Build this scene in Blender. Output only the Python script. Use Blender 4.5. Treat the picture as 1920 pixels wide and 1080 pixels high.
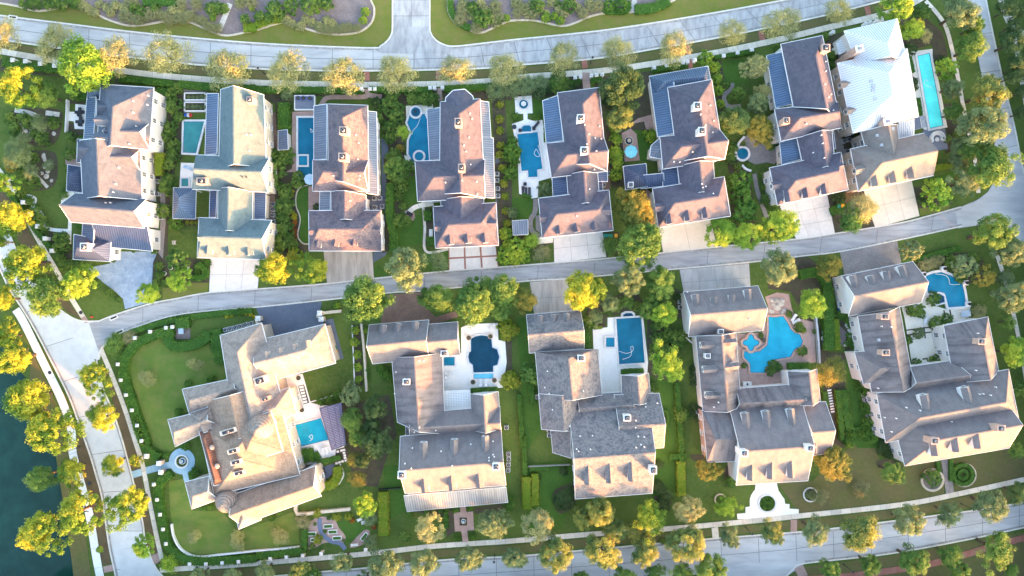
import bpy, math, random
from mathutils import Vector, Matrix
from mathutils.bvhtree import BVHTree
from mathutils.geometry import tessellate_polygon
R = math.radians
for o in list(bpy.data.objects): bpy.data.objects.remove(o)
scene = bpy.context.scene
col = scene.collection
# ---------------------------------------------------------------- camera, sky, sun, exposure
ALT, PPM = 160.0, 8.0                     # drone height in metres; photo pixels per metre on the ground
cam = bpy.data.cameras.new('camera'); camo = bpy.data.objects.new('camera', cam); col.objects.link(camo)
camo.location = (0, 0, ALT); camo.rotation_euler = (0, 0, 0)
cam.sensor_width = 36; cam.lens = 36 * ALT / (1920 / PPM); cam.clip_end = 6000; cam.clip_start = 1
scene.camera = camo
SUN_EL, SUN_AZ = 8.0, -42.0              # azimuth from +X, counter-clockwise
world = bpy.data.worlds.new('World'); scene.world = world; world.use_nodes = True
wn = world.node_tree.nodes; bg = wn['Background']
sky = wn.new('ShaderNodeTexSky'); sky.sky_type = 'NISHITA'; sky.sun_disc = False
sky.sun_elevation = R(SUN_EL); sky.sun_rotation = R(90 - SUN_AZ); sky.altitude = 20
sky.air_density = 1.0; sky.dust_density = 4.5; sky.ozone_density = 1.2
world.node_tree.links.new(sky.outputs[0], bg.inputs[0]); bg.inputs[1].default_value = 0.15
sl = bpy.data.lights.new('sun', 'SUN'); sl.energy = 2.6; sl.angle = R(1.5); sl.color = (1.0, 0.34, 0.09)
so = bpy.data.objects.new('sun', sl); col.objects.link(so)
so.rotation_euler = Vector((math.cos(R(SUN_EL)) * math.cos(R(SUN_AZ)), math.cos(R(SUN_EL)) * math.sin(R(SUN_AZ)), math.sin(R(SUN_EL)))).to_track_quat('Z', 'Y').to_euler()
so.location = (60, -50, 60)
vs = scene.view_settings; vs.view_transform = 'Standard'; vs.look = 'None'; vs.gamma = 1; vs.exposure = 3.42
vs.use_curve_mapping = False

# ---------------------------------------------------------------- helpers
TY = (0, 280, 540, 780)
def Z(t, x, y):                            # tile of the photograph enlarged 3.6 times -> photo pixel
    return (480 * 'abcd'.index(t[0]) + x / 3.6, TY[int(t[1]) - 1] + y / 3.6)
def ZZ(t, *xy): return [Z(t, xy[i], xy[i + 1]) for i in range(0, len(xy), 2)]
def PP(*xy): return [(xy[i], xy[i + 1]) for i in range(0, len(xy), 2)]
def W(p, h=0.0):                           # photo pixel at height h -> world point
    k = (1 - h / ALT) / PPM
    return Vector(((p[0] - 960) * k, (540 - p[1]) * k, h))
WL = {}
def prop(o, label=None, cat=None, group=None, kind=None):
    if label: o['label'] = label
    if cat: o['category'] = cat
    if group: o['group'] = group
    if kind: o['kind'] = kind
    return o
def thing(name, label, cat, loc, group=None, rz=0):
    o = bpy.data.objects.new(name, None); o.empty_display_size = 0.5; col.objects.link(o)
    o.location = loc; o.rotation_euler.z = rz; WL[o.name] = Vector(loc)
    return prop(o, label, cat, group)
def uvs(me):
    uv = me.uv_layers.new(name='UVMap').data
    for p in me.polygons:
        n = p.normal
        if abs(n.z) > 0.999: u, v = Vector((1, 0, 0)), Vector((0, 1, 0))
        else:
            u = Vector((-n.y, n.x, 0)).normalized(); v = n.cross(u)
        for li in p.loop_indices:
            c = me.vertices[me.loops[li].vertex_index].co
            uv[li].uv = (c.dot(u), c.dot(v))
def mk(name, verts, faces, mats, mi=None, smooth=False, uv=True):
    me = bpy.data.meshes.new(name); me.from_pydata([tuple(v) for v in verts], [], faces)
    for m in (mats if isinstance(mats, (list, tuple)) else [mats]): me.materials.append(m)
    if mi:
        me.polygons.foreach_set('material_index', mi)
    if smooth: me.polygons.foreach_set('use_smooth', [True] * len(faces))
    me.update()
    if uv: uvs(me)
    return me
def obj(name, me, parent=None, loc=(0, 0, 0), rz=0, scale=None):
    o = bpy.data.objects.new(name, me); col.objects.link(o); o.location = loc; o.rotation_euler.z = rz
    if scale is not None: o.scale = scale
    if parent is not None: o.parent = parent
    return o
def solid(name, verts, faces, mats, parent=None, mi=None, smooth=False):
    """mesh given in world coordinates; origin at its base (top level) or at its parent's origin"""
    if parent is not None:
        b = WL[parent.name]; loc = (0, 0, 0)
    else:
        xs = [v[0] for v in verts]; ys = [v[1] for v in verts]; zs = [v[2] for v in verts]
        b = Vector(((min(xs) + max(xs)) / 2, (min(ys) + max(ys)) / 2, min(zs))); loc = b
    me = mk(name, [Vector(v) - b for v in verts], faces, mats, mi, smooth)
    o = obj(name, me, parent, loc); WL[o.name] = b
    return o
class MB:                                   # collects shapes for one mesh
    def __init__(s): s.v, s.f, s.m = [], [], []
    def add(s, v, f, m=0):
        k = len(s.v); s.v += [Vector(a) for a in v]; s.f += [tuple(i + k for i in q) for q in f]; s.m += [m] * len(f)
        return s
    def box(s, c, d, rz=0, m=0):            # centre of the base, size
        ca, sa = math.cos(rz), math.sin(rz); x, y, z = d[0] / 2, d[1] / 2, d[2]
        pts = [(-x, -y), (x, -y), (x, y), (-x, y)]
        v = [(c[0] + a * ca - b * sa, c[1] + a * sa + b * ca, c[2] + h) for h in (0, z) for a, b in pts]
        return s.add(v, [(3, 2, 1, 0), (4, 5, 6, 7), (0, 1, 5, 4), (1, 2, 6, 5), (2, 3, 7, 6), (3, 0, 4, 7)], m)
    def cyl(s, c, r0, r1, h, n=10, m=0):
        v = [(c[0] + r * math.cos(2 * math.pi * i / n), c[1] + r * math.sin(2 * math.pi * i / n), c[2] + z) for z, r in ((0, r0), (h, r1)) for i in range(n)]
        return s.add(v, [tuple(range(n - 1, -1, -1)), tuple(range(n, 2 * n))] + [(i, (i + 1) % n, n + (i + 1) % n, n + i) for i in range(n)], m)
    def beam(s, a, b, w, h, m=0):           # square bar from a to b, top face on the line
        a, b = Vector(a), Vector(b); d = (b - a); q = Vector((-d.y, d.x, 0))
        if q.length < 1e-6: q = Vector((1, 0, 0))
        q = q.normalized() * (w / 2); u = Vector((0, 0, h))
        return s.add([a - q - u, a + q - u, a + q, a - q, b - q - u, b + q - u, b + q, b - q],
                     [(0, 1, 2, 3), (7, 6, 5, 4), (1, 0, 4, 5), (2, 1, 5, 6), (3, 2, 6, 7), (0, 3, 7, 4)], m)
    def prism(s, pts, z0, z1, m=0):         # any simple polygon, counter-clockwise or not
        n = len(pts)
        if sum(pts[i][0] * pts[(i + 1) % n][1] - pts[(i + 1) % n][0] * pts[i][1] for i in range(n)) < 0: pts = pts[::-1]
        v = [(p[0], p[1], z0) for p in pts] + [(p[0], p[1], z1) for p in pts]
        tri = tessellate_polygon([[Vector((p[0], p[1], 0)) for p in pts]])
        f = []
        for t in tri:
            a, b, c = (pts[i] for i in t)
            if (b[0] - a[0]) * (c[1] - a[1]) - (b[1] - a[1]) * (c[0] - a[0]) < 0: t = t[::-1]
            f.append(tuple(i + n for i in t))
        return s.add(v, f + [(i, (i + 1) % n, n + (i + 1) % n, n + i) for i in range(n)], m)
    def done(s, name, mats, parent=None, smooth=False): return solid(name, s.v, s.f, mats, parent, s.m, smooth)
    def mesh(s, name, mats, smooth=False): return mk(name, s.v, s.f, mats, s.m, smooth)
def catmull(pts, n=6, closed=False):
    out = []; N = len(pts); rng = range(N) if closed else range(N - 1)
    for i in rng:
        if closed: p = [pts[(i + k) % N] for k in (-1, 0, 1, 2)]
        else: p = [pts[max(0, min(N - 1, i + k))] for k in (-1, 0, 1, 2)]
        for j in range(n):
            t = j / n
            out.append(tuple(0.5 * (2 * p[1][c] + (p[2][c] - p[0][c]) * t + (2 * p[0][c] - 5 * p[1][c] + 4 * p[2][c] - p[3][c]) * t * t + (3 * p[1][c] - p[0][c] - 3 * p[2][c] + p[3][c]) * t ** 3) for c in (0, 1)))
    if not closed: out.append(tuple(pts[-1][:2]))
    return out
def resample(pts, n):
    P = [Vector((p[0], p[1])) for p in pts]; L = [0]
    for a, b in zip(P, P[1:]): L.append(L[-1] + (b - a).length)
    out = []; k = 0
    for i in range(n):
        d = L[-1] * i / (n - 1)
        while k < len(L) - 2 and L[k + 1] < d: k += 1
        out.append(P[k].lerp(P[k + 1], (d - L[k]) / max(1e-6, L[k + 1] - L[k])))
    return out
def length(pts): return sum((Vector(b[:2]) - Vector(a[:2])).length for a, b in zip(pts, pts[1:]))
def offset(pts, d):                         # parallel line to the left
    out = []
    for i, p in enumerate(pts):
        a = Vector(pts[max(0, i - 1)][:2]); b = Vector(pts[min(len(pts) - 1, i + 1)][:2]); t = (b - a).normalized()
        out.append((p[0] - t.y * d, p[1] + t.x * d))
    return out
def w2(pts, h=0): return [tuple(W(p, h)[:2]) for p in pts]

# ---------------------------------------------------------------- materials
MATS = {}
def lin(c): return tuple((x / 12.92 if x <= 0.04045 else ((x + 0.055) / 1.055) ** 2.4) for x in c)
def material(name):
    m = bpy.data.materials.new(name); m.use_nodes = True; MATS[name] = m
    return m, m.node_tree.nodes, m.node_tree.links, m.node_tree.nodes['Principled BSDF']
def mixc(N, L, fac, a, b, mode='MIX'):
    x = N.new('ShaderNodeMix'); x.data_type = 'RGBA'; x.blend_type = mode
    for sock, v in ((x.inputs[0], fac), (x.inputs[6], a), (x.inputs[7], b)):
        if isinstance(v, (int, float)): sock.default_value = v
        elif isinstance(v, tuple): sock.default_value = (*v, 1)
        else: L.new(v, sock)
    return x.outputs[2]
def noise(N, L, vec, scale, detail=4, rough=0.6, lo=0.35, hi=0.65, stretch=None):
    if stretch:
        mp = N.new('ShaderNodeMapping'); mp.inputs['Scale'].default_value = stretch; L.new(vec, mp.inputs[0]); vec = mp.outputs[0]
    n = N.new('ShaderNodeTexNoise'); n.inputs['Scale'].default_value = scale; n.inputs['Detail'].default_value = detail; n.inputs['Roughness'].default_value = rough
    L.new(vec, n.inputs[0])
    r = N.new('ShaderNodeMapRange'); r.inputs[1].default_value = lo; r.inputs[2].default_value = hi; L.new(n.outputs[0], r.inputs[0])
    return r.outputs[0]
def coords(N, kind):
    if kind == 'P': return N.new('ShaderNodeNewGeometry').outputs['Position']
    return N.new('ShaderNodeTexCoord').outputs[{'U': 'UV', 'O': 'Object'}[kind]]
def M(name, c1, c2=None, c3=None, s1=1.0, s2=8.0, rough=0.8, spec=0.3, metal=0.0, co='P', bump=0.0, st1=None, st2=None, f3=0.6, rnd=0.0, bs=None):
    """two colours mixed by a large noise, a third by a fine one; rnd varies tone between objects"""
    m, N, L, B = material(name); v = coords(N, co); c = c1
    if c2: c = mixc(N, L, noise(N, L, v, s1, stretch=st1), c1, c2)
    if c3:
        f = noise(N, L, v, s2, detail=5, lo=0.42, hi=0.72, stretch=st2)
        q = N.new('ShaderNodeMath'); q.operation = 'MULTIPLY'; q.inputs[1].default_value = f3; L.new(f, q.inputs[0])
        c = mixc(N, L, q.outputs[0], c, c3)
    if rnd:
        oi = N.new('ShaderNodeObjectInfo'); r = N.new('ShaderNodeMapRange'); r.inputs[3].default_value = 1 - rnd; r.inputs[4].default_value = 1 + rnd * 0.6
        L.new(oi.outputs['Random'], r.inputs[0])
        cb = N.new('ShaderNodeCombineColor'); [L.new(r.outputs[0], cb.inputs[i]) for i in range(3)]
        c = mixc(N, L, 1.0, c, cb.outputs[0], 'MULTIPLY')
    if isinstance(c, tuple): B.inputs['Base Color'].default_value = (*c, 1)
    else: L.new(c, B.inputs['Base Color'])
    B.inputs['Roughness'].default_value = rough; B.inputs['Specular IOR Level'].default_value = spec; B.inputs['Metallic'].default_value = metal
    if bump:
        n = N.new('ShaderNodeTexNoise'); n.inputs['Scale'].default_value = bs or s2; n.inputs['Detail'].default_value = 6; L.new(v, n.inputs[0])
        b = N.new('ShaderNodeBump'); b.inputs['Strength'].default_value = bump; b.inputs['Distance'].default_value = 0.15
        L.new(n.outputs[0], b.inputs['Height']); L.new(b.outputs[0], B.inputs['Normal'])
    return m
def shingle(name, a, b, streak, cell=1.6, f=0.5, warm=None):
    """asphalt shingle: course lines, blotchy tabs and rain streaks that run down the slope"""
    m, N, L, B = material(name); v = coords(N, 'U')
    br = N.new('ShaderNodeTexBrick'); br.inputs['Scale'].default_value = 1.0; br.inputs['Brick Width'].default_value = 0.62; br.inputs['Row Height'].default_value = 0.3
    br.inputs['Mortar Size'].default_value = 0.02; br.inputs['Color1'].default_value = (*a, 1); br.inputs['Color2'].default_value = (*b, 1)
    br.inputs['Mortar'].default_value = (*[x * 0.55 for x in a], 1); L.new(v, br.inputs[0])
    c = mixc(N, L, noise(N, L, v, cell, detail=3, lo=0.4, hi=0.62), br.outputs[0], b)
    c = mixc(N, L, noise(N, L, v, 0.5, detail=2, lo=0.5, hi=0.75), c, tuple(x * 0.8 for x in a))
    q = N.new('ShaderNodeMath'); q.operation = 'MULTIPLY'; q.inputs[1].default_value = f
    L.new(noise(N, L, v, 0.8, detail=2, rough=.5, lo=0.45, hi=0.78, stretch=(1.1, 0.16, 1)), q.inputs[0])
    c = mixc(N, L, q.outputs[0], c, streak)
    L.new(c, B.inputs['Base Color']); B.inputs['Roughness'].default_value = 0.85; B.inputs['Specular IOR Level'].default_value = 0.25
    b_ = N.new('ShaderNodeBump'); b_.inputs['Strength'].default_value = 0.5; b_.inputs['Distance'].default_value = 0.03
    L.new(br.outputs['Fac'], b_.inputs['Height']); b_.invert = True; L.new(b_.outputs[0], B.inputs['Normal'])
    return m
def leaf(name, a, b, c, yfrac=0.5, soft=0.12, trans=0.3):
    """leaf colours picked clump by clump (attribute tint) and leaf by leaf (attribute jit)"""
    m, N, L, B = material(name)
    t = N.new('ShaderNodeAttribute'); t.attribute_name = 'tint'; j = N.new('ShaderNodeAttribute'); j.attribute_name = 'jit'
    oi = N.new('ShaderNodeObjectInfo')
    sh = N.new('ShaderNodeMath'); sh.operation = 'MULTIPLY_ADD'; sh.inputs[1].default_value = 0.3; L.new(oi.outputs['Random'], sh.inputs[0]); L.new(t.outputs['Fac'], sh.inputs[2])
    r = N.new('ShaderNodeMapRange'); r.inputs[1].default_value = 1.15 - yfrac - soft; r.inputs[2].default_value = 1.15 - yfrac + soft; L.new(sh.outputs[0], r.inputs[0])
    g = mixc(N, L, j.outputs['Fac'], a, b); k = mixc(N, L, r.outputs[0], g, c)
    L.new(k, B.inputs['Base Color']); B.inputs['Roughness'].default_value = 0.6; B.inputs['Specular IOR Level'].default_value = 0.2
    tr = N.new('ShaderNodeBsdfTranslucent'); L.new(k, tr.inputs[0]); mx = N.new('ShaderNodeMixShader'); mx.inputs[0].default_value = trans
    L.new(B.outputs[0], mx.inputs[1]); L.new(tr.outputs[0], mx.inputs[2]); L.new(mx.outputs[0], N['Material Output'].inputs[0])
    return m
def water(name, c, c2, trans=0.25, bump=0.05, scale=2.0, rough=0.08):
    m, N, L, B = material(name); v = coords(N, 'P')
    L.new(mixc(N, L, noise(N, L, v, 0.3, detail=4, lo=.3, hi=.7), tuple(x * .86 for x in c), tuple(x * 1.1 for x in c2)), B.inputs['Base Color']); B.inputs['Roughness'].default_value = rough; B.inputs['IOR'].default_value = 1.33
    n = N.new('ShaderNodeTexNoise'); n.inputs['Scale'].default_value = scale; n.inputs['Detail'].default_value = 3; L.new(v, n.inputs[0])
    b = N.new('ShaderNodeBump'); b.inputs['Strength'].default_value = bump; b.inputs['Distance'].default_value = 0.2; L.new(n.outputs[0], b.inputs['Height']); L.new(b.outputs[0], B.inputs['Normal'])
    if trans:
        tr = N.new('ShaderNodeBsdfTransparent'); tr.inputs[0].default_value = (*[min(1, x * 2.2 + .12) for x in c], 1)
        mx = N.new('ShaderNodeMixShader'); mx.inputs[0].default_value = trans
        L.new(B.outputs[0], mx.inputs[1]); L.new(tr.outputs[0], mx.inputs[2]); L.new(mx.outputs[0], N['Material Output'].inputs[0])
    return m
M('grass', (.055, .10, .02), (.085, .135, .028), (.13, .14, .05), .12, 1.3, .95, .1, bump=.5, bs=6)
M('grass_bright', (.125, .155, .03), (.15, .165, .035), (.19, .16, .06), .2, .5, .95, .1, bump=.5, bs=6, st1=(1, 2.5, 1), f3=.8)
M('grass_lawn', (.085, .15, .03), (.135, .185, .035), (.19, .185, .06), .1, .35, .95, .1, bump=.5, bs=6, st1=(1, 2.5, 1), f3=.75)
M('grass_dry', (.10, .115, .035), (.125, .11, .05), (.16, .13, .065), .2, 1.2, .95, .1, bump=.5, bs=6)
M('grass_deep', (.045, .105, .018), (.06, .13, .022), (.085, .14, .03), .25, 1.5, .95, .1, bump=.4, bs=6)
M('soil', (.07, .054, .043), (.095, .075, .058), (.06, .10, .025), .6, 1.1, .95, .1, bump=.8, bs=5)
M('mulch', (.19, .155, .15), (.25, .205, .195), (.12, .095, .09), .35, 3, .95, .1, bump=.9, bs=4)
M('verge_soil', (.10, .075, .045), (.14, .10, .06), (.08, .08, .03), .4, 3, .95, .1, bump=.5, bs=5)
M('road', (.42, .42, .42), (.52, .52, .515), (.29, .29, .295), .09, .5, .8, .3, rnd=.07, st1=(.5, 2, 1), st2=(.35, 1.4, 1), f3=.55)
M('road_stained', (.37, .37, .375), (.47, .47, .47), (.19, .19, .20), .12, .6, .8, .3, rnd=.1, st1=(1.6, .5, 1), st2=(1.5, .45, 1), f3=.7)
M('alley', (.31, .31, .32), (.43, .43, .435), (.20, .20, .21), .15, .45, .8, .3, rnd=.08, st1=(.4, 2.4, 1), st2=(.3, 2.5, 1), f3=.65)
M('road_white', (.53, .54, .54), (.60, .61, .60), (.42, .42, .42), .1, .6, .8, .3, rnd=.06, f3=.45)
M('gutter_pan', (.27, .26, .25), (.40, .39, .375), (.17, .16, .15), .35, 1.5, .85, .3, f3=.8)
M('joint', (.12, .12, .125), (.16, .16, .16), None, 2)
M('kerb', (.62, .59, .53), (.70, .67, .61), (.42, .39, .34), .3, 2, .85, .3)
M('sidewalk', (.60, .54, .45), (.68, .62, .53), (.48, .43, .36), .3, 2, .85, .3, rnd=.13)
M('sidewalk_white', (.72, .73, .72), (.78, .79, .77), (.62, .61, .59), .3, 2, .85, .3, rnd=.06)
M('drive_white', (.66, .61, .57), (.73, .68, .63), (.53, .49, .45), .25, 1.2, .85, .3, rnd=.06, f3=.45)
M('drive_cream', (.66, .58, .47), (.72, .64, .53), (.56, .48, .39), .2, 1.0, .85, .3, rnd=.05, f3=.45)
M('drive_grey', (.42, .40, .38), (.50, .47, .44), (.28, .26, .24), .2, .6, .85, .3, rnd=.06, st2=(1.2, .35, 1))
M('drive_stained', (.43, .37, .32), (.53, .465, .40), (.25, .21, .18), .2, .5, .85, .3, rnd=.05, st1=(1.4, .3, 1), st2=(1.6, .3, 1), f3=.7)
M('drive_asphalt', (.10, .12, .165), (.13, .15, .19), (.08, .09, .12), .2, 2, .85, .3)
M('drive_gravel', (.24, .31, .40), (.36, .43, .52), (.18, .25, .36), .5, 3, .9, .2, bump=.9, bs=5, f3=.8)
M('paver_brown', (.20, .125, .095), (.27, .175, .13), (.13, .085, .068), .3, 3, .85, .2, bump=.5, bs=4, f3=.7)
M('paver_grey', (.23, .205, .195), (.31, .275, .255), (.16, .145, .14), .3, 3, .85, .2, bump=.5, bs=4, f3=.7)
M('brick_red', (.30, .12, .085), (.36, .17, .13), (.22, .10, .08), .8, 4, .85, .2, rnd=.1, bump=.3)
M('brick_pink', (.36, .24, .20), (.42, .30, .26), (.28, .18, .16), .8, 4, .85, .2, rnd=.1, bump=.3)
M('deck_white', (.80, .77, .72), (.85, .82, .77), (.68, .64, .58), .4, 2, .7, .3, rnd=.04, f3=.5)
M('deck_cream', (.76, .69, .57), (.82, .75, .63), (.64, .57, .47), .4, 2, .7, .3, rnd=.04, f3=.5)
M('deck_blue', (.16, .18, .23), (.20, .22, .28), None, .4)
M('coping', (.62, .61, .59), (.70, .69, .67), (.5, .48, .45), .8, 4, .7, .3)
M('coping_brick', (.42, .28, .22), (.5, .35, .28), (.34, .22, .18), 1.5, 5, .8, .3)
M('stone_edge', (.50, .43, .32), (.60, .53, .42), (.32, .27, .2), 1.2, 5, .85, .2, bump=.5)
M('flagstone', (.50, .48, .43), (.60, .58, .53), (.36, .34, .3), .8, 4, .85, .2, rnd=.12, bump=.3)
M('rock', (.42, .40, .36), (.52, .49, .44), (.28, .25, .22), 1.5, 5, .9, .2, rnd=.2, bump=.6, co='O')
M('blue_paving', (.26, .40, .48), (.34, .48, .56), (.22, .33, .40), .5, 2, .8, .3, f3=.6)
M('path_blue', (.12, .15, .22), (.15, .18, .25), None, .6)
M('white_paint', (.78, .77, .75), (.72, .71, .69), None, .6, rough=.5)
M('wall_white', (.74, .71, .68), (.66, .63, .60), (.58, .54, .5), .3, 1.5, .8, .2, f3=.3)
M('wall_cream', (.66, .60, .50), (.60, .54, .45), (.5, .45, .37), .3, 1.5, .8, .2, f3=.3)
M('wall_brick', (.42, .30, .24), (.50, .37, .30), (.34, .24, .2), .8, 4, .85, .2, bump=.3)
M('wall_stone', (.50, .42, .34), (.58, .50, .42), (.40, .33, .27), .8, 3, .85, .2, bump=.3)
M('chimney_pink', (.46, .32, .26), (.55, .40, .33), (.38, .26, .2), 1.2, 5, .85, .2, bump=.3, co='O')
M('black', (.02, .02, .022), None, None, rough=.5)
M('dark_metal', (.05, .055, .065), None, None, rough=.4, metal=.6)
M('ac_grey', (.42, .44, .46), (.36, .38, .40), None, 2, rough=.5, metal=.3)
M('glass', (.02, .028, .04), None, None, rough=.06, spec=.8)
M('skylight', (.30, .38, .44), None, None, rough=.1, spec=.8)
M('bark', (.10, .075, .05), (.14, .11, .08), (.06, .045, .03), 2, 8, .95, .1, co='O')
M('bark_pale', (.28, .24, .19), (.34, .29, .23), (.2, .17, .13), 2, 8, .95, .1, co='O')
M('bin_green', (.02, .22, .16), None, None, rough=.5); M('bin_yellow', (.72, .36, .03), None, None, rough=.5); M('bin_blue', (.06, .16, .35), None, None, rough=.5)
M('fabric_dark', (.04, .045, .055), (.06, .065, .08), None, 3); M('fabric_white', (.72, .71, .69), (.66, .65, .63), None, 3); M('fabric_blue', (.35, .50, .62), (.40, .55, .66), None, 3)
M('fabric_cyan', (.16, .52, .60), (.20, .58, .66), None, 3); M('fabric_red', (.5, .05, .04), None, None); M('fabric_cobalt', (.03, .10, .45), None, None)
M('terracotta', (.45, .16, .08), (.38, .13, .06), None, 3); M('pot_blue', (.03, .08, .35), None, None, rough=.2)
M('pool_tile', (.02, .10, .20), (.03, .14, .26), None, 3, rough=.3); M('pool_floor', (.10, .45, .62), (.14, .52, .68), None, .5); M('pool_step', (.36, .66, .76), None, None)
M('canopy_purple', (.105, .095, .15), (.13, .115, .17), (.16, .14, .2), .3, 2, .7, .3, st2=(.1, 2, 1))
M('copper', (.20, .10, .075), (.25, .13, .10), None, .6, rough=.5, metal=.3)
M('metal_blue', (.095, .14, .21), (0.111, 0.182, 0.299), (0.169, 0.247, 0.364), .25, 1.2, .42, .5, .2, 'U', st1=(1.300, 0.325, 1.300), st2=(1.950, 0.260, 1.300), f3=.5)
M('metal_navy', (0.058, 0.085, 0.156), (0.078, 0.111, 0.195), (0.117, 0.156, 0.247), .25, 1.2, .42, .5, .2, 'U', st1=(1.300, 0.325, 1.300), st2=(1.950, 0.260, 1.300), f3=.5)
M('metal_grey', (.12, .155, .21), (.16, .195, .25), (.24, .28, .33), .25, 1.2, .42, .5, .2, 'U', st1=(1, .25, 1), st2=(1.5, .2, 1), f3=.6)
M('metal_white', (.70, .71, .72), (.75, .76, .765), (.63, .65, .67), .25, 1.2, .4, .5, 0, 'U', st1=(1, .25, 1), st2=(1.5, .2, 1), f3=.5)
for k, c in (('blue', (.035, .06, .11)), ('navy', (.025, .04, .08)), ('grey', (.07, .09, .13)), ('white', (.42, .45, .48)), ('weathered', (.2, .18, .16))): M('seam_' + k, c, None, None, rough=.5, spec=.4)  # ribs darker than the pans: shading along the seams put into colour
M('seam_copper', (.10, .05, .04), None, None, rough=.5)  # copper ribs: seam shading put into their colour too
M('metal_weathered', (.40, .37, .34), (.50, .46, .42), (.25, .22, .2), .5, 1.2, .6, .4, .15, 'U', st1=(2, .15, 1), st2=(2.5, .12, 1), f3=.8)
shingle('shingle_slate', (.088, .106, .142), (.115, .132, .168), (.078, .088, .112), .9, .3)
shingle('shingle_plum', (0.088, 0.086, 0.115), (0.113, 0.108, 0.140), (0.063, 0.061, 0.081), .9, .4)
shingle('shingle_mottled', (0.065, 0.068, 0.104), (0.180, 0.144, 0.153), (0.090, 0.085, 0.106), 3.2, .25)
shingle('shingle_teal', (.10, .152, .17), (.13, .18, .195), (.095, .135, .15), 1.2, .3)
shingle('shingle_warm', (.24, .17, .125), (.32, .235, .18), (.15, .115, .10), 2.2, .5)
shingle('shingle_tan', (.19, .165, .15), (.23, .20, .18), (.155, .135, .125), 1.0, .35)
shingle('shingle_grey', (0.167, 0.149, 0.153), (0.198, 0.176, 0.176), (0.104, 0.095, 0.097), 1.0, .5)
shingle('shingle_camo', (0.095, 0.099, 0.113), (0.211, 0.189, 0.184), (0.135, 0.126, 0.131), 1.9, .2)
shingle('shingle_stained', (0.162, 0.146, 0.153), (0.194, 0.171, 0.173), (0.056, 0.052, 0.058), 1.0, .85)
shingle('shingle_cream', (.25, .205, .18), (.34, .285, .25), (.15, .13, .125), 2.2, .6)
leaf('leaf_pale', (0.232, 0.256, 0.104), (0.366, 0.378, 0.171), (0.464, 0.427, 0.159), .4, .3)
leaf('leaf_yellow', (.08, .17, .02), (.16, .27, .03), (.42, .43, .04), .50, .16)
leaf('leaf_lime', (0.122, 0.256, 0.024), (0.207, 0.354, 0.043), (0.366, 0.464, 0.049), .4, .2)
leaf('leaf_green', (0.061, 0.140, 0.027), (0.110, 0.213, 0.043), (0.195, 0.293, 0.055), .4, .2)
leaf('leaf_dark', (0.039, 0.085, 0.024), (0.067, 0.122, 0.037), (0.110, 0.165, 0.055), .42, .2)
leaf('leaf_gold', (.085, .125, .025), (.155, .185, .035), (.38, .29, .05), .46, .22)
leaf('leaf_grey', (0.091, 0.146, 0.061), (0.159, 0.226, 0.091), (0.220, 0.281, 0.116), .5, .25)
leaf('leaf_mixed', (.08, .145, .045), (.135, .21, .06), (.36, .35, .075), .34, .2)
leaf('leaf_hedge', (0.055, 0.146, 0.022), (0.091, 0.201, 0.030), (0.134, 0.256, 0.037), .4, .2)
leaf('leaf_hedge_lime', (0.146, 0.244, 0.018), (0.220, 0.305, 0.024), (0.317, 0.329, 0.043), .5, .2)
leaf('leaf_red', (.20, .03, .03), (.30, .05, .04), (.45, .18, .03), .5, .2)
leaf('leaf_straw', (.26, .24, .11), (.36, .32, .15), (.20, .23, .09), .5, .2)
leaf('leaf_flower', (.55, .45, .02), (.65, .55, .04), (.20, .30, .03), .3, .2)
water('lake_water', (.006, .034, .027), (.009, .044, .034), 0, .2, .9, .14)
water('pool_blue', (.008, .15, .25), (.012, .18, .29)); water('pool_teal', (.05, .26, .27), (.07, .31, .30)); water('pool_cyan', (.12, .90, .88), (.14, .92, .90), .1)
water('pool_aqua', (.015, .38, .56), (.02, .43, .62)); water('pool_navy', (.006, .05, .10), (.008, .065, .125)); water('pool_azure', (.01, .21, .34), (.014, .25, .39))
# ---------------------------------------------------------------- the setting: ground, water, roads, pavements
_layer = [0]
def sheet(name, px, z, mat, smooth=0, closed=True, base=-0.3):
    """a flat paved, planted or mown area with its own edge; z is the top, nudged so that no two tops coincide"""
    pts = catmull(px, smooth, True) if smooth else px
    _layer[0] += 1
    z += (_layer[0] % 9) * 0.004
    o = MB().prism(w2(pts), base, z, 0).done(name, MATS[mat]); o['kind'] = 'structure'; WL[o.name + '_z'] = z
    return o
SHORE = PP(-700, 560, -60, 612, 15, 676, 52, 712, 70, 740, 89, 776, 100, 830, 106, 866, 117, 936, 124, 975, 128, 1010, 134, 1050, 140, 1090, 170, 1300)
big = 16000
land = w2(catmull(SHORE, 4)) + w2(PP(300, 9000, big, 9000, big, -9000, -big, -9000, -big, 540))
MB().prism(land, -2.0, 0.0).done('ground', MATS['grass'])['kind'] = 'structure'
MB().prism(w2(PP(-big, 300, 400, 300, 400, 9000, -big, 9000)), -2.6, -0.5).done('lake_water', MATS['lake_water'])['kind'] = 'structure'

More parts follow.
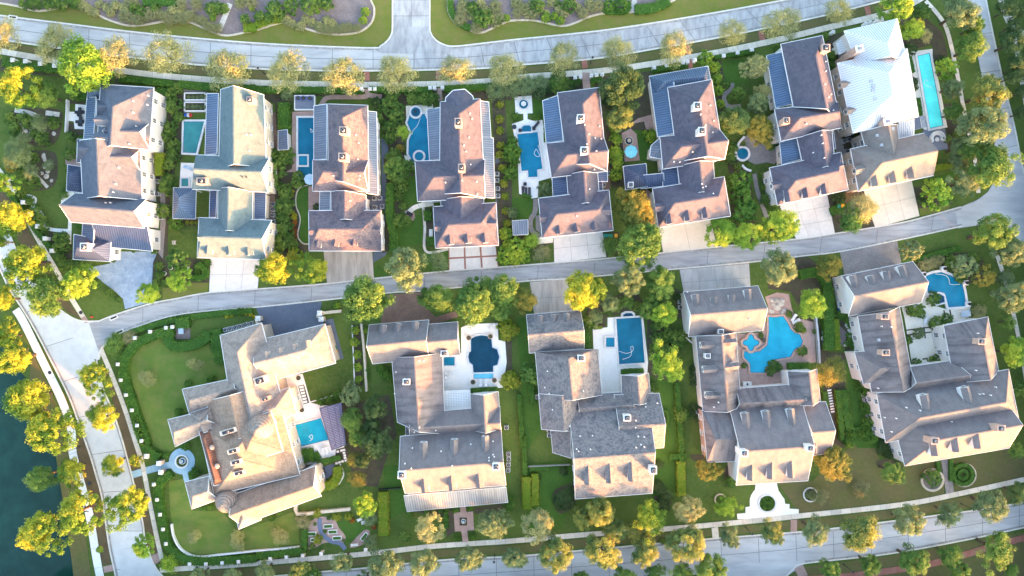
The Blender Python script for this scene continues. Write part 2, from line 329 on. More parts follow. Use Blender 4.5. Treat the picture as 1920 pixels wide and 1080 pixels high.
def strip(name, A, B, mat, step, z=0.03, piece='road_panel', gap=0.11, rise=0.012, sm=6, across=1, base='joint'):
    """a carriageway or pavement between two edge lines (photo pixels), cast in panels with open joints"""
    A, B = w2(catmull(A, sm)), w2(catmull(B, sm)); n = max(2, int(max(length(A), length(B)) / step) + 1)
    _layer[0] += 1; z += (_layer[0] % 9) * 0.004
    fine = (n - 1) * 4 + 1
    a, b = resample(A, fine), resample(B, fine)
    root = MB()
    for i in range(fine - 1): root.add([(*a[i], z), (*b[i], z), (*b[i + 1], z), (*a[i + 1], z)], [(0, 1, 2, 3) if (b[i] - a[i]).cross(a[i + 1] - a[i]) > 0 else (3, 2, 1, 0)])
    ro = root.done(name, MATS[base]); ro['kind'] = 'structure'
    for k in range(n - 1):
        for q in range(across):
            P = []
            for i in range(k * 4, k * 4 + 5): P.append((a[i], b[i]))
            def cut(t0, t1):
                L_, R_ = [], []
                for a_, b_ in P:
                    w = (b_ - a_).length; e = min(0.2, gap / 2 / max(w, .01))
                    L_.append(a_.lerp(b_, t0 + (e if t0 > 0 else 0))); R_.append(a_.lerp(b_, t1 - (e if t1 < 1 else 0)))
                for X in (L_, R_):
                    d = (X[1] - X[0]); X[0] = X[0] + d.normalized() * gap / 2 if d.length > gap else X[0]
                    d = (X[-2] - X[-1]); X[-1] = X[-1] + d.normalized() * gap / 2 if d.length > gap else X[-1]
                return L_ + R_[::-1]
            MB().prism([tuple(v) for v in cut(q / across, (q + 1) / across)], z - .02, z + rise).done(piece, MATS[mat], ro)
    return ro
def walk(name, C, wpx, mat='sidewalk', step=2.3, z=0.10, piece='paving_slab', sm=6):
    A = offset(catmull(C, sm), wpx / 2); B = offset(catmull(C, sm), -wpx / 2)
    return strip(name, A, B, mat, step, z, piece, .05, .012, 1)
def ribbon(name, px, w, z0, z1, mat, sm=6, closed=False, parent=None, kind='structure'):
    """kerb, edging or low wall along a line"""
    pts = w2(catmull(px, sm, closed))
    if closed: pts.append(pts[0])
    l, r = offset(pts, w / 2), offset(pts, -w / 2); n = len(pts); mb = MB()
    if closed:
        t = (Vector(pts[1]) - Vector(pts[-2])).normalized()
        for arr, s in ((l, 1), (r, -1)): arr[0] = arr[-1] = (pts[0][0] - t.y * s * w / 2, pts[0][1] + t.x * s * w / 2)
    v = []
    for i in range(n): v += [(*l[i], z0), (*r[i], z0), (*r[i], z1), (*l[i], z1)]
    f = []
    for i in range(n - 1):
        k = i * 4
        f += [(k + a, k + b, k + 4 + b, k + 4 + a) for a, b in ((1, 0), (2, 1), (3, 2), (0, 3))]
    f += [(0, 1, 2, 3), (n * 4 - 1, n * 4 - 2, n * 4 - 3, n * 4 - 4)]
    mb.add(v, f); o = mb.done(name, MATS[mat], parent)
    if kind: o['kind'] = kind
    return o
# upper street
N1 = PP(-60, 20, 0, 29, 120, 44, 250, 60, 370, 72, 480, 81, 600, 87, 700, 90)
N2 = PP(850, 87, 900, 82, 960, 75, 1060, 65, 1154, 54, 1300, 31, 1440, 6, 1560, -18, 1700, -50)
S1 = PP(-60, 62, 31, 79, 178, 99, 344, 119, 480, 129, 580, 132, 680, 133)
S2 = PP(680, 133, 774, 132, 910, 128, 974, 122, 1116, 110, 1238, 90, 1340, 72, 1440, 52, 1551, 28, 1657, 1, 1760, -26)
strip('street', N1 + [(776, 90)], S1 + [(776, 132)], 'road', 9, across=2)
strip('street', [(776, 90)] + N2, [(776, 132)] + S2[2:], 'road_stained', 8, across=2)
strip('side_street', PP(737, -60, 737, 0, 737, 60, 737, 90), PP(805, -60, 805, 0, 805, 60, 805, 90), 'road_stained', 3.6, across=2)
sheet('street', PP(700, 92, 716, 86, 729, 76, 736, 62, 737.5, 50, 804.5, 50, 806, 62, 813, 74, 826, 83, 850, 89, 840, 100, 715, 100), .062, 'road_stained')
ribbon('kerb', N1 + PP(714, 86, 727, 76, 734, 64, 736, 50, 736, 0, 736, -60), .32, -.2, .15, 'kerb')
ribbon('kerb', PP(806, -60, 806, 0, 806, 50, 808, 62, 815, 73, 828, 82) + N2, .32, -.2, .15, 'kerb')
ribbon('kerb', S1 + S2[1:], .35, -.2, .15, 'kerb')
walk('pavement', PP(-40, 88, 28, 101, 118, 116, 245, 135, 345, 146, 480, 155, 600, 158, 700, 159, 800, 158, 922, 152, 977, 145, 1138, 132, 1304, 106, 1440, 79, 1560, 50, 1657, 27, 1700, 12, 1735, -8), 11)
for x, y, a in ((688, 143, 0), (822, 141, 0), (1096, 119, -.12), (1290, 94, -.2), (1428, 67, -.2), (1627, 21, -.25)):   # brick crossings of the verge
    c, s = math.cos(a), math.sin(a)
    sheet('brick_crossing', [(x + u * c - v * s, y + u * s + v * c) for u, v in ((-5, -9), (5, -9), (5, 9), (-5, 9))], .085, 'brick_red')
# verges
sheet('verge', PP(-40, 72, 31, 84, 178, 103, 344, 122, 480, 132, 680, 137, 774, 136, 910, 132, 974, 126, 1116, 114, 1238, 94, 1440, 57, 1657, 5, 1657, 20, 1440, 72, 1304, 99, 1138, 125, 977, 138, 922, 145, 800, 151, 700, 152, 480, 148, 345, 138, 245, 128, 118, 109, -40, 82), .02, 'grass_dry')
sheet('lawn', N1[::-1] + PP(-60, -80, 736, -80, 736, 50, 728, 74), .02, 'grass_bright')
sheet('lawn', PP(806, -80, 806, 60, 828, 82) + N2 + PP(1700, -80), .02, 'grass_bright')
BED1 = PP(-40, 4, 0, 6, 33, 12, 75, 21, 133, 11, 167, 17, 200, 36, 250, 49, 319, 39, 356, 42, 389, 56, 422, 67, 456, 62, 480, 57, 522, 44, 541, 44, 597, 61, 636, 65, 674, 60, 697, 42, 702, 17, 694, -5, 685, -60, -40, -60)
BED2 = PP(846, -60, 840, 0, 841, 22, 855, 44, 883, 58, 905, 61, 938, 46, 960, 39, 1002, 39, 1052, 49, 1079, 43, 1104, 32, 1141, 24, 1202, 22, 1238, 11, 1266, 0, 1330, -60)
sheet('planting_bed', BED1, .05, 'mulch', 4); sheet('planting_bed', BED2, .05, 'mulch', 4)
ribbon('bed_edging', BED1[1:23], .45, -.1, .2, 'stone_edge', 5); ribbon('bed_edging', BED2[1:16], .45, -.1, .2, 'stone_edge', 5)
# alley in the middle
AN = PP(167, 606, 186, 602, 219, 589, 283, 569, 330, 560, 389, 549, 480, 542, 600, 533, 702, 522, 841, 508, 960, 499, 1154, 483, 1343, 463, 1496, 448, 1565, 438, 1682, 419, 1740, 405, 1801, 388, 1850, 366)
AS = PP(188, 668, 192, 651, 211, 632, 250, 615, 319, 593, 389, 583, 480, 576, 605, 563, 730, 549, 794, 545, 988, 527, 1071, 522, 1260, 505, 1404, 492, 1504, 480, 1573, 472, 1690, 449, 1804, 424, 1850, 418)
strip('alley', AN, AS, 'alley', 13.0, z=.035)
ribbon('kerb', AN[1:-1], .28, -.2, .14, 'kerb'); ribbon('kerb', AS[1:-1], .28, -.2, .14, 'kerb')
# lakeside street
WW = PP(-60, 395, 0, 505, 17, 540, 56, 601, 92, 668, 128, 740, 145, 785, 167, 847, 180, 890, 192, 936, 205, 1024, 216, 1075, 226, 1140)
WE = PP(-10, 360, 28, 462, 60, 520, 95, 568, 130, 620, 181, 680, 194, 729, 217, 785, 244, 877, 267, 974, 276, 1020, 292, 1060, 330, 1140)
strip('lakeside_street', WW, WE, 'road_white', 9.5, z=.032)
sheet('lakeside_street', PP(95, 566, 122, 588, 150, 602, 190, 604, 260, 582, 262, 606, 212, 634, 195, 650, 186, 675, 170, 672, 120, 612), .07, 'road_white')
sheet('lakeside_street', PP(225, 1030, 276, 1020, 290, 1060, 330, 1120, 228, 1130), .07, 'road_white')
ribbon('kerb', WW, .3, -.2, .15, 'kerb'); ribbon('kerb', PP(-10, 360, 28, 462, 60, 522, 95, 564, 122, 587, 150, 601, 186, 602), .3, -.2, .15, 'kerb')
ribbon('kerb', PP(192, 651, 182, 675, 185, 695, 194, 729, 217, 785, 244, 877, 267, 974, 272, 1010, 289, 1058, 310, 1085), .3, -.2, .15, 'kerb')
walk('lakeside_path', PP(30, 580, 46, 606, 82, 680, 116, 750, 134, 805, 137, 850, 152, 905, 165, 950, 174, 1000, 182, 1050, 192, 1100), 15, 'sidewalk_white', 4.5)
sheet('verge', PP(60, 660, 100, 745, 120, 800, 128, 860, 146, 930, 160, 1000, 168, 1060, 172, 1100, 140, 1100, 130, 1010, 118, 936, 107, 866, 101, 830, 90, 776, 72, 740, 56, 714), .02, 'grass_dry')
sheet('verge', PP(147, 800, 166, 847, 191, 936, 203, 1024, 208, 1058, 192, 1058, 183, 1010, 172, 950, 158, 905, 143, 850), .03, 'verge_soil')
sheet('verge', PP(198, 700, 215, 765, 243, 868, 266, 968, 284, 1040, 300, 1060, 296, 1038, 274, 940, 261, 868, 247, 818, 226, 760, 205, 705), .02, 'verge_soil')
walk('pavement', PP(-30, 290, 10, 335, 70, 445, 105, 505, 135, 560, 160, 600), 9); walk('pavement', PP(190, 655, 211, 705, 234, 765, 256, 833, 268, 872, 281, 940, 294, 1005, 304, 1048), 8.5)
sheet('verge', PP(0, 400, 30, 440, 62, 500, 98, 556, 128, 586, 152, 598, 128, 565, 100, 512, 64, 450, 4, 345, -30, 320), .02, 'verge_soil')
for px in (PP(187, 650, 192, 648, 200, 670, 194, 674), PP(281, 1043, 297, 1036, 303, 1050, 288, 1060), PP(152, 596, 160, 592, 168, 604, 160, 606), PP(194, 1062, 212, 1058, 214, 1070, 196, 1074)): sheet('crossing_ramp', px, .13, 'brick_pink')
# lower street
walk('pavement', PP(300, 1069, 339, 1066, 480, 1056, 688, 1038, 813, 1024, 960, 1014, 1099, 1002, 1266, 990, 1416, 976, 1500, 967, 1690, 946, 1800, 925, 1960, 890), 9.5)
LN = PP(300, 1110, 420, 1090, 591, 1073, 672, 1066, 827, 1050, 938, 1044, 988, 1041, 1165, 1025, 1332, 1010, 1450, 1001, 1559, 991, 1740, 968, 1860, 952, 1980, 930)
LS = PP(300, 1170, 500, 1145, 700, 1125, 960, 1100, 1165, 1088, 1330, 1075, 1480, 1062, 1509, 1056, 1645, 1041, 1732, 1027, 1850, 1004, 1980, 975)
strip('lower_street', LN, LS, 'road', 8.5, across=2)
sheet('side_street', PP(1320, 1068, 1400, 1055, 1512, 1052, 1490, 1070, 1470, 1084, 1450, 1150, 1330, 1150), .07, 'road')
ribbon('kerb', LN, .3, -.2, .15, 'kerb'); ribbon('kerb', PP(1450, 1110, 1473, 1082, 1488, 1066, 1509, 1056, 1645, 1041, 1732, 1027, 1850, 1004, 1980, 975), .3, -.2, .15, 'kerb')
sheet('verge', PP(310, 1075, 480, 1064, 688, 1046, 813, 1032, 960, 1022, 1099, 1010, 1266, 998, 1416, 984, 1500, 975, 1690, 954, 1800, 933, 1960, 900, 1960, 930, 1740, 963, 1559, 986, 1332, 1005, 1165, 1020, 988, 1036, 827, 1045, 672, 1061, 420, 1085), .02, 'grass_dry')
sheet('lawn', PP(1480, 1085, 1500, 1064, 1645, 1046, 1732, 1032, 1850, 1009, 2100, 970, 2100, 1300, 1460, 1300), .02, 'grass_dry')
walk('brick_path', PP(1500, 1086, 1560, 1083, 1640, 1074, 1740, 1058, 1815, 1038, 1880, 1018, 1960, 1000), 12, 'brick_red', 3.4, piece='brick_panel')
for px in (PP(1489, 1066, 1505, 1058, 1514, 1078, 1498, 1084),): sheet('crossing_ramp', px, .13, 'brick_pink')
sheet('crossing_ramp', PP(1334, 990, 1346, 988, 1348, 1008, 1336, 1010), .12, 'sidewalk'); sheet('crossing_ramp', PP(1482, 975, 1494, 974, 1494, 996, 1482, 997), .12, 'brick_pink')
# right-hand street
RW = PP(1798, -80, 1812, 0, 1832, 100, 1850, 190, 1868, 290, 1880, 350, 1905, 430, 1960, 560); RE = PP(1832, -80, 1848, 0, 1876, 133, 1901, 236, 1914, 300, 1935, 380, 1960, 430, 2010, 540)
strip('cross_street', RW, RE, 'road', 9, z=.03); ribbon('kerb', RE, .35, -.2, .16, 'kerb')
sheet('cross_street', PP(1790, 392, 1826, 380, 1852, 360, 1870, 330, 1876, 300, 1914, 300, 1935, 380, 2000, 470, 1930, 470, 1890, 430, 1850, 420, 1796, 428), .07, 'road')
walk('pavement', PP(1735, 2, 1760, 30, 1776, 60, 1793, 133, 1809, 217, 1829, 308, 1834, 362), 7.5); walk('pavement', PP(1866, 470, 1882, 520, 1900, 590, 1918, 680, 1930, 760), 7.5)
sheet('verge', PP(1752, 8, 1790, 0, 1825, 95, 1845, 190, 1866, 300, 1862, 335, 1842, 362, 1835, 308, 1815, 217, 1799, 133), .02, 'grass')
sheet('verge', PP(1856, 8, 1880, 133, 1906, 236, 1920, 300, 1990, 300, 1990, -80, 1845, -80), .02, 'grass'); ribbon('park_path', PP(1876, 0, 1890, 40, 1912, 60, 1960, 70), 1.2, -.1, .11, 'sidewalk')
ribbon('park_path', PP(1895, 30, 1914, 140, 1930, 240), 1.0, -.1, .115, 'sidewalk')
# lawns of the plots
G = 'grass_deep'
LAWN1 = ZZ('a3', 870, 520, 880, 440, 960, 390, 1090, 335, 1110, 370, 1150, 410, 1300, 400, 1400, 330, 1420, 420, 1480, 480, 1540, 560, 1560, 620, 1250, 680, 1280, 830, 1140, 890, 1180, 1060, 1040, 1080, 960, 860, 890, 640)
sheet('lawn', LAWN1, .02, 'grass_lawn')
sheet('lawn', ZZ('a4', 975, 0, 1130, 0, 1200, 200, 1140, 250, 1060, 215, 1010, 120), .024, 'grass_lawn')
sheet('lawn', ZZ('a4', 1140, 440, 1260, 420, 1300, 640, 1500, 640, 1600, 780, 1728, 740, 1728, 900, 1350, 935, 1250, 910, 1180, 830, 1150, 640), .02, 'grass_lawn')
sheet('lawn', ZZ('b4', 0, 740, 270, 640, 300, 860, 0, 900), .02, 'grass_lawn')
sheet('lawn', ZZ('b3', 330, 590, 560, 170, 650, 230, 665, 640, 560, 720, 370, 765), .02, 'grass')
sheet('lawn', ZZ('a3', 540, 70, 700, 20, 830, 110, 830, 170, 690, 230, 600, 225), .02, 'grass'); sheet('lawn', ZZ('a2', 540, 1010, 680, 940, 720, 960, 830, 1060, 700, 1090), .02, 'grass')
sheet('lawn', ZZ('b4', 860, 330, 960, 330, 1000, 480, 1010, 640, 900, 700, 870, 500), .02, G); sheet('lawn', ZZ('d4', 60, 440, 300, 440, 560, 200, 720, 200, 760, 330, 900, 330, 1170, 300, 1190, 540, 210, 660), .02, 'grass_dry')
sheet('lawn', ZZ('d4', 1250, 300, 1640, 220, 1728, 260, 1728, 410, 1260, 520), .02, 'grass_dry'); sheet('lawn', ZZ('c4', 1180, 280, 1300, 300, 1320, 470, 1640, 470, 1600, 640, 1530, 650, 1300, 720, 1180, 560), .02, 'grass')
sheet('lawn', ZZ('c4', 100, 320, 390, 300, 420, 560, 330, 760, 100, 780), .02, G); sheet('lawn', ZZ('c3', 970, 620, 1110, 640, 1130, 1080, 1030, 1080, 1000, 720), .02, G); sheet('lawn', ZZ('c4', 950, 0, 1130, 0, 1140, 300, 1110, 540, 940, 540), .02, G)
sheet('lawn', ZZ('d3', 510, 420, 620, 420, 700, 720, 760, 1080, 600, 1080), .02, G); sheet('lawn', ZZ('c3', 30, 200, 90, 200, 200, 960, 110, 1080, 90, 1080), .02, G)
sheet('lawn', ZZ('c1', 1400, 410, 1570, 400, 1590, 560, 1440, 590), .02, G); sheet('lawn', ZZ('c2', 0, 330, 130, 320, 140, 400, 100, 490, 0, 470), .02, G)
sheet('lawn', ZZ('c1', 795, 830, 895, 820, 930, 900, 960, 1060, 900, 1090, 860, 1080), .02, G); sheet('lawn', ZZ('c1', 145, 640, 210, 640, 210, 810, 105, 770, 105, 750, 145, 760), .02, G)
sheet('lawn', ZZ('b2', 275, 290, 300, 255, 352, 245, 355, 640, 320, 635, 285, 570, 300, 470, 272, 380), .03, G); ribbon('bed_edging', ZZ('b2', 355, 640, 315, 632, 283, 580, 300, 470, 272, 380, 275, 300, 300, 258, 350, 243), .25, -.1, .2, 'stone_edge')
sheet('lawn', ZZ('b2', 990, 180, 1070, 180, 1100, 360, 1010, 390, 985, 300), .02, G); sheet('lawn', ZZ('b2', 930, 480, 1120, 440, 1130, 640, 940, 660), .02, G)
sheet('lawn', ZZ('a2', 1150, 520, 1340, 520, 1330, 730, 1150, 720), .02, 'grass'); sheet('lawn', ZZ('a2', 1100, 900, 1410, 900, 1400, 965, 1100, 1020), .02, 'grass_bright')
sheet('lawn', ZZ('b2', 150, 860, 320, 850, 420, 880, 200, 925), .02, 'grass'); sheet('lawn', ZZ('b2', 795, 800, 830, 780, 900, 860, 800, 865), .02, G); sheet('lawn', ZZ('b2', 1150, 690, 1295, 690, 1290, 825, 1170, 835), .02, G)
sheet('lawn', ZZ('a1', 220, 500, 330, 520, 430, 600, 470, 680, 460, 860, 440, 1080, 200, 1080, 380, 990, 420, 850, 400, 640, 330, 560), .02, 'grass'); sheet('lawn', ZZ('a2', 390, 0, 440, 0, 430, 300, 470, 530, 340, 530, 290, 440, 230, 320, 140, 270, 240, 280, 390, 200), .02, 'grass')
sheet('lawn', ZZ('d2', 880, 640, 1300, 530, 1310, 640, 1180, 680, 900, 740), .02, 'grass'); sheet('lawn', ZZ('d2', 1020, 400, 1230, 360, 1220, 410, 1030, 450), .02, 'grass_bright'); sheet('lawn', ZZ('d2', 1080, 200, 1270, 140, 1250, 230, 1120, 230), .02, G)
# planting beds
def bed(*a, mat='soil', smooth=0): return sheet('planting_bed', ZZ(*a), .04, mat, smooth)
bed('a1', 100, 740, 400, 740, 415, 830, 400, 920, 340, 985, 230, 985, 120, 930, 80, 830, smooth=4); bed('a2', 200, 20, 340, 10, 388, 60, 385, 200, 330, 268, 210, 268, 180, 150, smooth=4)
bed('a1', 460, 600, 590, 590, 575, 700, 470, 700); bed('a1', 460, 820, 580, 870, 560, 940, 450, 940); bed('a1', 1050, 590, 1160, 620, 1240, 640, 1230, 1080, 1140, 1080, 1130, 760, 1100, 690)
bed('a2', 1040, 0, 1200, 0, 1140, 420, 1130, 720, 1050, 740, 1090, 560, 1060, 300); bed('a2', 1030, 740, 1130, 700, 1410, 760, 1410, 900, 1100, 900, 1020, 880); bed('a2', 330, 540, 480, 545, 490, 760, 430, 780, 330, 650); bed('a2', 1130, 460, 1340, 470, 1340, 515, 1130, 520)
bed('a1', 0, 400, 420, 450, 440, 520, 200, 500, 0, 480); bed('a1', 780, 520, 1500, 580, 1480, 620, 1180, 620, 1040, 570, 770, 570)
bed('b1', 0, 590, 720, 600, 720, 640, 470, 650, 240, 650, 240, 880, 140, 900, 130, 700, 0, 650); bed('b1', 760, 600, 1220, 600, 1230, 690, 1010, 700, 1000, 1080, 890, 1080, 850, 780, 850, 650); bed('b1', 1250, 595, 1728, 580, 1728, 680, 1600, 660, 1520, 690, 1460, 640, 1400, 600, 1330, 610, 1270, 680)
bed('b1', 1590, 660, 1680, 660, 1700, 1080, 1610, 1080); bed('b2', 70, 0, 380, 130, 330, 240, 280, 260, 270, 390, 300, 480, 290, 640, 355, 650, 355, 700, 200, 740, 130, 700, 70, 200); bed('b2', 860, 60, 1080, 60, 1060, 180, 990, 190, 990, 400, 940, 480, 930, 680, 850, 700, 890, 300)
bed('b2', 1130, 400, 1200, 400, 1210, 660, 1150, 660); bed('b2', 1610, 100, 1728, 60, 1728, 760, 1640, 700, 1630, 360); bed('c1', 0, 520, 470, 500, 480, 600, 220, 660, 0, 650); bed('c1', 540, 520, 940, 480, 930, 560, 980, 900, 880, 880, 760, 870, 740, 1080, 640, 1080, 600, 700)
bed('c1', 1350, 400, 1410, 400, 1440, 560, 1420, 800, 1450, 1080, 1400, 800); bed('c2', 640, 0, 760, 0, 760, 250, 680, 260, 640, 140); bed('c2', 0, 560, 180, 590, 280, 630, 160, 680, 0, 640); bed('c2', 610, 560, 720, 560, 720, 700, 640, 730, 610, 680)
bed('c2', 1440, 60, 1480, 0, 1600, 150, 1640, 400, 1640, 640, 1480, 640, 1480, 200); bed('d1', 380, 260, 520, 210, 460, 290, 470, 500, 420, 500); bed('d1', 890, 130, 1050, 110, 1180, 220, 1210, 370, 1200, 480, 1140, 520, 1110, 380, 1110, 300, 930, 350, 1000, 600, 950, 600)
bed('d1', 500, 930, 570, 910, 600, 990, 520, 1030); bed('d1', 1190, 700, 1300, 700, 1330, 1000, 1210, 1020); bed('d2', 400, 310, 560, 270, 720, 300, 740, 520, 450, 560); bed('d2', 980, 260, 1240, 220, 1240, 370, 1010, 400); bed('d2', 1000, 760, 1200, 700, 1420, 700, 1540, 900, 1350, 900, 1180, 790, 1010, 830)
bed('b3', 650, 250, 705, 250, 720, 660, 668, 660); bed('b3', 570, 780, 640, 780, 900, 720, 950, 1000, 900, 1080, 620, 1080); bed('b4', 620, 0, 920, 0, 940, 120, 860, 350, 820, 480, 650, 460); bed('b3', 1680, 350, 1728, 350, 1728, 660, 1690, 560)
bed('c3', 510, 130, 830, 0, 940, 200, 1130, 300, 1120, 640, 960, 600, 900, 560, 915, 200, 830, 160, 640, 190, 630, 260, 480, 280); bed('c3', 1100, 0, 1160, 30, 1180, 210, 1110, 200); bed('d3', 130, 200, 330, 180, 420, 480, 340, 520, 310, 230); bed('d3', 380, 430, 520, 440, 520, 1080, 400, 1080, 380, 760)
bed('d2', 0, 740, 260, 720, 460, 860, 460, 960, 200, 1050, 150, 960, 0, 940); bed('d3', 450, 150, 530, 180, 620, 230, 620, 420, 520, 420, 530, 300, 480, 250)
bed('b4', 1010, 640, 1380, 620, 1340, 780, 1290, 820, 1280, 680); bed('b4', 1470, 620, 1690, 590, 1680, 640, 1480, 660)
bed('c4', 290, 500, 420, 460, 420, 600, 330, 660, 280, 600, smooth=3); bed('c4', 945, 420, 1060, 480, 1080, 600, 960, 580); bed('c4', 1200, 260, 1300, 260, 1320, 300, 1220, 300); bed('c4', 1425, 350, 1500, 320, 1510, 480, 1440, 480)
bed('d4', 730, 300, 860, 280, 920, 340, 800, 360, 740, 350)
# stained concrete gutter pans beside the kerbs
def pan(px, side, w=.42):
    P = w2(catmull(px, 6)); Q = offset(P, side * (w / 2 + .17)); n = len(Q); mb = MB(); _layer[0] += 1
    l, r = offset(Q, w / 2), offset(Q, -w / 2); z = .105 + (_layer[0] % 5) * .004
    for i in range(n - 1): mb.add([(*l[i], z), (*r[i], z), (*r[i + 1], z), (*l[i + 1], z)], [(0, 1, 2, 3)])
    mb.done('gutter_pan', MATS['gutter_pan'])['kind'] = 'structure'
pan(N1, -1); pan(N2, -1); pan(S1 + S2[1:], 1); pan(AN[1:-1], -1); pan(AS[2:-1], 1); pan(WW, 1); pan(PP(194, 729, 217, 785, 244, 877, 267, 974, 272, 1010), -1, .3); pan(LN, -1); pan(PP(1509, 1056, 1645, 1041, 1732, 1027, 1850, 1004, 1980, 975), 1)
# ---------------------------------------------------------------- houses: blocks with real roofs, walls, windows, dormers, chimneys
ROOFS = []                                  # (verts, faces) of every roof for placing things on them
LATER = []
def frame_mesh(w, h, nx, nz, name='window'):
    mb = MB(); t = .09
    mb.box((0, .05, 0), (w, .12, t)); mb.box((0, .05, h - t), (w, .12, t))
    for s in (-1, 1): mb.box((s * (w - t) / 2, .05, t), (t, .12, h - 2 * t))
    for i in range(1, nx): mb.box((-w / 2 + w * i / nx, .045, t), (.05, .08, h - 2 * t))
    for i in range(1, nz): mb.box((0, .045, h * i / nz), (w - 2 * t, .075, .05))
    mb.box((0, .09, -.1), (w + .2, .2, .1))
    return mb.mesh(name, MATS['white_paint'])
WIN = frame_mesh(1.15, 1.75, 2, 3); PANE = MB().box((0, .02, .06), (1.05, .03, 1.63)).mesh('pane', MATS['glass'])
GDOOR = MB().box((0, .05, 0), (2.7, .12, 2.4)).box((0, .12, .1), (2.4, .04, .45)).box((0, .12, .68), (2.4, .04, .45)).box((0, .12, 1.26), (2.4, .04, .45)).box((0, .12, 1.84), (2.4, .04, .45)).mesh('garage_door', MATS['white_paint'])
PIPE = MB().cyl((0, 0, -.3), .1, .1, .85, 8).cyl((0, 0, .55), .16, .1, .1, 8).mesh('vent_pipe', MATS['white_paint'])
PIPE_D = MB().cyl((0, 0, -.3), .12, .12, .7, 8).cyl((0, 0, .4), .2, .12, .12, 8).mesh('vent_pipe', MATS['dark_metal'])
BOXV = MB().box((0, 0, -.3), (.55, .55, .5)).box((0, 0, .2), (.65, .65, .06)).mesh('roof_vent', MATS['ac_grey'])
def house(label, cat, tile, x, y, name='house', group=None):
    return thing(name, label, cat, W(Z(tile, x, y), 0), group)
def inset(q, d):
    out = []
    n = len(q); c = sum((Vector(p[:2]) for p in q), Vector((0, 0))) / n
    for i in range(n):
        p0, p1, p2 = Vector(q[i - 1][:2]), Vector(q[i][:2]), Vector(q[(i + 1) % n][:2])
        a = (p1 - p0).normalized(); b = (p2 - p1).normalized()
        na, nb = Vector((-a.y, a.x)), Vector((-b.y, b.x))
        if na.dot(c - p1) < 0: na = -na
        if nb.dot(c - p1) < 0: nb = -nb
        k = (na + nb) / max(.3, 1 + na.dot(nb)); out.append(p1 + k * d)
    return out
def seams(name, faces, V, mat, parent, step=.52, w=.1, h=.1):
    mb = MB()
    for f in faces:
        P = [V[i] for i in f]; n = (P[1] - P[0]).cross(P[2] - P[0]).normalized()
        if n.z < 0: n = -n
        if n.z > .9999: u = Vector((1, 0, 0))
        else: u = Vector((-n.y, n.x, 0)).normalized()
        v = n.cross(u); o = P[0]; uv = [((p - o).dot(u), (p - o).dot(v)) for p in P]
        k = math.ceil(min(a for a, b in uv) / step) * step + .02
        while k < max(a for a, b in uv):
            ys = []
            for (a0, b0), (a1, b1) in zip(uv, uv[1:] + uv[:1]):
                if (a0 - k) * (a1 - k) < 0: ys.append(b0 + (b1 - b0) * (k - a0) / (a1 - a0))
            if len(ys) >= 2 and max(ys) - min(ys) > .25:
                mb.beam(o + u * k + v * (min(ys) + .05) + n * h, o + u * k + v * (max(ys) - .05) + n * h, w, h)
            k += step
    if mb.v:
        s = mb.done(name, mat, parent); s['kind'] = 'stuff'
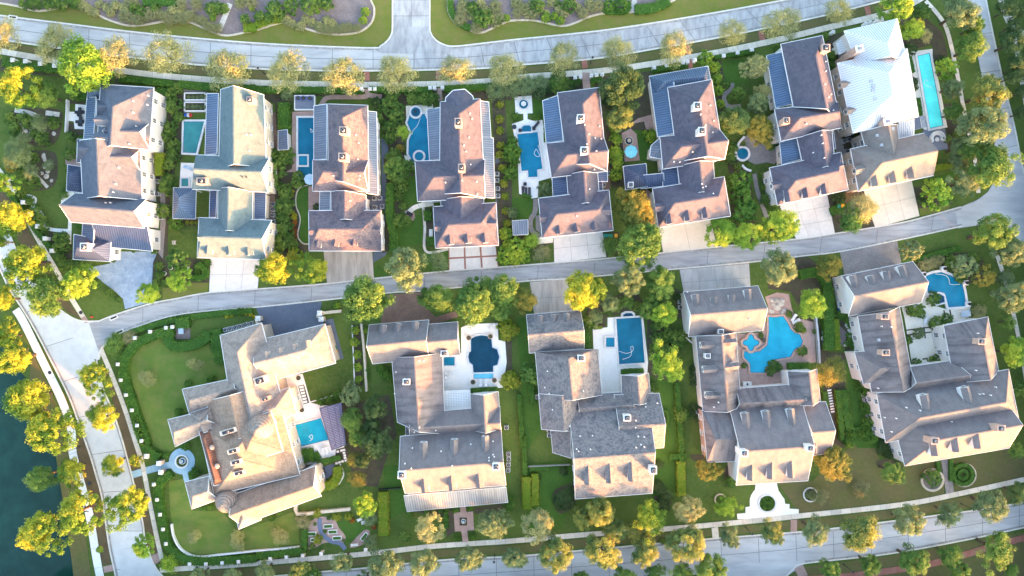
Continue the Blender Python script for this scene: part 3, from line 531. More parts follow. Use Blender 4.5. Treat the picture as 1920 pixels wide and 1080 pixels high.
def block(H, t, q, eave, rise, ax='v', e=(0, 0), roof='shingle_slate', wall='wall_white', over=.4, win='', metal=False, gar='', base=0.0, trim=True, posts=False, tri=None):
    """one wing: q = four roof-edge corners TL TR BR BL (tile pixels), ridge axis v or h with hip/gable ends,
    or a lean-to with its high side: st sb sl sr"""
    if isinstance(t, str): t = (t,) * 4
    E = [W(Z(t[i], q[2 * i], q[2 * i + 1]), eave) for i in range(4)]
    rise *= 1.2 if ax in 'vh' else 1.0
    top = eave + rise; th = .2; RM = MATS[roof]
    mid = lambda a, b: (a + b) / 2
    if ax in 'vh':
        s0, s1 = ((0, 1), (3, 2)) if ax == 'v' else ((0, 3), (1, 2))
        m0, m1 = mid(E[s0[0]], E[s0[1]]), mid(E[s1[0]], E[s1[1]]); Lr = (m1 - m0).length
        hw = ((E[s0[0]] - E[s0[1]]).length + (E[s1[0]] - E[s1[1]]).length) / 4
        i0, i1 = e[0] * hw, e[1] * hw
        if i0 + i1 > Lr * .98: k = Lr * .98 / (i0 + i1); i0 *= k; i1 *= k
        d = (m1 - m0).normalized(); up = Vector((0, 0, rise)); R0, R1 = m0 + d * i0 + up, m1 - d * i1 + up
        V = E + [R0, R1]                    # 0 TL 1 TR 2 BR 3 BL 4 R0 5 R1
        if ax == 'v': slopes = [(0, 3, 5, 4), (2, 1, 4, 5)]; ends = [(1, 0, 4), (3, 2, 5)]; per = [(0, 3), (2, 1)]; gab = [(0, 4, 1), (2, 5, 3)]
        else: slopes = [(1, 0, 4, 5), (3, 2, 5, 4)]; ends = [(0, 3, 4), (2, 1, 5)]; per = [(1, 0), (3, 2)]; gab = [(3, 4, 0), (1, 5, 2)]
        F = list(slopes); edges = list(per); gables = []
        for k in (0, 1):
            if e[k] > .02: F.append(ends[k]); edges.append((ends[k][0], ends[k][1]))
            else: gables.append((k, gab[k])); edges += [(gab[k][0], gab[k][1]), (gab[k][1], gab[k][2])]
    else:
        hi = {'t': (0, 1), 'b': (2, 3), 'l': (0, 3), 'r': (1, 2)}[ax[1]]
        V = [p + Vector((0, 0, rise if i in hi else 0)) for i, p in enumerate(E)]
        if ax[1] in 'tb':                   # keep the photo position of the high edge
            pass
        F = [(3, 2, 1, 0)]; edges = [(0, 3), (3, 2), (2, 1), (1, 0)]; gables = []
    F = [t_ for f in F for t_ in ([f] if len(f) == 3 else [(f[0], f[1], f[2]), (f[0], f[2], f[3])])]
    ROOFS.append(([v.copy() for v in V], F))
    mb = MB(); n = len(V); lowV = [v - Vector((0, 0, th)) for v in V]
    mb.add(V + lowV, F, 0); mb.add(lowV, [tuple(reversed(f)) for f in F], 1)
    bd = MB()
    for a, b in edges: mb.add([V[a], V[b], lowV[b], lowV[a]], [(0, 1, 2, 3)], 1)
    ro = mb.done('roof', [RM, MATS['white_paint']], H)
    if metal: seams('standing_seam', F, V, MATS['seam_' + roof.replace('metal_', '')], ro)
    elif ax in 'vh':                        # ridge and hip caps
        cap = MB(); up = Vector((0, 0, .06)); cap.beam(V[4] + up, V[5] + up, .3, .1)
        for k in (0, 1):
            if e[k] > .02:
                for c in ends[k][:2]: cap.beam(V[c] + up, V[4 + k] + up, .24, .1)
        cap.done('ridge_cap', RM, ro)
    if trim:
        c = sum(V, Vector()) / n
        for a, b in edges:
            A, B_ = V[a], V[b]; d = (B_ - A); q_ = Vector((-d.y, d.x, 0))
            if q_.length < 1e-4: continue
            q_.normalize()
            if q_.dot((A + B_) / 2 - c) < 0: q_ = -q_
            ex = d.normalized() * .08; o_ = q_ * .06 + Vector((0, 0, .03))
            bd.beam(A + o_ - ex, B_ + o_ + ex, TRIM[0], .2)
        bd.done('gutter', MATS['white_paint'], ro)
    I = inset([v[:2] for v in V[:4]], over)
    if posts:                               # open pavilion on posts
        for p in I: MB().box((p.x, p.y, 0), (.22, .22, eave)).done('post', MATS['white_paint'], H)
        return V
    wv = [(p.x, p.y, base) for p in I]; lowz = eave - .02
    if ax in 'vh': tops = [lowz] * 4
    else: tops = [v.z - th - .02 for v in V]
    wv += [(p.x, p.y, z) for p, z in zip(I, tops)]
    wf = [(i, (i + 1) % 4, 4 + (i + 1) % 4, 4 + i) for i in range(4)]
    wf = [tuple(reversed(f)) for f in wf]
    for k, g in gables:
        cc = Vector((V[4 + k].x, V[4 + k].y, 0)); a, b = I[g[0]], I[g[2]]; m = (a + b) / 2
        wv.append((m.x, m.y, top - .35)); wf.append((4 + g[0], len(wv) - 1, 4 + g[2]))
    solid('wall', wv, wf, MATS[wall], H)
    b0 = WL[H.name]
    for letters, kind in ((win, 'w'), (gar, 'g')):
        for sd in letters:
            i, j = {'t': (0, 1), 'r': (1, 2), 'b': (2, 3), 'l': (3, 0)}[sd]
            a, b = I[i], I[j]; L = (b - a).length; nrm = Vector((b.y - a.y, a.x - b.x)).normalized()
            if nrm.dot(a - sum(I, Vector((0, 0))) / 4) < 0: nrm = -nrm
            rz = math.atan2(-nrm.x, nrm.y)
            if kind == 'g':
                k = max(1, min(3, int(L / 3.6)))
                for m in range(k):
                    p = a.lerp(b, (m + .5) / k) + nrm * .005; obj('garage_door', GDOOR, H, (p.x - b0.x, p.y - b0.y, .06), rz)
                continue
            k = max(1, int(L / 3.3))
            for z in ([1.0, 4.2] if eave > 5.8 else [1.0]):
                for m in range(k):
                    p = a.lerp(b, (m + .5) / k) + nrm * .004
                    w = obj('window', WIN, H, (p.x - b0.x, p.y - b0.y, base + z), rz); obj('pane', PANE, w)
    return V
def dormers(H, t, lst, w=1.7, roof='shingle_slate', wall='white_paint', side=None):
    for d in lst: LATER.append(('d', H, t, d, w, roof, wall))
def chimneys(H, t, lst, w=1.3, d=1.0, up=1.6, mat='chimney_pink', rz=0):
    for c in lst: LATER.append(('c', H, t, c, w, d, up, mat, rz))
def vents(H, t, lst, me=None):
    for c in lst: LATER.append(('v', H, t, c, me or PIPE))
TRIM = [.12]
# ----- upper row, from the lake side
H = T1 = house('sprawling white house with orange-lit slate hips and navy metal wings beside blue gravel court', 'house', 'a2', 760, 300)
S = 'shingle_slate'
block(H, 'a1', (680, 570, 1037, 592, 1006, 1010, 655, 1010), 7, 4, 'v', (1, 0), S, win='rt')
block(H, 'a1', (655, 672, 860, 680, 855, 815, 650, 815), 6.7, 2.6, 'h', (1, 0), S)
block(H, 'a2', (540, -60, 946, -20, 957, 340, 560, 330), 7, 4.2, 'v', (0, 0), S, win='r')
block(H, 'a1', (524, 940, 760, 960, 745, 1100, 520, 1095), 6.3, 2.8, 'h', (1, 0), S)
block(H, 'a1', (765, 815, 1007, 830, 1004, 1000, 760, 1000), 6.9, 3.2, 'h', (0, 0), S); block(H, 'a2', (730, -10, 950, -5, 947, 150, 725, 150), 6.8, 3.1, 'h', (0, 0), S, win='r')
block(H, 'a2', (508, 296, 986, 336, 971, 530, 478, 490), 7.1, 3.8, 'h', (0, 0), S, win='rb')
block(H, 'a1', (597, 565, 770, 577, 768, 674, 588, 668), 4.2, 1.6, 'h', (1, 0), 'metal_blue', metal=True); block(H, 'a1', (588, 660, 672, 668, 655, 942, 566, 940), 4.1, 1.4, 'sr', roof='metal_blue', metal=True)
block(H, 'a2', (458, 105, 573, 122, 563, 292, 450, 279), 4.6, 1.8, 'v', (1, 1), 'metal_navy', metal=True)
block(H, 'a2', (664, 512, 1028, 526, 1026, 686, 660, 652), 4.5, 2.2, 'st', roof='metal_navy', metal=True, win='rb'); block(H, 'a2', (560, 504, 668, 512, 660, 640, 553, 600), 4.4, 1.8, 'sr', roof='metal_navy', metal=True)
block(H, 'a2', (500, 575, 746, 623, 741, 756, 495, 741), 5, 2.3, 'h', (1, 1), 'metal_navy', metal=True, win='rb')
dormers(H, 'a1', [((630, 805), (750, 812)), ((618, 920), (742, 930))], 2.2, S); chimneys(H, 'a2', [(600, 662)], 1.7, 1.7, 1.6, 'white_paint')
vents(H, 'a1', [(905, 762), (905, 685), (1005, 648), (925, 855), (880, 975), (1000, 710)]); vents(H, 'a2', [(808, 125), (788, 235), (770, 290), (720, 362), (752, 362)])
H = T2 = house('cream house with teal-grey and orange-lit shingles beside long shaded teal pool', 'house', 'a2', 1580, 100)
S = 'shingle_teal'
block(H, ('a1', 'a1', 'a2', 'a2'), (1490, 605, 1778, 640, 1795, 120, 1478, 130), 7, 4, 'v', (0, 0), S, 'wall_cream', win='rt')
block(H, 'a2', (1325, 38, 1815, 60, 1808, 288, 1300, 268), 6.9, 3.6, 'h', (.5, 0), S, 'wall_cream', win='rb')
block(H, ('a1', 'a1', 'a1', 'a1'), (1398, 632, 1492, 645, 1482, 1047, 1385, 1045), 4.3, 1.5, 'sr', roof='metal_blue', wall='wall_cream', metal=True)
block(H, 'a2', (1474, 262, 1704, 286, 1702, 560, 1470, 550), 6.2, 3.2, 'v', (0, 0), S, 'wall_cream', win='r'); block(H, 'a2', (1419, 280, 1478, 280, 1471, 462, 1414, 460), 3.8, 1.2, 'sr', roof='metal_navy', wall='wall_cream', metal=True)
block(H, 'a2', (1345, 462, 1832, 480, 1795, 742, 1332, 730), 6.4, 3.5, 'h', (.6, 0), S, 'wall_cream', win='r', gar='b')
block(H, 'b2', (0, 285, 66, 290, 62, 470, 0, 470), 3.8, 1.0, 'sl', roof='metal_navy', wall='wall_cream', metal=True)
dormers(H, 'a2', [((1395, 705), (1402, 645)), ((1545, 712), (1540, 650)), ((1675, 715), (1668, 655))], 1.8, S); dormers(H, 'a2', [((1330, 592), (1385, 592))], 1.8, S)
chimneys(H, 'a1', [(1708, 690)], 1.3, 1.3, 1.8); chimneys(H, 'a2', [(1385, 222)], 2.2, 1.4, 1.6); vents(H, 'a1', [(1668, 912), (1700, 915), (1690, 1020)]); vents(H, 'a2', [(1640, 188), (1668, 190)], PIPE_D)
H = T3 = house('white house with mottled blue and pink shingles and grey metal eaves by blue rectangular pool', 'house', 'b2', 600, 150)
S = 'shingle_mottled'
block(H, ('b1', 'b1', 'b2', 'b2'), (485, 703, 753, 712, 759, 280, 490, 200), 7, 4, 'v', (.9, 0), S, win='t')
block(H, 'b2', (385, 73, 757, 73, 757, 281, 383, 281), 6.9, 3.6, 'h', (1, 0), S, win='b')
block(H, ('b1', 'b1', 'b2', 'b2'), (392, 716, 488, 716, 488, 73, 392, 73), 4.5, 1.6, 'sr', roof='metal_grey', metal=True); block(H, ('b1', 'b1', 'b2', 'b2'), (753, 760, 812, 757, 822, 306, 757, 300), 5.6, 1.2, 'sl', roof='metal_grey', metal=True, win='r')
block(H, 'b2', (508, 281, 741, 310, 743, 480, 508, 480), 6, 3, 'v', (0, 0), S, win='r'); block(H, 'b2', (432, 283, 510, 283, 507, 412, 430, 410), 3.8, 1.2, 'sr', roof='metal_grey', metal=True)
block(H, 'b2', (357, 416, 843, 413, 846, 686, 360, 684), 6.3, 3.5, 'h', (.75, .75), S, win='r', gar='b')
dormers(H, 'b2', [((408, 660), (420, 605)), ((528, 655), (535, 603)), ((655, 650), (660, 600))], 1.6, S); dormers(H, 'b2', [((355, 548), (410, 548)), ((838, 545), (775, 540))], 1.8, S)
chimneys(H, 'b1', [(605, 895), (600, 1070)], 1.7, 1.6, 1.9); vents(H, 'b1', [(678, 915), (695, 968), (690, 1078)]); vents(H, 'b2', [(525, 180), (705, 180), (700, 205), (640, 348)])
H = T4 = house('house with octagonal front bay and plum shingles above brick-ribbed white driveway', 'house', 'b2', 1380, 200)
S = 'shingle_plum'
block(H, ('b1', 'b1', 'b2', 'b2'), (1245, 688, 1511, 668, 1546, 326, 1240, 300), 7, 4, 'v', (.9, 0), S)
block(H, 'b2', (1075, 80, 1543, 70, 1546, 326, 1092, 351), 6.9, 3.7, 'h', (1, 0), S, win='b')
bay = thing  # (octagonal bay below)
OCT = ZZ('b1', 1280, 688, 1282, 660, 1330, 612, 1410, 604, 1462, 650, 1470, 690)
def octa(H, px, eave, rise, apex, roof, wall, metal=False):
    E = [W(p, eave) for p in px]; A = W(apex, eave + rise); n = len(E)
    F = [(i + 1, i, n) for i in range(n - 1)]; F = [f if (E[f[1]] - E[f[0]]).cross(A - E[f[0]]).z > 0 else (f[1], f[0], n) for f in F]
    ROOFS.append((E + [A], F)); mb = MB(); mb.add(E + [A], F); low = [v - Vector((0, 0, .2)) for v in E]
    for i in range(n - 1): mb.add([E[i], E[i + 1], low[i + 1], low[i]], [(0, 1, 2, 3)], 1)
    ro = mb.done('bay_roof', [MATS[roof], MATS['white_paint']], H)
    if metal: seams('standing_seam', F, E + [A], MATS['seam_' + roof.replace('metal_', '')], ro)
    g = MB(); c = sum(E, Vector()) / n
    for i in range(n - 1):
        q = ((E[i] + E[i + 1]) / 2 - c); q.z = 0; q = q.normalized() * .085; g.beam(E[i] + q + Vector((0, 0, .03)), E[i + 1] + q + Vector((0, 0, .03)), .17, .2)
    g.done('gutter', MATS['white_paint'], ro)
    c2 = Vector((c.x, c.y)); I = [(c2 + (Vector(v[:2]) - c2) * .9) for v in E]
    MB().prism([tuple(v) for v in I], 0, eave - .1).done('bay_wall', MATS[wall], H)
octa(H, OCT, 6.9, 3.2, Z('b1', 1375, 760), S, 'wall_white')
block(H, ('b1', 'b1', 'b2', 'b2'), (1155, 741, 1247, 738, 1262, 72, 1172, 72), 4.5, 1.5, 'sr', roof='metal_grey', metal=True); block(H, 'b1', (1512, 692, 1570, 690, 1586, 935, 1523, 935), 5.2, 1.2, 'sl', roof='metal_grey', metal=True); block(H, ('b1', 'b1', 'b2', 'b2'), (1526, 936, 1600, 932, 1611, 327, 1543, 327), 5.0, 1.4, 'sl', roof='metal_grey', metal=True)
block(H, 'b2', (1248, 340, 1536, 330, 1537, 500, 1255, 480), 6, 3, 'v', (0, 0), S); block(H, 'b2', (1197, 388, 1619, 361, 1636, 646, 1212, 666), 6.3, 3.5, 'h', (.75, .75), S, gar='b')
dormers(H, 'b2', [((1313, 642), (1305, 572)), ((1430, 632), (1422, 565)), ((1548, 630), (1540, 560))], 1.7, S); dormers(H, 'b2', [((1205, 525), (1262, 520)), ((1622, 500), (1555, 500))], 1.9, S)
chimneys(H, 'b1', [(1370, 840)], 1.4, 1.7, 1.9); chimneys(H, 'b2', [(1392, 135)], 1.3, 1.6, 1.8); vents(H, 'b1', [(1440, 930), (1460, 805), (1405, 985), (1420, 1025), (1445, 770)]); vents(H, 'b2', [(1280, 225), (1393, 212), (1492, 220), (1495, 305), (1450, 105)])
H = T5 = house('plum shingled house with blue metal lean-to beside pool with round-arched spa', 'house', 'c2', 480, 100)
block(H, ('c1', 'c1', 'c2', 'c2'), (308, 627, 586, 592, 641, 146, 372, 100), 7, 4, 'v', (.95, 0), S, win='tr'); block(H, ('c1', 'c1', 'c2', 'c2'), (232, 968, 620, 935, 641, 146, 268, 189), 6.9, 3.6, 'h', (1, 0), S)
block(H, 'c1', (208, 681, 312, 656, 338, 957, 232, 966), 4.4, 1.5, 'sr', roof='metal_blue', metal=True)
block(H, 'c2', (370, 172, 577, 162, 591, 362, 386, 382), 6, 3, 'v', (0, 0), S); block(H, 'c2', (272, 191, 374, 186, 384, 306, 278, 316), 3.8, 1.1, 'sr', roof='metal_navy', metal=True); block(H, 'c2', (574, 157, 642, 152, 644, 216, 578, 220), 4.2, 1.2, 'sl', roof='metal_navy', metal=True); block(H, 'c2', (578, 222, 610, 220, 612, 278, 582, 281), 3.8, .8, 'sl', roof='metal_navy', metal=True)
block(H, 'c2', (180, 331, 653, 276, 681, 546, 205, 596), 6.3, 3.5, 'h', (.75, .75), S, gar='b')
dormers(H, 'c2', [((325, 568), (315, 508)), ((445, 555), (430, 492)), ((565, 540), (552, 480))], 1.7, S); dormers(H, 'c2', [((190, 462), (245, 458)), ((668, 408), (608, 412))], 1.9, S)
chimneys(H, 'c1', [(458, 812), (482, 1028)], 1.5, 1.5, 1.9, 'wall_white'); vents(H, 'c1', [(490, 845), (590, 855), (520, 908), (560, 935), (600, 940), (568, 1022), (505, 975)]); vents(H, 'c2', [(555, 138), (522, 270), (437, 452)])
H = T6 = house('house with wrapping blue metal hip roof and orange-lit shingles by brick umbrella terrace', 'house', 'c2', 1250, 100)
block(H, 'c1', (928, 516, 1322, 448, 1352, 600, 960, 640), 4.6, 1.9, 'h', (1, .8), 'metal_blue', metal=True); block(H, 'c1', (929, 518, 1075, 560, 1110, 905, 985, 922), 4.6, 2.0, 'sr', roof='metal_blue', metal=True)
block(H, 'c1', (1052, 592, 1346, 538, 1434, 1072, 1120, 1090), 7, 4, 'v', (1, 0), S, win='r'); block(H, ('c1', 'c1', 'c1', 'c2'), (1000, 925, 1405, 880, 1435, 1073, 1020, 132), 6.9, 3.5, 'h', (1, 0), S, win='b')
octa(H, ZZ('c1', 995, 935, 940, 985, 932, 1055, 990, 1068, 1020, 1065), 4.6, 1.6, Z('c1', 1010, 1000), 'metal_grey', 'wall_white', True)
block(H, 'c2', (1118, 116, 1357, 82, 1372, 290, 1140, 310), 6, 3, 'v', (0, 0), S); block(H, 'c2', (1012, 131, 1122, 119, 1140, 236, 1021, 251), 3.9, 1.1, 'sr', roof='metal_navy', metal=True); block(H, 'c2', (868, 181, 1016, 166, 1027, 246, 874, 264), 3.6, .9, 'st', roof='metal_navy', metal=True)
block(H, 'c2', (950, 266, 1431, 186, 1474, 449, 990, 526), 6.3, 3.5, 'h', (.75, .75), S, gar='b')
dormers(H, 'c2', [((1078, 500), (1065, 425)), ((1200, 480), (1185, 405)), ((1322, 462), (1305, 385))], 1.7, S); dormers(H, 'c2', [((970, 392), (1040, 380))], 1.9, S)
chimneys(H, 'c1', [(1236, 730), (1266, 897)], 1.5, 1.5, 1.9, 'wall_white'); vents(H, 'c1', [(1270, 775), (1335, 715), (1360, 818), (1302, 850), (1350, 897), (1215, 1028), (1300, 1068)]); vents(H, 'c2', [(1090, 85), (1130, 88), (1285, 260), (1305, 252), (1355, 300), (1278, 235)])
P6 = house('small hipped navy metal garden pavilion joined to brick terrace', 'pavilion', 'c2', 830, 180, 'garden_pavilion')
block(P6, 'c2', (752, 116, 904, 98, 914, 250, 768, 272), 3.7, 1.8, 'v', (1, 1), 'metal_navy', metal=True, posts=True); chimneys(P6, 'c2', [(795, 245)], 1.1, 1.1, 1.4, 'wall_white')
H = T7 = house('plum shingled house with long blue metal lean-to between street trees and white-roofed house', 'house', 'd1', 280, 650)
block(H, 'd1', (88, 298, 366, 241, 486, 820, 172, 720), 7, 4, 'v', (1, 0), S, win='b'); block(H, 'd1', (45, 737, 470, 690, 491, 862, 90, 951), 6.9, 3.4, 'h', (1, .6), S, win='l')
block(H, 'd1', (-8, 376, 98, 361, 169, 705, 52, 726), 4.4, 1.5, 'sr', roof='metal_blue', metal=True, win='l')
block(H, ('d1', 'd1', 'd2', 'd2'), (197, 932, 430, 880, 452, 112, 246, 152), 6, 3, 'v', (0, 0), S); block(H, ('d1', 'd1', 'd2', 'd2'), (80, 961, 198, 936, 222, 66, 95, 102), 3.9, 1.1, 'sr', roof='metal_blue', metal=True, win='l'); block(H, 'd1', (400, 890, 440, 880, 455, 1000, 425, 1010), 3.9, .8, 'sl', roof='metal_navy', metal=True)
block(H, 'd2', (12, 126, 491, 21, 541, 271, 65, 376), 6.3, 3.5, 'h', (.8, .8), S, win='l', gar='b')
dormers(H, 'd2', [((150, 352), (138, 280)), ((272, 325), (258, 252)), ((398, 300), (382, 225))], 1.7, S); dormers(H, 'd2', [((35, 245), (105, 228)), ((515, 105), (465, 120))], 1.9, S)
chimneys(H, 'd1', [(362, 345)], 1.7, 1.5, 2.0); chimneys(H, 'd1', [(100, 830)], 1.3, 1.3, 2.0); vents(H, 'd1', [(385, 485), (385, 420), (380, 572), (420, 640), (405, 660), (435, 748), (252, 838), (365, 970), (355, 915)], PIPE); vents(H, 'd2', [(375, 60), (300, 25)])
H = T8 = house('white metal-roofed house with tan shingled garage beside long turquoise lap pool', 'house', 'd1', 760, 600)
S = 'shingle_tan'; WM = 'metal_white'
block(H, 'd1', (516, 210, 871, 129, 940, 420, 600, 420), 7, 3.4, 'v', (1, 0), WM, metal=True); block(H, 'd1', (470, 427, 938, 330, 1015, 786, 576, 896), 7.6, 4.2, 'v', (.7, .7), WM, 'wall_stone', metal=True, win='lb')
block(H, 'd1', (465, 290, 545, 235, 560, 330, 480, 365), 3.6, 1.0, 'sr', roof=WM, metal=True); block(H, 'd1', (866, 835, 968, 815, 985, 910, 885, 935), 4, 1, 'st', roof=WM, metal=True)
block(H, ('d1', 'd1', 'd2', 'd2'), (630, 892, 872, 842, 905, 110, 690, 110), 6.3, 3.2, 'v', (0, 0), S, 'wall_stone', win='l'); block(H, ('d1', 'd1', 'd2', 'd2'), (558, 1006, 1052, 900, 1114, 176, 612, 282), 6.6, 3.7, 'h', (.8, .15), S, 'wall_stone', win='lb', gar='b')
dormers(H, 'd2', [((745, 245), (728, 168)), ((868, 222), (850, 140)), ((990, 190), (970, 112))], 1.9, S, 'wall_stone'); dormers(H, 'd2', [((600, 140), (670, 122))], 1.9, S, 'wall_stone'); dormers(H, 'd1', [((900, 985), (985, 960)), ((500, 565), (560, 555)), ((540, 745), (600, 735))], 1.6, S, 'wall_stone')
for x, y, zt in ((617, 330, 10.8), (806, 822, 10.5)):
    p = W(Z('d1', x, y), zt); c = MB().box((p.x, p.y, 0), (1.5, 1.3, zt), R(12)).box((p.x, p.y, zt), (1.75, 1.55, .18), R(12), 1).box((p.x, p.y, zt + .18), (.7, .6, .4), R(12), 2).done('chimney', [MATS['chimney_pink'], MATS['white_paint'], MATS['metal_grey']], H)
vents(H, 'd1', [(695, 547), (710, 582), (708, 612), (722, 668), (735, 915), (765, 980), (840, 868)], BOXV)
# ----- lower row
H = B1 = house('rambling stone mansion with pale weathered roofs, two domed turrets and brown metal front roof', 'mansion', 'a4', 1640, 300)
S = 'shingle_cream'; WS = 'wall_stone'
def fb(q, *a, **k): return block(H, 'a1', [v * 3.6 for v in q], *a, **k)   # corners in photo pixels
fb((413, 629, 490, 606, 534, 770, 440, 795), 7, 3.6, 'v', (.9, 0), S, WS, win='tl'); fb((478, 640, 609, 608, 629, 681, 500, 716), 6.2, 3.6, 'h', (0, 1), S, WS, gar='t', win='t')
fb((342, 730, 436, 710, 463, 740, 355, 775), 6.8, 2.4, 'h', (.9, 0), S, WS, win='t'); fb((315, 787, 389, 769, 410, 797, 329, 837), 6.8, 2.6, 'h', (.9, 0), S, WS, win='t')
fb((372, 795, 522, 752, 562, 890, 402, 928), 7.4, 4.6, 'v', (.75, .75), 'shingle_warm', WS, win='r'); fb((347, 904, 392, 893, 410, 936, 360, 954), 6.8, 2.6, 'h', (.9, 0), S, WS)
fb((436, 928, 592, 874, 602, 930, 452, 984), 6.5, 3.4, 'h', (0, 0), 'shingle_warm', WS, win='trb'); fb((498, 742, 542, 727, 556, 776, 500, 796), 6.6, 3.0, 'h', (0, .9), S, WS, win='r'); fb((438, 952, 490, 938, 488, 975, 448, 992), 6.4, 2.6, 'v', (0, .8), S, WS)
fb((388, 752, 505, 720, 530, 800, 402, 826), 7.2, 3.8, 'v', (0, 0), 'shingle_warm', WS)
def metal_cap():
    block(H, 'a4', (1345, 106, 1430, 82, 1531, 446, 1445, 470), 8.6, 1.5, 'v', (1, 1), 'copper', WS, metal=True, over=.3)
metal_cap()
for x, y in ((1432, 212), (1466, 337)):
    p = W(Z('a4', x, y), 10.0); mb = MB()
    for k in range(3): a0, a1 = k * .5, (k + 1) * .5; mb.cyl((p.x, p.y, 10 + .45 * math.sin(a0)), .6 * math.cos(a0), max(.02, .6 * math.cos(a1)), .45 * (math.sin(a1) - math.sin(a0)), 12)
    mb.done('skylight_dome', MATS['coping_brick'], H)
for t, x, y, r in (('a4', 1520, 585, 2.5), ('b3', 25, 945, 2.9)):
    z0 = 7.5 if t == 'a4' else 10.6; p = W(Z(t, x, y), z0 + 1); mb = MB(); mb.cyl((p.x, p.y, 0), r * .92, r * .92, z0, 20, 1)
    for k in range(6):
        a0, a1 = k * math.pi / 12, (k + 1) * math.pi / 12; mb.cyl((p.x, p.y, z0 + r * .9 * math.sin(a0)), r * math.cos(a0), max(.05, r * math.cos(a1)), r * .9 * (math.sin(a1) - math.sin(a0)), 24)
    mb.cyl((p.x, p.y, z0 + r * .88), .12, .03, 1.1, 8); mb.done('turret', [MATS[S], MATS[WS]], H, True)
dormers(H, 'b3', [((62, 430), (68, 480)), ((155, 405), (162, 455)), ((248, 378), (255, 428)), ((340, 355), (345, 402))], 1.5, S); fb((430, 795, 508, 772, 530, 846, 452, 870), 10.2, 2.6, 'v', (1, 1), 'shingle_warm', WS); fb((356, 775, 400, 760, 415, 800, 372, 812), 7.0, 2.2, 'v', (.6, 0), S, WS); fb((440, 690, 486, 678, 500, 730, 452, 742), 8.4, 2.2, 'h', (.9, .9), S, WS)
chimneys(H, 'b3', [(80, 742)], 1.6, .8, 1.6, 'coping_brick', .3); chimneys(H, 'a4', [(1560, 95)], 3.6, .9, 1.4, 'wall_stone', .3); chimneys(H, 'b3', [(40, 620)], 2.4, 1.6, 1.2, 'wall_stone', .3); chimneys(H, 'a4', [(1585, 230), (1605, 305), (1625, 378)], 2.2, .9, .9, 'wall_stone', .25)
TRIM[0] = .07
H = B2 = house('long grey house with three rear and three front dormers, pergola court and weathered metal porch', 'house', 'b4', 1300, 300)
S = 'shingle_grey'
block(H, 'b3', (765, 249, 1164, 216, 1166, 470, 788, 512), 5.8, 3.8, 'h', (0, 0), S, gar='t', win='l'); block(H, 'b3', (1160, 246, 1361, 229, 1378, 450, 1162, 470), 5.6, 3.4, 'h', (0, 0), S, win='t')
block(H, 'b3', (917, 470, 1256, 440, 1275, 985, 955, 905), 5.6, 3.4, 'v', (0, 0), 'shingle_stained'); block(H, 'b3', (1010, 898, 1130, 893, 1132, 992, 1012, 997), 4, 1.4, 'sr', roof='shingle_stained')
block(H, 'b3', (1448, 716, 1635, 701, 1650, 950, 1460, 960), 5.6, 3.2, 'v', (0, 0), S, win='t'); block(H, 'b3', (1060, 845, 1645, 800, 1655, 985, 1040, 1010), 5.5, 2.8, 'h', (0, 0), S)
block(H, 'b4', (975, 138, 1653, 81, 1686, 466, 1008, 523), 6.5, 4.2, 'h', (0, 0), S, win='tlr'); block(H, 'b4', (1008, 524, 1686, 468, 1699, 582, 1020, 644), 3.6, 1.6, 'st', roof='metal_weathered', metal=True, win='b')
dormers(H, 'b3', [((855, 250), (852, 318)), ((955, 240), (950, 305)), ((1075, 228), (1070, 300))], 1.5, S); dormers(H, 'b4', [((1126, 182), (1126, 298)), ((1336, 162), (1334, 280)), ((1546, 142), (1547, 260)), ((1142, 520), (1130, 420)), ((1326, 505), (1316, 400)), ((1512, 488), (1500, 385))], 1.7, S)
chimneys(H, 'b4', [(990, 385), (1622, 330)], 1.5, 1.5, 1.5, 'wall_white'); chimneys(H, 'b3', [(1022, 628), (1275, 438)], 1.5, 1.2, 1.3, 'wall_white'); vents(H, 'b3', [(948, 565), (938, 710), (1105, 490), (1135, 455), (1135, 490), (1105, 938), (1070, 970), (1215, 958)]); vents(H, 'b4', [(1058, 213), (1450, 188), (1600, 168), (1573, 278), (1600, 258), (1608, 272), (1573, 298), (1050, 350), (1325, 333), (1250, 235), (1007, 318)])
H = B3 = house('house with grey camouflage-mottled shingles and white deck pool, orange-lit front slope with dormers', 'house', 'c4', 620, 100)
S = 'shingle_camo'
block(H, 'c3', (98, 181, 461, 151, 486, 406, 118, 439), 5.6, 3.4, 'h', (0, 0), S, gar='t', win='t'); block(H, 'c3', (157, 432, 578, 414, 607, 722, 186, 745), 5.8, 4.0, 'v', (.2, 0), S); block(H, 'c3', (180, 715, 480, 700, 485, 930, 200, 952), 5.7, 3.4, 'v', (0, 0), S)
block(H, 'c3', (440, 722, 800, 700, 815, 850, 455, 880), 5.3, 2.4, 'h', (0, 0), S); block(H, 'c3', (738, 590, 921, 576, 937, 770, 746, 770), 5.6, 3.0, 'v', (0, 0), S, win='t'); block(H, ('c3', 'c3', 'c4', 'c4'), (690, 722, 992, 712, 1023, 213, 720, 235), 6, 3.4, 'h', (0, 0), S)
block(H, 'c4', (383, -62, 918, -105, 946, 521, 428, 559), 6.6, 4.6, 'h', (0, 0), S, win='tblr'); block(H, 'c4', (262, 100, 388, 98, 394, 272, 276, 246), 5, 1.6, 'sr', roof=S)
dormers(H, 'c3', [((190, 185), (192, 248)), ((280, 178), (282, 240)), ((370, 170), (372, 232))], 1.4, S); dormers(H, 'c4', [((520, 470), (515, 330)), ((668, 458), (660, 318)), ((816, 445), (806, 305))], 1.9, S)
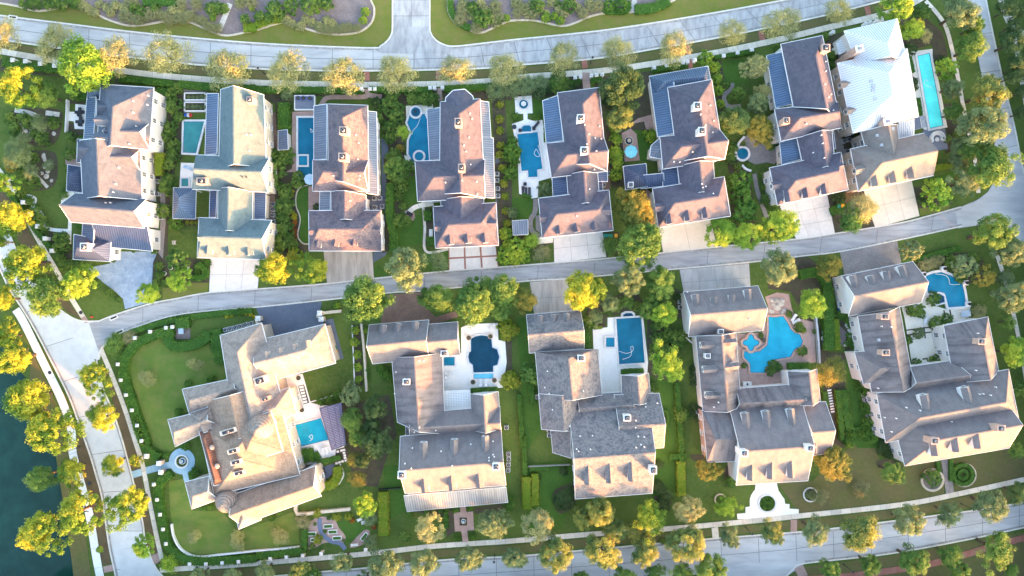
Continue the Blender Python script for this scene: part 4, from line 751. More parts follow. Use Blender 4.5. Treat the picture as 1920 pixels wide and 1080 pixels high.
chimneys(H, 'c3', [(463, 470), (770, 868)], 1.5, 1.3, 1.5, 'wall_white'); chimneys(H, 'c4', [(408, 385), (938, 345)], 1.4, 1.6, 2.4, 'wall_white'); vents(H, 'c3', [(238, 560), (480, 693), (220, 670), (250, 710), (272, 820), (455, 820), (900, 778), (835, 892), (978, 775), (900, 800), (387, 930)]); vents(H, 'c4', [(458, 132), (542, 130), (435, 220), (448, 235), (528, 222), (850, 135), (890, 138), (868, 190), (836, 210), (890, 205), (832, 75)])
H = B4 = house('rain-streaked grey house with side dormers and copper-lit front gable slope above white forecourt', 'house', 'c4', 1700, 200)
S = 'shingle_stained'
block(H, 'c3', (1158, 27, 1659, -14, 1692, 286, 1192, 328), 5.7, 3.6, 'h', (0, 0), 'shingle_grey', gar='t', win='t'); block(H, 'c3', (1243, 325, 1513, 302, 1545, 800, 1290, 832), 5.7, 3.4, 'v', (0, 0), S)
block(H, ('c3', 'd3', 'd4', 'c4'), (1470, 808, 228, 768, 268, 436, 1515, 466), 6.6, 4.2, 'h', (0, 0), 'shingle_grey', win='tb'); block(H, ('c3', 'c3', 'c4', 'c4'), (1285, 830, 1475, 808, 1502, 306, 1320, 312), 5.8, 3.0, 'h', (.25, 0), S, 'wall_brick', win='l')
block(H, 'd3', (132, 562, 329, 549, 353, 760, 160, 790), 5.6, 3.0, 'v', (0, 0), S, win='t'); block(H, ('c3', 'd3', 'd3', 'c3'), (1515, 680, 200, 648, 240, 830, 1500, 850), 5.4, 2.6, 'h', (0, 0), S); block(H, ('d3', 'd3', 'd4', 'd4'), (222, 776, 388, 768, 421, 250, 285, 268), 5.8, 3.0, 'h', (0, 0), 'shingle_grey', 'wall_brick')
dormers(H, 'c3', [((1243, 42), (1252, 130)), ((1370, 62), (1375, 120)), ((1492, 45), (1490, 110)), ((1598, 10), (1605, 100))], 1.6, 'shingle_grey'); dormers(H, 'c3', [((1280, 390), (1385, 385)), ((1296, 555), (1400, 548)), ((1313, 730), (1415, 725)), ((1520, 365), (1425, 372)), ((1535, 525), (1435, 540))], 1.6, S)
dormers(H, 'c3', [((1580, 845), (1595, 965)), ((1722, 832), (1735, 955))], 1.7, 'shingle_grey'); dormers(H, 'd3', [((160, 820), (178, 945))], 1.7, 'shingle_grey'); dormers(H, 'c4', [((1622, 440), (1622, 325))], 1.8, 'shingle_grey'); dormers(H, 'd4', [((28, 430), (28, 310)), ((168, 420), (160, 298)), ((325, 255), (322, 180))], 1.8, 'shingle_grey')
chimneys(H, 'c4', [(1550, 238)], 1.4, 1.3, 1.8, 'wall_white'); chimneys(H, 'd4', [(262, 205)], 1.4, 1.3, 1.8, 'wall_white'); chimneys(H, 'c3', [(1400, 292), (1312, 455)], 1.1, 1.0, 1.1, 'wall_white'); vents(H, 'c3', [(1598, 210), (1180, 28), (1360, 803), (1390, 770)])
H = B5 = house('large grey house with U-shaped court, wide hipped front roof and three front dormers', 'house', 'd3', 1150, 850)
S = 'shingle_grey'
block(H, 'd3', (498, -80, 976, -178, 1033, 98, 545, 188), 5.7, 3.6, 'h', (0, 0), S, gar='t', win='lt'); block(H, 'd3', (607, 190, 886, 130, 985, 660, 700, 702), 5.8, 3.6, 'v', (0, 0), 'shingle_stained', win='l')
block(H, 'd3', (585, 433, 800, 420, 830, 630, 645, 646), 5.9, 2.6, 'h', (.9, 0), S, win='l'); block(H, 'd3', (960, 532, 1245, 490, 1350, 660, 920, 720), 5.4, 3.0, 'h', (0, 0), S); block(H, 'd3', (1187, 256, 1483, 196, 1556, 562, 1260, 640), 5.9, 3.8, 'v', (1, 0), 'shingle_stained', win='tl')
block(H, 'd3', (735, 713, 1623, 550, 1691, 881, 796, 1043), 6.6, 4.4, 'h', (1, 1), S, win='lt'); block(H, ('d3', 'd3', 'd4', 'd4'), (832, 840, 1560, 702, 1626, 216, 925, 336), 6.5, 4.7, 'h', (.9, 0), S, win='lb')
dormers(H, 'd2', [((580, 850), (605, 942)), ((702, 852), (722, 920)), ((812, 822), (822, 905)), ((910, 785), (942, 880))], 1.7, S); dormers(H, 'd3', [((1068, 722), (1092, 838)), ((1345, 672), (1378, 790))], 2.0, S); dormers(H, 'd4', [((1148, 272), (1130, 165)), ((1292, 246), (1275, 135)), ((1438, 222), (1420, 110))], 2.0, S)
chimneys(H, 'd3', [(765, 192), (770, 432)], 1.6, 1.2, 1.5); chimneys(H, 'd3', [(1410, 358)], 1.5, 1.2, 1.5); chimneys(H, 'd3', [(1085, 1018), (1525, 935)], 1.6, 1.3, 2.2); vents(H, 'd3', [(762, 258), (828, 262), (738, 675), (1410, 305), (1398, 555), (928, 805), (1020, 825), (860, 878), (828, 968), (1420, 715), (1445, 713), (1495, 722), (1530, 668), (1232, 900), (782, 872)]); vents(H, 'd3', [(746, 350)], BOXV)
# ----- small garden buildings
P2 = house('open hipped blue metal pool pavilion between lawn and teal pool', 'pavilion', 'a2', 1245, 370, 'pool_pavilion')
block(P2, 'a2', (1172, 260, 1323, 263, 1317, 469, 1167, 466), 3.8, 2.2, 'v', (1, 1), 'metal_blue', metal=True, posts=True)
P3 = house('little blue metal-roofed shed between cream house and blue rectangular pool', 'shed', 'b1', 185, 950, 'garden_shed')
block(P3, 'b1', (150, 883, 219, 882, 224, 1012, 150, 1012), 2.8, .9, 'sr', roof='metal_blue', metal=True)
P5 = house('square flat-topped blue shed at end of stepping gravel path by oval lawn', 'shed', 'c2', 55, 530, 'garden_shed')
block(P5, 'c2', (2, 485, 105, 478, 108, 573, 9, 578), 2.8, .7, 'st', roof='metal_grey', metal=True)
# ----- things that stand on the roofs
off = 0; RV, RF = [], []
for v, f in ROOFS:
    RV += v; RF += [tuple(i + off for i in q) for q in f]; off += len(v)
BVH = BVHTree.FromPolygons(RV, RF)
EYE = Vector((0, 0, ALT))
def roof_hit(p):
    d = (W(p, 0) - EYE).normalized(); h = BVH.ray_cast(EYE, d)
    return h[0]
for it in LATER:
    if it[0] == 'v':
        _, H, t, c, me = it; p = roof_hit(Z(t, *c))
        if p: obj('roof_vent' if me is BOXV else 'vent_pipe', me, H, p - WL[H.name])
    elif it[0] == 'c':
        _, H, t, c, w, d, up, mat, rz = it; p = roof_hit(Z(t, *c))
        if not p: continue
        z0, z1 = p.z - 2.2, p.z + up; mb = MB(); mb.box((p.x, p.y, z0), (w, d, z1 - z0), rz)
        mb.box((p.x, p.y, z1), (w + .16, d + .16, .14), rz, 1).box((p.x, p.y, z1 + .14), (w * .72, d * .72, .12), rz, 2).cyl((p.x, p.y, z1 + .26), min(w, d) * .24, min(w, d) * .2, .4, 10, 3).cyl((p.x, p.y, z1 + .66), min(w, d) * .17, min(w, d) * .17, .01, 10, 2)
        mb.done('chimney', [MATS[mat], MATS['coping' if 'white' in mat else mat], MATS['dark_metal'], MATS['ac_grey']], H)
    else:
        _, H, t, (f, b), w, roof, wall = it; p = roof_hit(Z(t, *b))
        if not p: continue
        z = p.z + .02; F = W(Z(t, *f), z); D = (F - p); D.z = 0; L = D.length; D.normalize(); Q = Vector((-D.y, D.x, 0)); r = w * .42; hw = w / 2
        back = p - D * .4
        A = [F + Q * (hw - .1) - D * .15, F - Q * (hw - .1) - D * .15, back - Q * (hw - .1), back + Q * (hw - .1)]
        mb = MB(); mb.prism([tuple(v[:2]) for v in A], z - r - 1.7, z - r + .02)
        mb.add([(A[0].x, A[0].y, z - r), (A[1].x, A[1].y, z - r), (F.x - D.x * .15, F.y - D.y * .15, z - .12)], [(0, 1, 2), (2, 1, 0)])
        do = mb.done('dormer', MATS[wall], H)
        V = [F, back, F + Q * hw - Vector((0, 0, r)), back + Q * hw - Vector((0, 0, r)), F - Q * hw - Vector((0, 0, r)), back - Q * hw - Vector((0, 0, r))]
        V2 = [v - Vector((0, 0, .12)) for v in V]
        mb = MB(); mb.add(V, [(0, 1, 3, 2), (5, 1, 0, 4)]); mb.add(V2, [(2, 3, 1, 0), (4, 0, 1, 5)], 1)
        for a, c in ((2, 0), (0, 4)): mb.add([V[a], V[c], V2[c], V2[a]], [(0, 1, 2, 3)], 1)
        for a, c in ((3, 2), (4, 5)): mb.add([V[a], V[c], V2[c], V2[a]], [(0, 1, 2, 3)], 1)
        mb.done('dormer_roof', [MATS[roof], MATS['white_paint']], do)
        rz = math.atan2(-D.x, D.y); q = F - D * .14; mb = MB(); ww = w * .52
        mb.box((0, .02, 0), (ww, .05, 1.15), 0, 1)
        for s in (-1, 1): mb.box((s * ww / 2, .04, -.05), (.09, .1, 1.25))
        mb.box((0, .04, 1.15), (ww + .09, .1, .09)); mb.box((0, .06, -.09), (ww + .2, .14, .09)); mb.box((0, .035, .55), (ww, .07, .05))
        wv = mb.mesh('dormer_window', [MATS['white_paint'], MATS['glass']])
        obj('dormer_window', wv, do, (q.x - WL[do.name].x, q.y - WL[do.name].y, z - r - 1.2 - WL[do.name].z), rz)
# ---------------------------------------------------------------- plants
def leafmesh(name, L, mat, core=None):
    """L = list of (centre, normal, size, tint, jitter): one bent quad per leaf"""
    v, f, ti, ji = [], [], [], []
    rnd = random.Random(5)
    for c, n, s, t, j in L:
        n = n.normalized(); a = n.cross(Vector((rnd.uniform(-1, 1), rnd.uniform(-1, 1), rnd.uniform(-1, 1))))
        if a.length < .05: a = n.cross(Vector((1, .3, .2)))
        a = a.normalized() * s; b = n.cross(a) * .62; k = len(v)
        v += [c - a, c - b * 1 + a * .1, c + a - n * s * .3, c + b + a * .1]; f.append((k, k + 1, k + 2, k + 3)); ti.append(t); ji.append(j)
    if core:
        k = len(v); cv, cf = core; v += cv; f += [tuple(i + k for i in q) for q in cf]; ti += [.2] * len(cf); ji += [0.1] * len(cf)
    me = bpy.data.meshes.new(name); me.from_pydata([tuple(p) for p in v], [], f); me.materials.append(MATS[mat])
    for nm, arr in (('tint', ti), ('jit', ji)):
        at = me.attributes.new(nm, 'FLOAT', 'FACE'); at.data.foreach_set('value', arr)
    me.update(); return me
def usphere(rnd):
    while True:
        p = Vector((rnd.uniform(-1, 1), rnd.uniform(-1, 1), rnd.uniform(-1, 1)))
        if .05 < p.length < 1: return p.normalized()
def crown(seed, clumps=70, per=64, cr=(.2, .34), size=(.05, .085), zs=.8, fill=1.0, rough=.22):
    rnd = random.Random(seed); L = []; bias = usphere(rnd); bias.z = abs(bias.z) * .4
    lob = [(usphere(rnd), rnd.uniform(.1, rough)) for _ in range(6)]
    for i in range(clumps):
        d = usphere(rnd)
        if d.z < -.45: d.z = -d.z
        R_ = 1 - rough * .6 + sum(a * max(0, d.dot(u)) ** 3 for u, a in lob)
        r = R_ * rnd.uniform(.35, .86) ** .7; c = Vector((d.x * r, d.y * r, d.z * r * zs)); q = rnd.uniform(*cr)
        t = min(1, max(0, .5 + .38 * d.dot(bias) + rnd.gauss(0, .16)))
        for k in range(int(per * rnd.uniform(.7, 1.3) * fill)):
            o = usphere(rnd); p = c + Vector((o.x, o.y, o.z * .75)) * q * rnd.random() ** .4
            L.append((p, o + Vector((0, 0, .7)) + usphere(rnd) * .7, rnd.uniform(*size), min(1, max(0, t + rnd.gauss(0, .05))), rnd.random()))
    return L
TRUNKS = []
for s in range(4):
    rnd = random.Random(40 + s); mb = MB(); x = y = 0; rr = .055; zz = 0
    for k in range(4):                      # unit height trunk, a little crooked
        nx, ny = x + rnd.uniform(-.02, .02), y + rnd.uniform(-.02, .02); n = 8; r1 = rr * .82
        v = [(cx + r * math.cos(i * math.pi / 4), cy + r * math.sin(i * math.pi / 4), z) for cx, cy, z, r in ((x, y, zz, rr), (nx, ny, zz + .2, r1)) for i in range(n)]
        mb.add(v, [(i, (i + 1) % n, n + (i + 1) % n, n + i) for i in range(n)]); x, y, rr = nx, ny, r1; zz += .2
        if k > 0:
            for q in range(2):
                a = rnd.uniform(0, 6.28); e = Vector((x + math.cos(a) * .3, y + math.sin(a) * .3, zz + rnd.uniform(.12, .28))); b = Vector((x, y, zz - .02)); d = (e - b).normalized(); s1 = d.cross(Vector((0, 0, 1))).normalized(); s2 = d.cross(s1)
                v = [b + (s1 * math.cos(i * 2.094) + s2 * math.sin(i * 2.094)) * .024 for i in range(3)] + [e + (s1 * math.cos(i * 2.094) + s2 * math.sin(i * 2.094)) * .007 for i in range(3)]
                mb.add(v, [(i, (i + 1) % 3, 3 + (i + 1) % 3, 3 + i) for i in range(3)])
    TRUNKS.append(mb.mesh('trunk', MATS['bark'], True))
CROWNS = {'dense': [leafmesh('crown', crown(s, 120, 100, (.11, .25), (.025, .045), .8, 1, .42), 'leaf_green') for s in range(6)],
          'airy': [leafmesh('crown', crown(20 + s, 130, 50, (.14, .26), (.02, .036), .75, 1, .3), 'leaf_pale') for s in range(4)],
          'lumpy': [leafmesh('crown', crown(30 + s, 70, 150, (.14, .28), (.025, .044), .8, 1, .5), 'leaf_dark') for s in range(5)],
          'ball': [leafmesh('crown', crown(50 + s, 70, 46, (.12, .2), (.05, .08), .95, 1, .05), 'leaf_hedge') for s in range(3)]}
def spiky(seed, n=110):
    rnd = random.Random(seed); L = []
    for i in range(n):
        a = rnd.uniform(0, 6.283); el = rnd.uniform(.05, 1.2); ln = rnd.uniform(.7, 1.0); d = Vector((math.cos(a) * math.cos(el), math.sin(a) * math.cos(el), math.sin(el)))
        for k in range(7):
            t = (k + .5) / 7; p = d * ln * t - Vector((0, 0, .35 * t * t)) * math.cos(el)
            s = Vector((-d.y, d.x, 0)).normalized() if abs(d.z) < .99 else Vector((1, 0, 0))
            for sg in (-1, 1): L.append((p + s * sg * .05, Vector((0, 0, 1)) + usphere(rnd) * .35, .07 * (1.15 - t * .5), rnd.random(), rnd.random()))
    return L
CROWNS['spiky'] = [leafmesh('crown', spiky(s), 'leaf_green') for s in range(3)]
_tc = [0]
def tree(t, x, y, r, kind, label, group, style='dense', h=None, cat='tree', name='tree', zsq=1.0):
    """x, y, r: crown centre and radius in the enlarged photo; height from the crown's width"""
    _tc[0] += 1; rnd = random.Random(_tc[0] * 7 + 1)
    rm = r / 3.6 / PPM; H_ = h or max(2.0, min(13, rm * 1.75 + 1.6)); hc = H_ - rm * .72 * zsq
    rm *= (1 - hc / ALT); p = W(Z(t, x, y), hc); base = thing(name, label, cat, (p.x, p.y, 0), group)
    tk = obj('trunk', rnd.choice(TRUNKS), base, (0, 0, -.1), rnd.uniform(0, 6.28), (max(2.2, rm * 1.7),) * 2 + (hc * 1.12 + .1,))
    AIR = {'airy': 1.28, 'lumpy': 1.0}.get(style, 1.1)
    me = rnd.choice(CROWNS[style]); c = obj('crown', me, base, (0, 0, hc), rnd.uniform(0, 6.28), (rm * AIR * rnd.uniform(.86, 1.1), rm * AIR * rnd.uniform(.86, 1.1), rm * zsq * rnd.uniform(.9, 1.1)))
    c.material_slots[0].link = 'OBJECT'; c.material_slots[0].material = MATS['leaf_' + kind]
    return base
def trees(label, group, kind, style, lst, **k):
    for e in lst: tree(e[0], e[1], e[2], e[3] if len(e) > 3 else k.get('r', 40), kind, label, group, style, **{a: b for a, b in k.items() if a != 'r'})
KINDS = {'grass_clump': 'ornamental grass', 'spiky_plant': 'spiky plant', 'flowering_plant': 'flower', 'clipped_bush': 'clipped bush', 'topiary_ball': 'topiary ball', 'garden_bush': 'bush', 'herb': 'herb'}
def shrub(t, x, y, r, kind, label, group, style='ball', sq=.85, name=None, z0=0.0, cat=None):
    if not name:
        if style == 'spiky': name = 'grass_clump' if kind == 'straw' else 'spiky_plant'
        elif kind in ('flower', 'red'): name = 'flowering_plant'
        elif 'topiary' in label or 'boxwood' in label: name = 'topiary_ball'
        elif kind in ('hedge', 'hedge_lime'): name = 'clipped_bush'
        elif ' bush' in label: name = 'garden_bush'
        elif 'vegetable' in label or ' herb ' in label: name = 'herb'
        else: name = 'shrub'
    _tc[0] += 1; rnd = random.Random(_tc[0] * 13); rm = r / 3.6 / PPM; p = W(Z(t, x, y), rm * .7)
    o = obj(name, rnd.choice(CROWNS[style]), None, (p.x, p.y, rm * sq * .6 + z0), rnd.uniform(0, 6.28), (rm * (1.4 if style == 'spiky' else 1.08),) * 2 + (rm * sq,))
    o.material_slots[0].link = 'OBJECT'; o.material_slots[0].material = MATS['leaf_' + kind]; prop(o, label, cat or KINDS.get(name, 'shrub'), group)
    return o
def shrubs(label, group, kind, lst, r=40, style='ball', jit=0, **k):
    rnd = random.Random(len(label) + len(lst))
    for e in lst: shrub(e[0], e[1] + rnd.uniform(-jit, jit), e[2] + rnd.uniform(-jit, jit), (e[3] if len(e) > 3 else r) * rnd.uniform(.9, 1.1), kind, label, group, style, **k)
def along(t, pts, n):
    P = resample([(pts[i], pts[i + 1]) for i in range(0, len(pts), 2)], n); return [(t, p.x, p.y) for p in P]
def hedge(t, pts, w, h, kind, label, group=None, closed=False, name='hedge', sm=3):
    """clipped hedge along a line: leafy skin over a solid core; w in enlarged pixels, h in metres"""
    wm = w / 3.6 / PPM; P = w2(catmull(ZZ(t, *pts), sm, closed), h)
    if closed: P.append(P[0])
    rnd = random.Random(len(pts) * 31 + int(pts[0])); n = max(2, int(length(P) / .8) + 1); P = [tuple(p) for p in resample(P, n)]
    l, r = offset(P, wm * .42), offset(P, -wm * .42); cv, cf = [], []
    for i in range(n): cv += [(*l[i], 0), (*r[i], 0), (*r[i], h * .9), (*l[i], h * .9)]
    for i in range(n - 1): k = i * 4; cf += [(k + a, k + b, k + 4 + b, k + 4 + a) for a, b in ((1, 0), (2, 1), (3, 2), (0, 3))]
    cf += [(0, 1, 2, 3), (n * 4 - 1, n * 4 - 2, n * 4 - 3, n * 4 - 4)]
    L = []
    for i in range(n - 1):
        a, b = Vector(P[i]), Vector(P[i + 1]); d = (b - a); q = Vector((-d.y, d.x)).normalized(); tt = rnd.uniform(.1, .9)
        for k in range(int(d.length * (wm + 2 * h) * 16)):
            u = rnd.random(); s = rnd.uniform(-1, 1) * (wm + 2 * h) / 2; top = abs(s) < wm / 2
            o = a + d * u; hh = h * rnd.uniform(.9, 1.06)
            if top: p = Vector((o.x + q.x * s, o.y + q.y * s, hh)); nn = Vector((0, 0, 1))
            else:
                sg = 1 if s > 0 else -1; z = h - (abs(s) - wm / 2); p = Vector((o.x + q.x * sg * wm / 2 * rnd.uniform(.85, 1.1), o.y + q.y * sg * wm / 2 * rnd.uniform(.85, 1.1), max(.1, z))); nn = Vector((q.x * sg, q.y * sg, .2))
            L.append((p, nn + usphere(rnd) * .8, rnd.uniform(.12, .22), min(1, max(0, tt + rnd.gauss(0, .2))), rnd.random()))
    b = Vector((sum(p[0] for p in P) / n, sum(p[1] for p in P) / n, 0))
    L = [(c - b, nn, s, ti, j) for c, nn, s, ti, j in L]; cv = [tuple(Vector(c) - b) for c in cv]
    o = obj(name, leafmesh(name, L, 'leaf_' + kind, (cv, cf)), None, b); prop(o, label, 'hedge', group)
    return o
# ----- street and park trees
trees('pale thin-leaved street tree on the upper street verge', 'pale trees along the upper street', 'pale', 'airy',
      [('a1', 0, 255, 125), ('a1', 380, 290, 125), ('a1', 785, 380, 128), ('a1', 1125, 375, 132), ('a1', 1550, 460, 125), ('b1', 215, 475, 130), ('b1', 590, 505, 130), ('b1', 935, 490, 125), ('b1', 1340, 475, 102), ('b1', 1670, 460, 108),
       ('c1', 345, 385, 95), ('c1', 705, 360, 105), ('c1', 1090, 320, 95), ('c1', 1480, 220, 92), ('d1', 100, 160, 105), ('d1', 470, 80, 88)])
tree('d1', 900, 45, 115, 'lime', 'bushy yellow-lime tree at the pavement corner above white-roofed house', None)
trees('broad yellow and green autumn tree on the lake bank', 'autumn trees along the lake', 'yellow', 'dense',
      [('a2', 80, 480, 135), ('a2', 190, 760, 155), ('a2', 30, 1010, 90), ('a3', 100, 470, 140), ('a3', 205, 740, 145), ('a3', 310, 960, 175), ('a4', 480, 370, 105), ('a4', 530, 650, 155), ('a4', 290, 750, 130), ('a4', 220, 810, 95), ('a3', 40, 330, 90)])
tree('a4', 275, 420, 112, 'green', 'plain green tree hanging over the lake water between yellow trees', None, 'lumpy')
trees('golden tree between lakeside street and its inner pavement', 'golden trees on inner lakeside verge', 'yellow', 'dense', [('a3', 640, 590, 105), ('a3', 690, 870, 105), ('a4', 770, 315, 78), ('a4', 890, 590, 130)])
tree('a4', 905, 295, 50, 'yellow', 'small golden tree crowding the larger one by blue paved path', None)
tree('a4', 955, 895, 82, 'lime', 'small lime tree beside brick ramp at lakeside street corner', None); shrub('a4', 1140, 1000, 62, 'lime', 'spiky lime plant on the corner between two brick ramps', None, 'spiky')
tree('a4', 675, 898, 25, 'lime', 'tiny sapling on brown lakeside verge', None)
tree('a2', 530, 890, 120, 'lime', 'rounded lime tree beside small corner lawn and blue gravel drive', None); tree('a2', 315, 1010, 152, 'green', 'large rounded green tree over the street junction', None); tree('a2', 20, 230, 75, 'lime', 'lime tree by the fence pillars of the garden lot', None)
tree('a2', 10, 620, 60, 'yellow', 'yellow tree at the very edge of lakeside street', None)
tree('a1', 595, 465, 178, 'lime', 'big lime tree in front of the navy metal roof', None); tree('a1', 130, 610, 155, 'yellow', 'bright golden tree in the rock garden lot', None); tree('a1', 320, 640, 95, 'green', 'green tree beside the bright golden garden tree', None)
trees('loose olive tree over the rock garden', 'olive trees of rock garden', 'grey', 'airy', [('a1', 275, 830, 55), ('a1', 110, 1010, 65), ('a2', 110, 60, 80), ('a2', 210, 150, 50), ('a1', 160, 950, 45), ('a2', 330, 110, 35)])
tree('a2', 65, 120, 48, 'gold', 'small orange tree at rock garden edge', None)
trees('clipped lime-green tree on grass by alley near gravel drive', 'lime trees by gravel drive', 'lime', 'dense', [('a2', 1010, 970, 85), ('a2', 1195, 895, 95)])
tree('a2', 1200, 745, 68, 'green', 'bushy green tree behind small garden furniture', None, 'ball')
trees('yellow-lime tree beside stained concrete driveway', 'yellow trees by stained driveway', 'yellow', 'dense', [('b2', 110, 810, 122), ('b2', 400, 815, 108)])
shrub('b2', 255, 715, 58, 'hedge_lime', 'smooth lime topiary dome between two yellow trees', None)
tree('b2', 1020, 790, 170, 'grey', 'large grey-green tree spreading over the alley', None, 'lumpy'); tree('b2', 1235, 760, 62, 'grey', 'small grey tree beside brick-ribbed driveway', None, 'airy')
tree('b2', 740, 990, 172, 'green', 'large round green tree over brown paver driveway', None, 'dense')
trees('dense green tree along alley south side by brown paver drive', 'green trees south of alley', 'green', 'dense', [('b2', 1220, 1010, 112), ('b2', 1460, 1020, 138), ('b2', 1650, 960, 128), ('b3', 1640, 160, 80)])
tree('c3', 85, 75, 100, 'gold', 'orange-gold tree beside stained grey driveway', None); tree('c2', 490, 950, 145, 'yellow', 'round yellow-green tree beside stained grey driveway', None)
trees('loose grey-green tree beyond the alley by white deck pool', 'grey-green trees by white deck pool', 'grey', 'lumpy', [('c2', 770, 860, 122), ('c2', 650, 1030, 80), ('c3', 560, 190, 60)])
trees('leafy green tree beside kerbed grass and white deck pool', 'green trees by white deck pool', 'green', 'lumpy', [('c2', 1000, 900, 128), ('c3', 900, 150, 75), ('c3', 780, 90, 60), ('c2', 940, 1030, 75)])
trees('feathery lime tree east of white deck pool', 'feathery lime trees', 'lime', 'lumpy', [('c3', 1030, 175, 108), ('c3', 1050, 515, 128)])
tree('c2', 820, 420, 145, 'gold', 'orange autumn tree between two garages north of alley', None); tree('c2', 880, 650, 172, 'green', 'broad green tree overhanging alley below orange autumn tree', None); tree('c1', 760, 590, 182, 'dark', 'large dark oak beside wrapping blue metal roof', None, 'lumpy'); tree('c1', 720, 795, 128, 'mixed', 'dark oak with yellowing leaves above brick terrace', None, 'lumpy'); tree('c1', 660, 690, 80, 'dark', 'narrow dark oak between plum roof and brick terrace', None, 'lumpy')
trees('clipped round green tree in a close row by driveway', 'row of clipped round trees', 'hedge', 'ball', [('c2', 1535, 225, 88), ('c2', 1550, 320, 80), ('c2', 1562, 430, 88)], h=5)
trees('yellow-lime tree beside cream driveway on alley', 'lime trees by cream driveway', 'lime', 'dense', [('c2', 1420, 560, 105), ('c2', 1570, 590, 112), ('d2', 90, 530, 122)])
trees('pale olive tree by round garden path', 'pale olive garden trees', 'pale', 'dense', [('c1', 1640, 460, 85), ('c1', 1690, 620, 55)]); tree('c1', 1640, 700, 85, 'grey', 'grey-green tree beside gravel seating court', None, 'lumpy'); tree('c1', 1520, 820, 108, 'mixed', 'dark tree with gold patches by round spa', None); tree('c1', 1680, 870, 98, 'gold', 'orange-gold tree by blue metal lean-to', None); tree('c1', 1520, 640, 55, 'green', 'small round tree inside curved garden path', None, 'ball', 3)
tree('d1', 965, 205, 78, 'lime', 'bright lime tree in dark bed by white-roofed house', None); tree('d1', 1060, 245, 58, 'pale', 'feathery olive tree beside bright lime tree', None, 'spiky', 3.5)
trees('tall grey-green oak along the right-hand cross street', 'oaks along cross street', 'grey', 'lumpy', [('d1', 1290, 90, 135), ('d1', 1240, 590, 80), ('d1', 1460, 850, 165), ('d1', 1290, 1000, 85), ('d2', 1330, 230, 115), ('d2', 1280, 80, 70), ('d2', 1650, 700, 125), ('d3', 1630, 40, 125), ('d3', 1600, -70, 70)])
trees('green leafy oak along the right-hand cross street', 'green oaks along cross street', 'green', 'lumpy', [('d1', 1370, 320, 118), ('d1', 1250, 760, 78), ('d2', 1500, 130, 165), ('d2', 1500, 580, 160), ('d1', 1390, 180, 80), ('d1', 1370, 1000, 110)])
tree('d1', 1480, 630, 150, 'mixed', 'oak with orange-gold crown over the cross street', None, 'lumpy')
trees('dark park tree beyond the cross street', 'park trees beyond cross street', 'dark', 'lumpy', [('d1', 1640, 290, 100), ('d1', 1690, 450, 95), ('d1', 1620, 60, 80), ('d1', 1720, 80, 70), ('d1', 1650, 180, 70), ('d1', 1715, 760, 60), ('d1', 1720, 620, 60), ('d1', 1650, 520, 70)])
tree('d1', 1200, 462, 65, 'lime', 'rounded green tree beside turquoise lap pool', None, 'ball'); tree('d2', 1130, 300, 98, 'lime', 'bushy lime shrub-tree beside pale driveway', None, 'ball'); tree('d2', 1190, 320, 60, 'green', 'rounded green tree beside bushy lime one', None, 'ball')
tree('d2', 555, 475, 92, 'green', 'green tree between grey and pale driveways', None); tree('d2', 645, 400, 100, 'pale', 'thin bleached tree over edge of pale driveway', None, 'airy')
tree('d2', 80, 820, 145, 'grey', 'large grey-green tree above stone waterfall pool', None, 'lumpy'); tree('d2', 420, 785, 98, 'gold', 'dark gold tree beside grey paver drive', None); tree('d2', 960, 680, 72, 'grey', 'olive bush at corner of grey paver drive', None, 'ball'); tree('d2', 1320, 790, 80, 'grey', 'grey-green tree above angled corner pool', None, 'ball'); tree('d2', 1445, 850, 80, 'gold', 'yellow-ochre bush beside angled corner pool', None, 'ball')
tree('d3', 300, 110, 112, 'lime', 'bright yellow-lime tree beside stone waterfall pool', None, 'lumpy'); tree('d3', 430, 560, 100, 'gold', 'feathery gold tree beside long hedge', None, 'airy')
tree('d3', 1620, 235, 72, 'green', 'green tree behind grey hipped east wing', None, 'spiky', 5); tree('d3', 1650, 440, 105, 'lime', 'bright lime tree behind grey hipped east wing', None); tree('d3', 1710, 680, 55, 'green', 'dark green bush at far right lawn', None, 'ball'); tree('d2', 1700, 950, 90, 'grey', 'grey-green tree at right edge beside pavement', None, 'lumpy')
tree('b3', 640, 715, 75, 'grey', 'round grey-green tree at lawn corner by dark canopy', None, 'ball', 5)
trees('dark green garden tree between mansion and grey house', 'dark trees between mansion and grey house', 'dark', 'lumpy', [('b3', 800, 800, 108), ('b3', 850, 1030, 95), ('b4', 800, 190, 120), ('b4', 780, 60, 70), ('b4', 720, 300, 70)])
trees('bright green tree beside dark pool canopy', 'bright green trees by canopy', 'green', 'dense', [('b3', 645, 885, 80), ('b3', 670, 1010, 72)]); tree('b4', 730, 580, 95, 'lime', 'lime-topped tree over low wall by herb garden', None, 'lumpy'); tree('b4', 690, 430, 55, 'gold', 'small ochre tree beside mansion lawn', None, 'airy'); tree('b4', 670, 290, 55, 'gold', 'ochre bush under dark garden tree', None, 'airy')
trees('young pale sapling on mansion lawn', 'saplings on mansion lawn', 'pale', 'airy', [('a3', 1325, 515, 48), ('a3', 1000, 610, 50), ('a4', 1310, 815, 45), ('a4', 1605, 845, 58), ('b4', 168, 810, 55)], h=3)
trees('pale olive tree on lawn before weathered metal porch', 'olive trees before metal porch', 'pale', 'dense', [('b4', 1165, 765, 108)]); tree('b4', 1600, 715, 110, 'grey', 'round grey-green tree east of small brick fountain court', None); tree('b4', 1010, 810, 42, 'green', 'small shrub tree on lawn before metal porch', None, 'ball', 2.5)
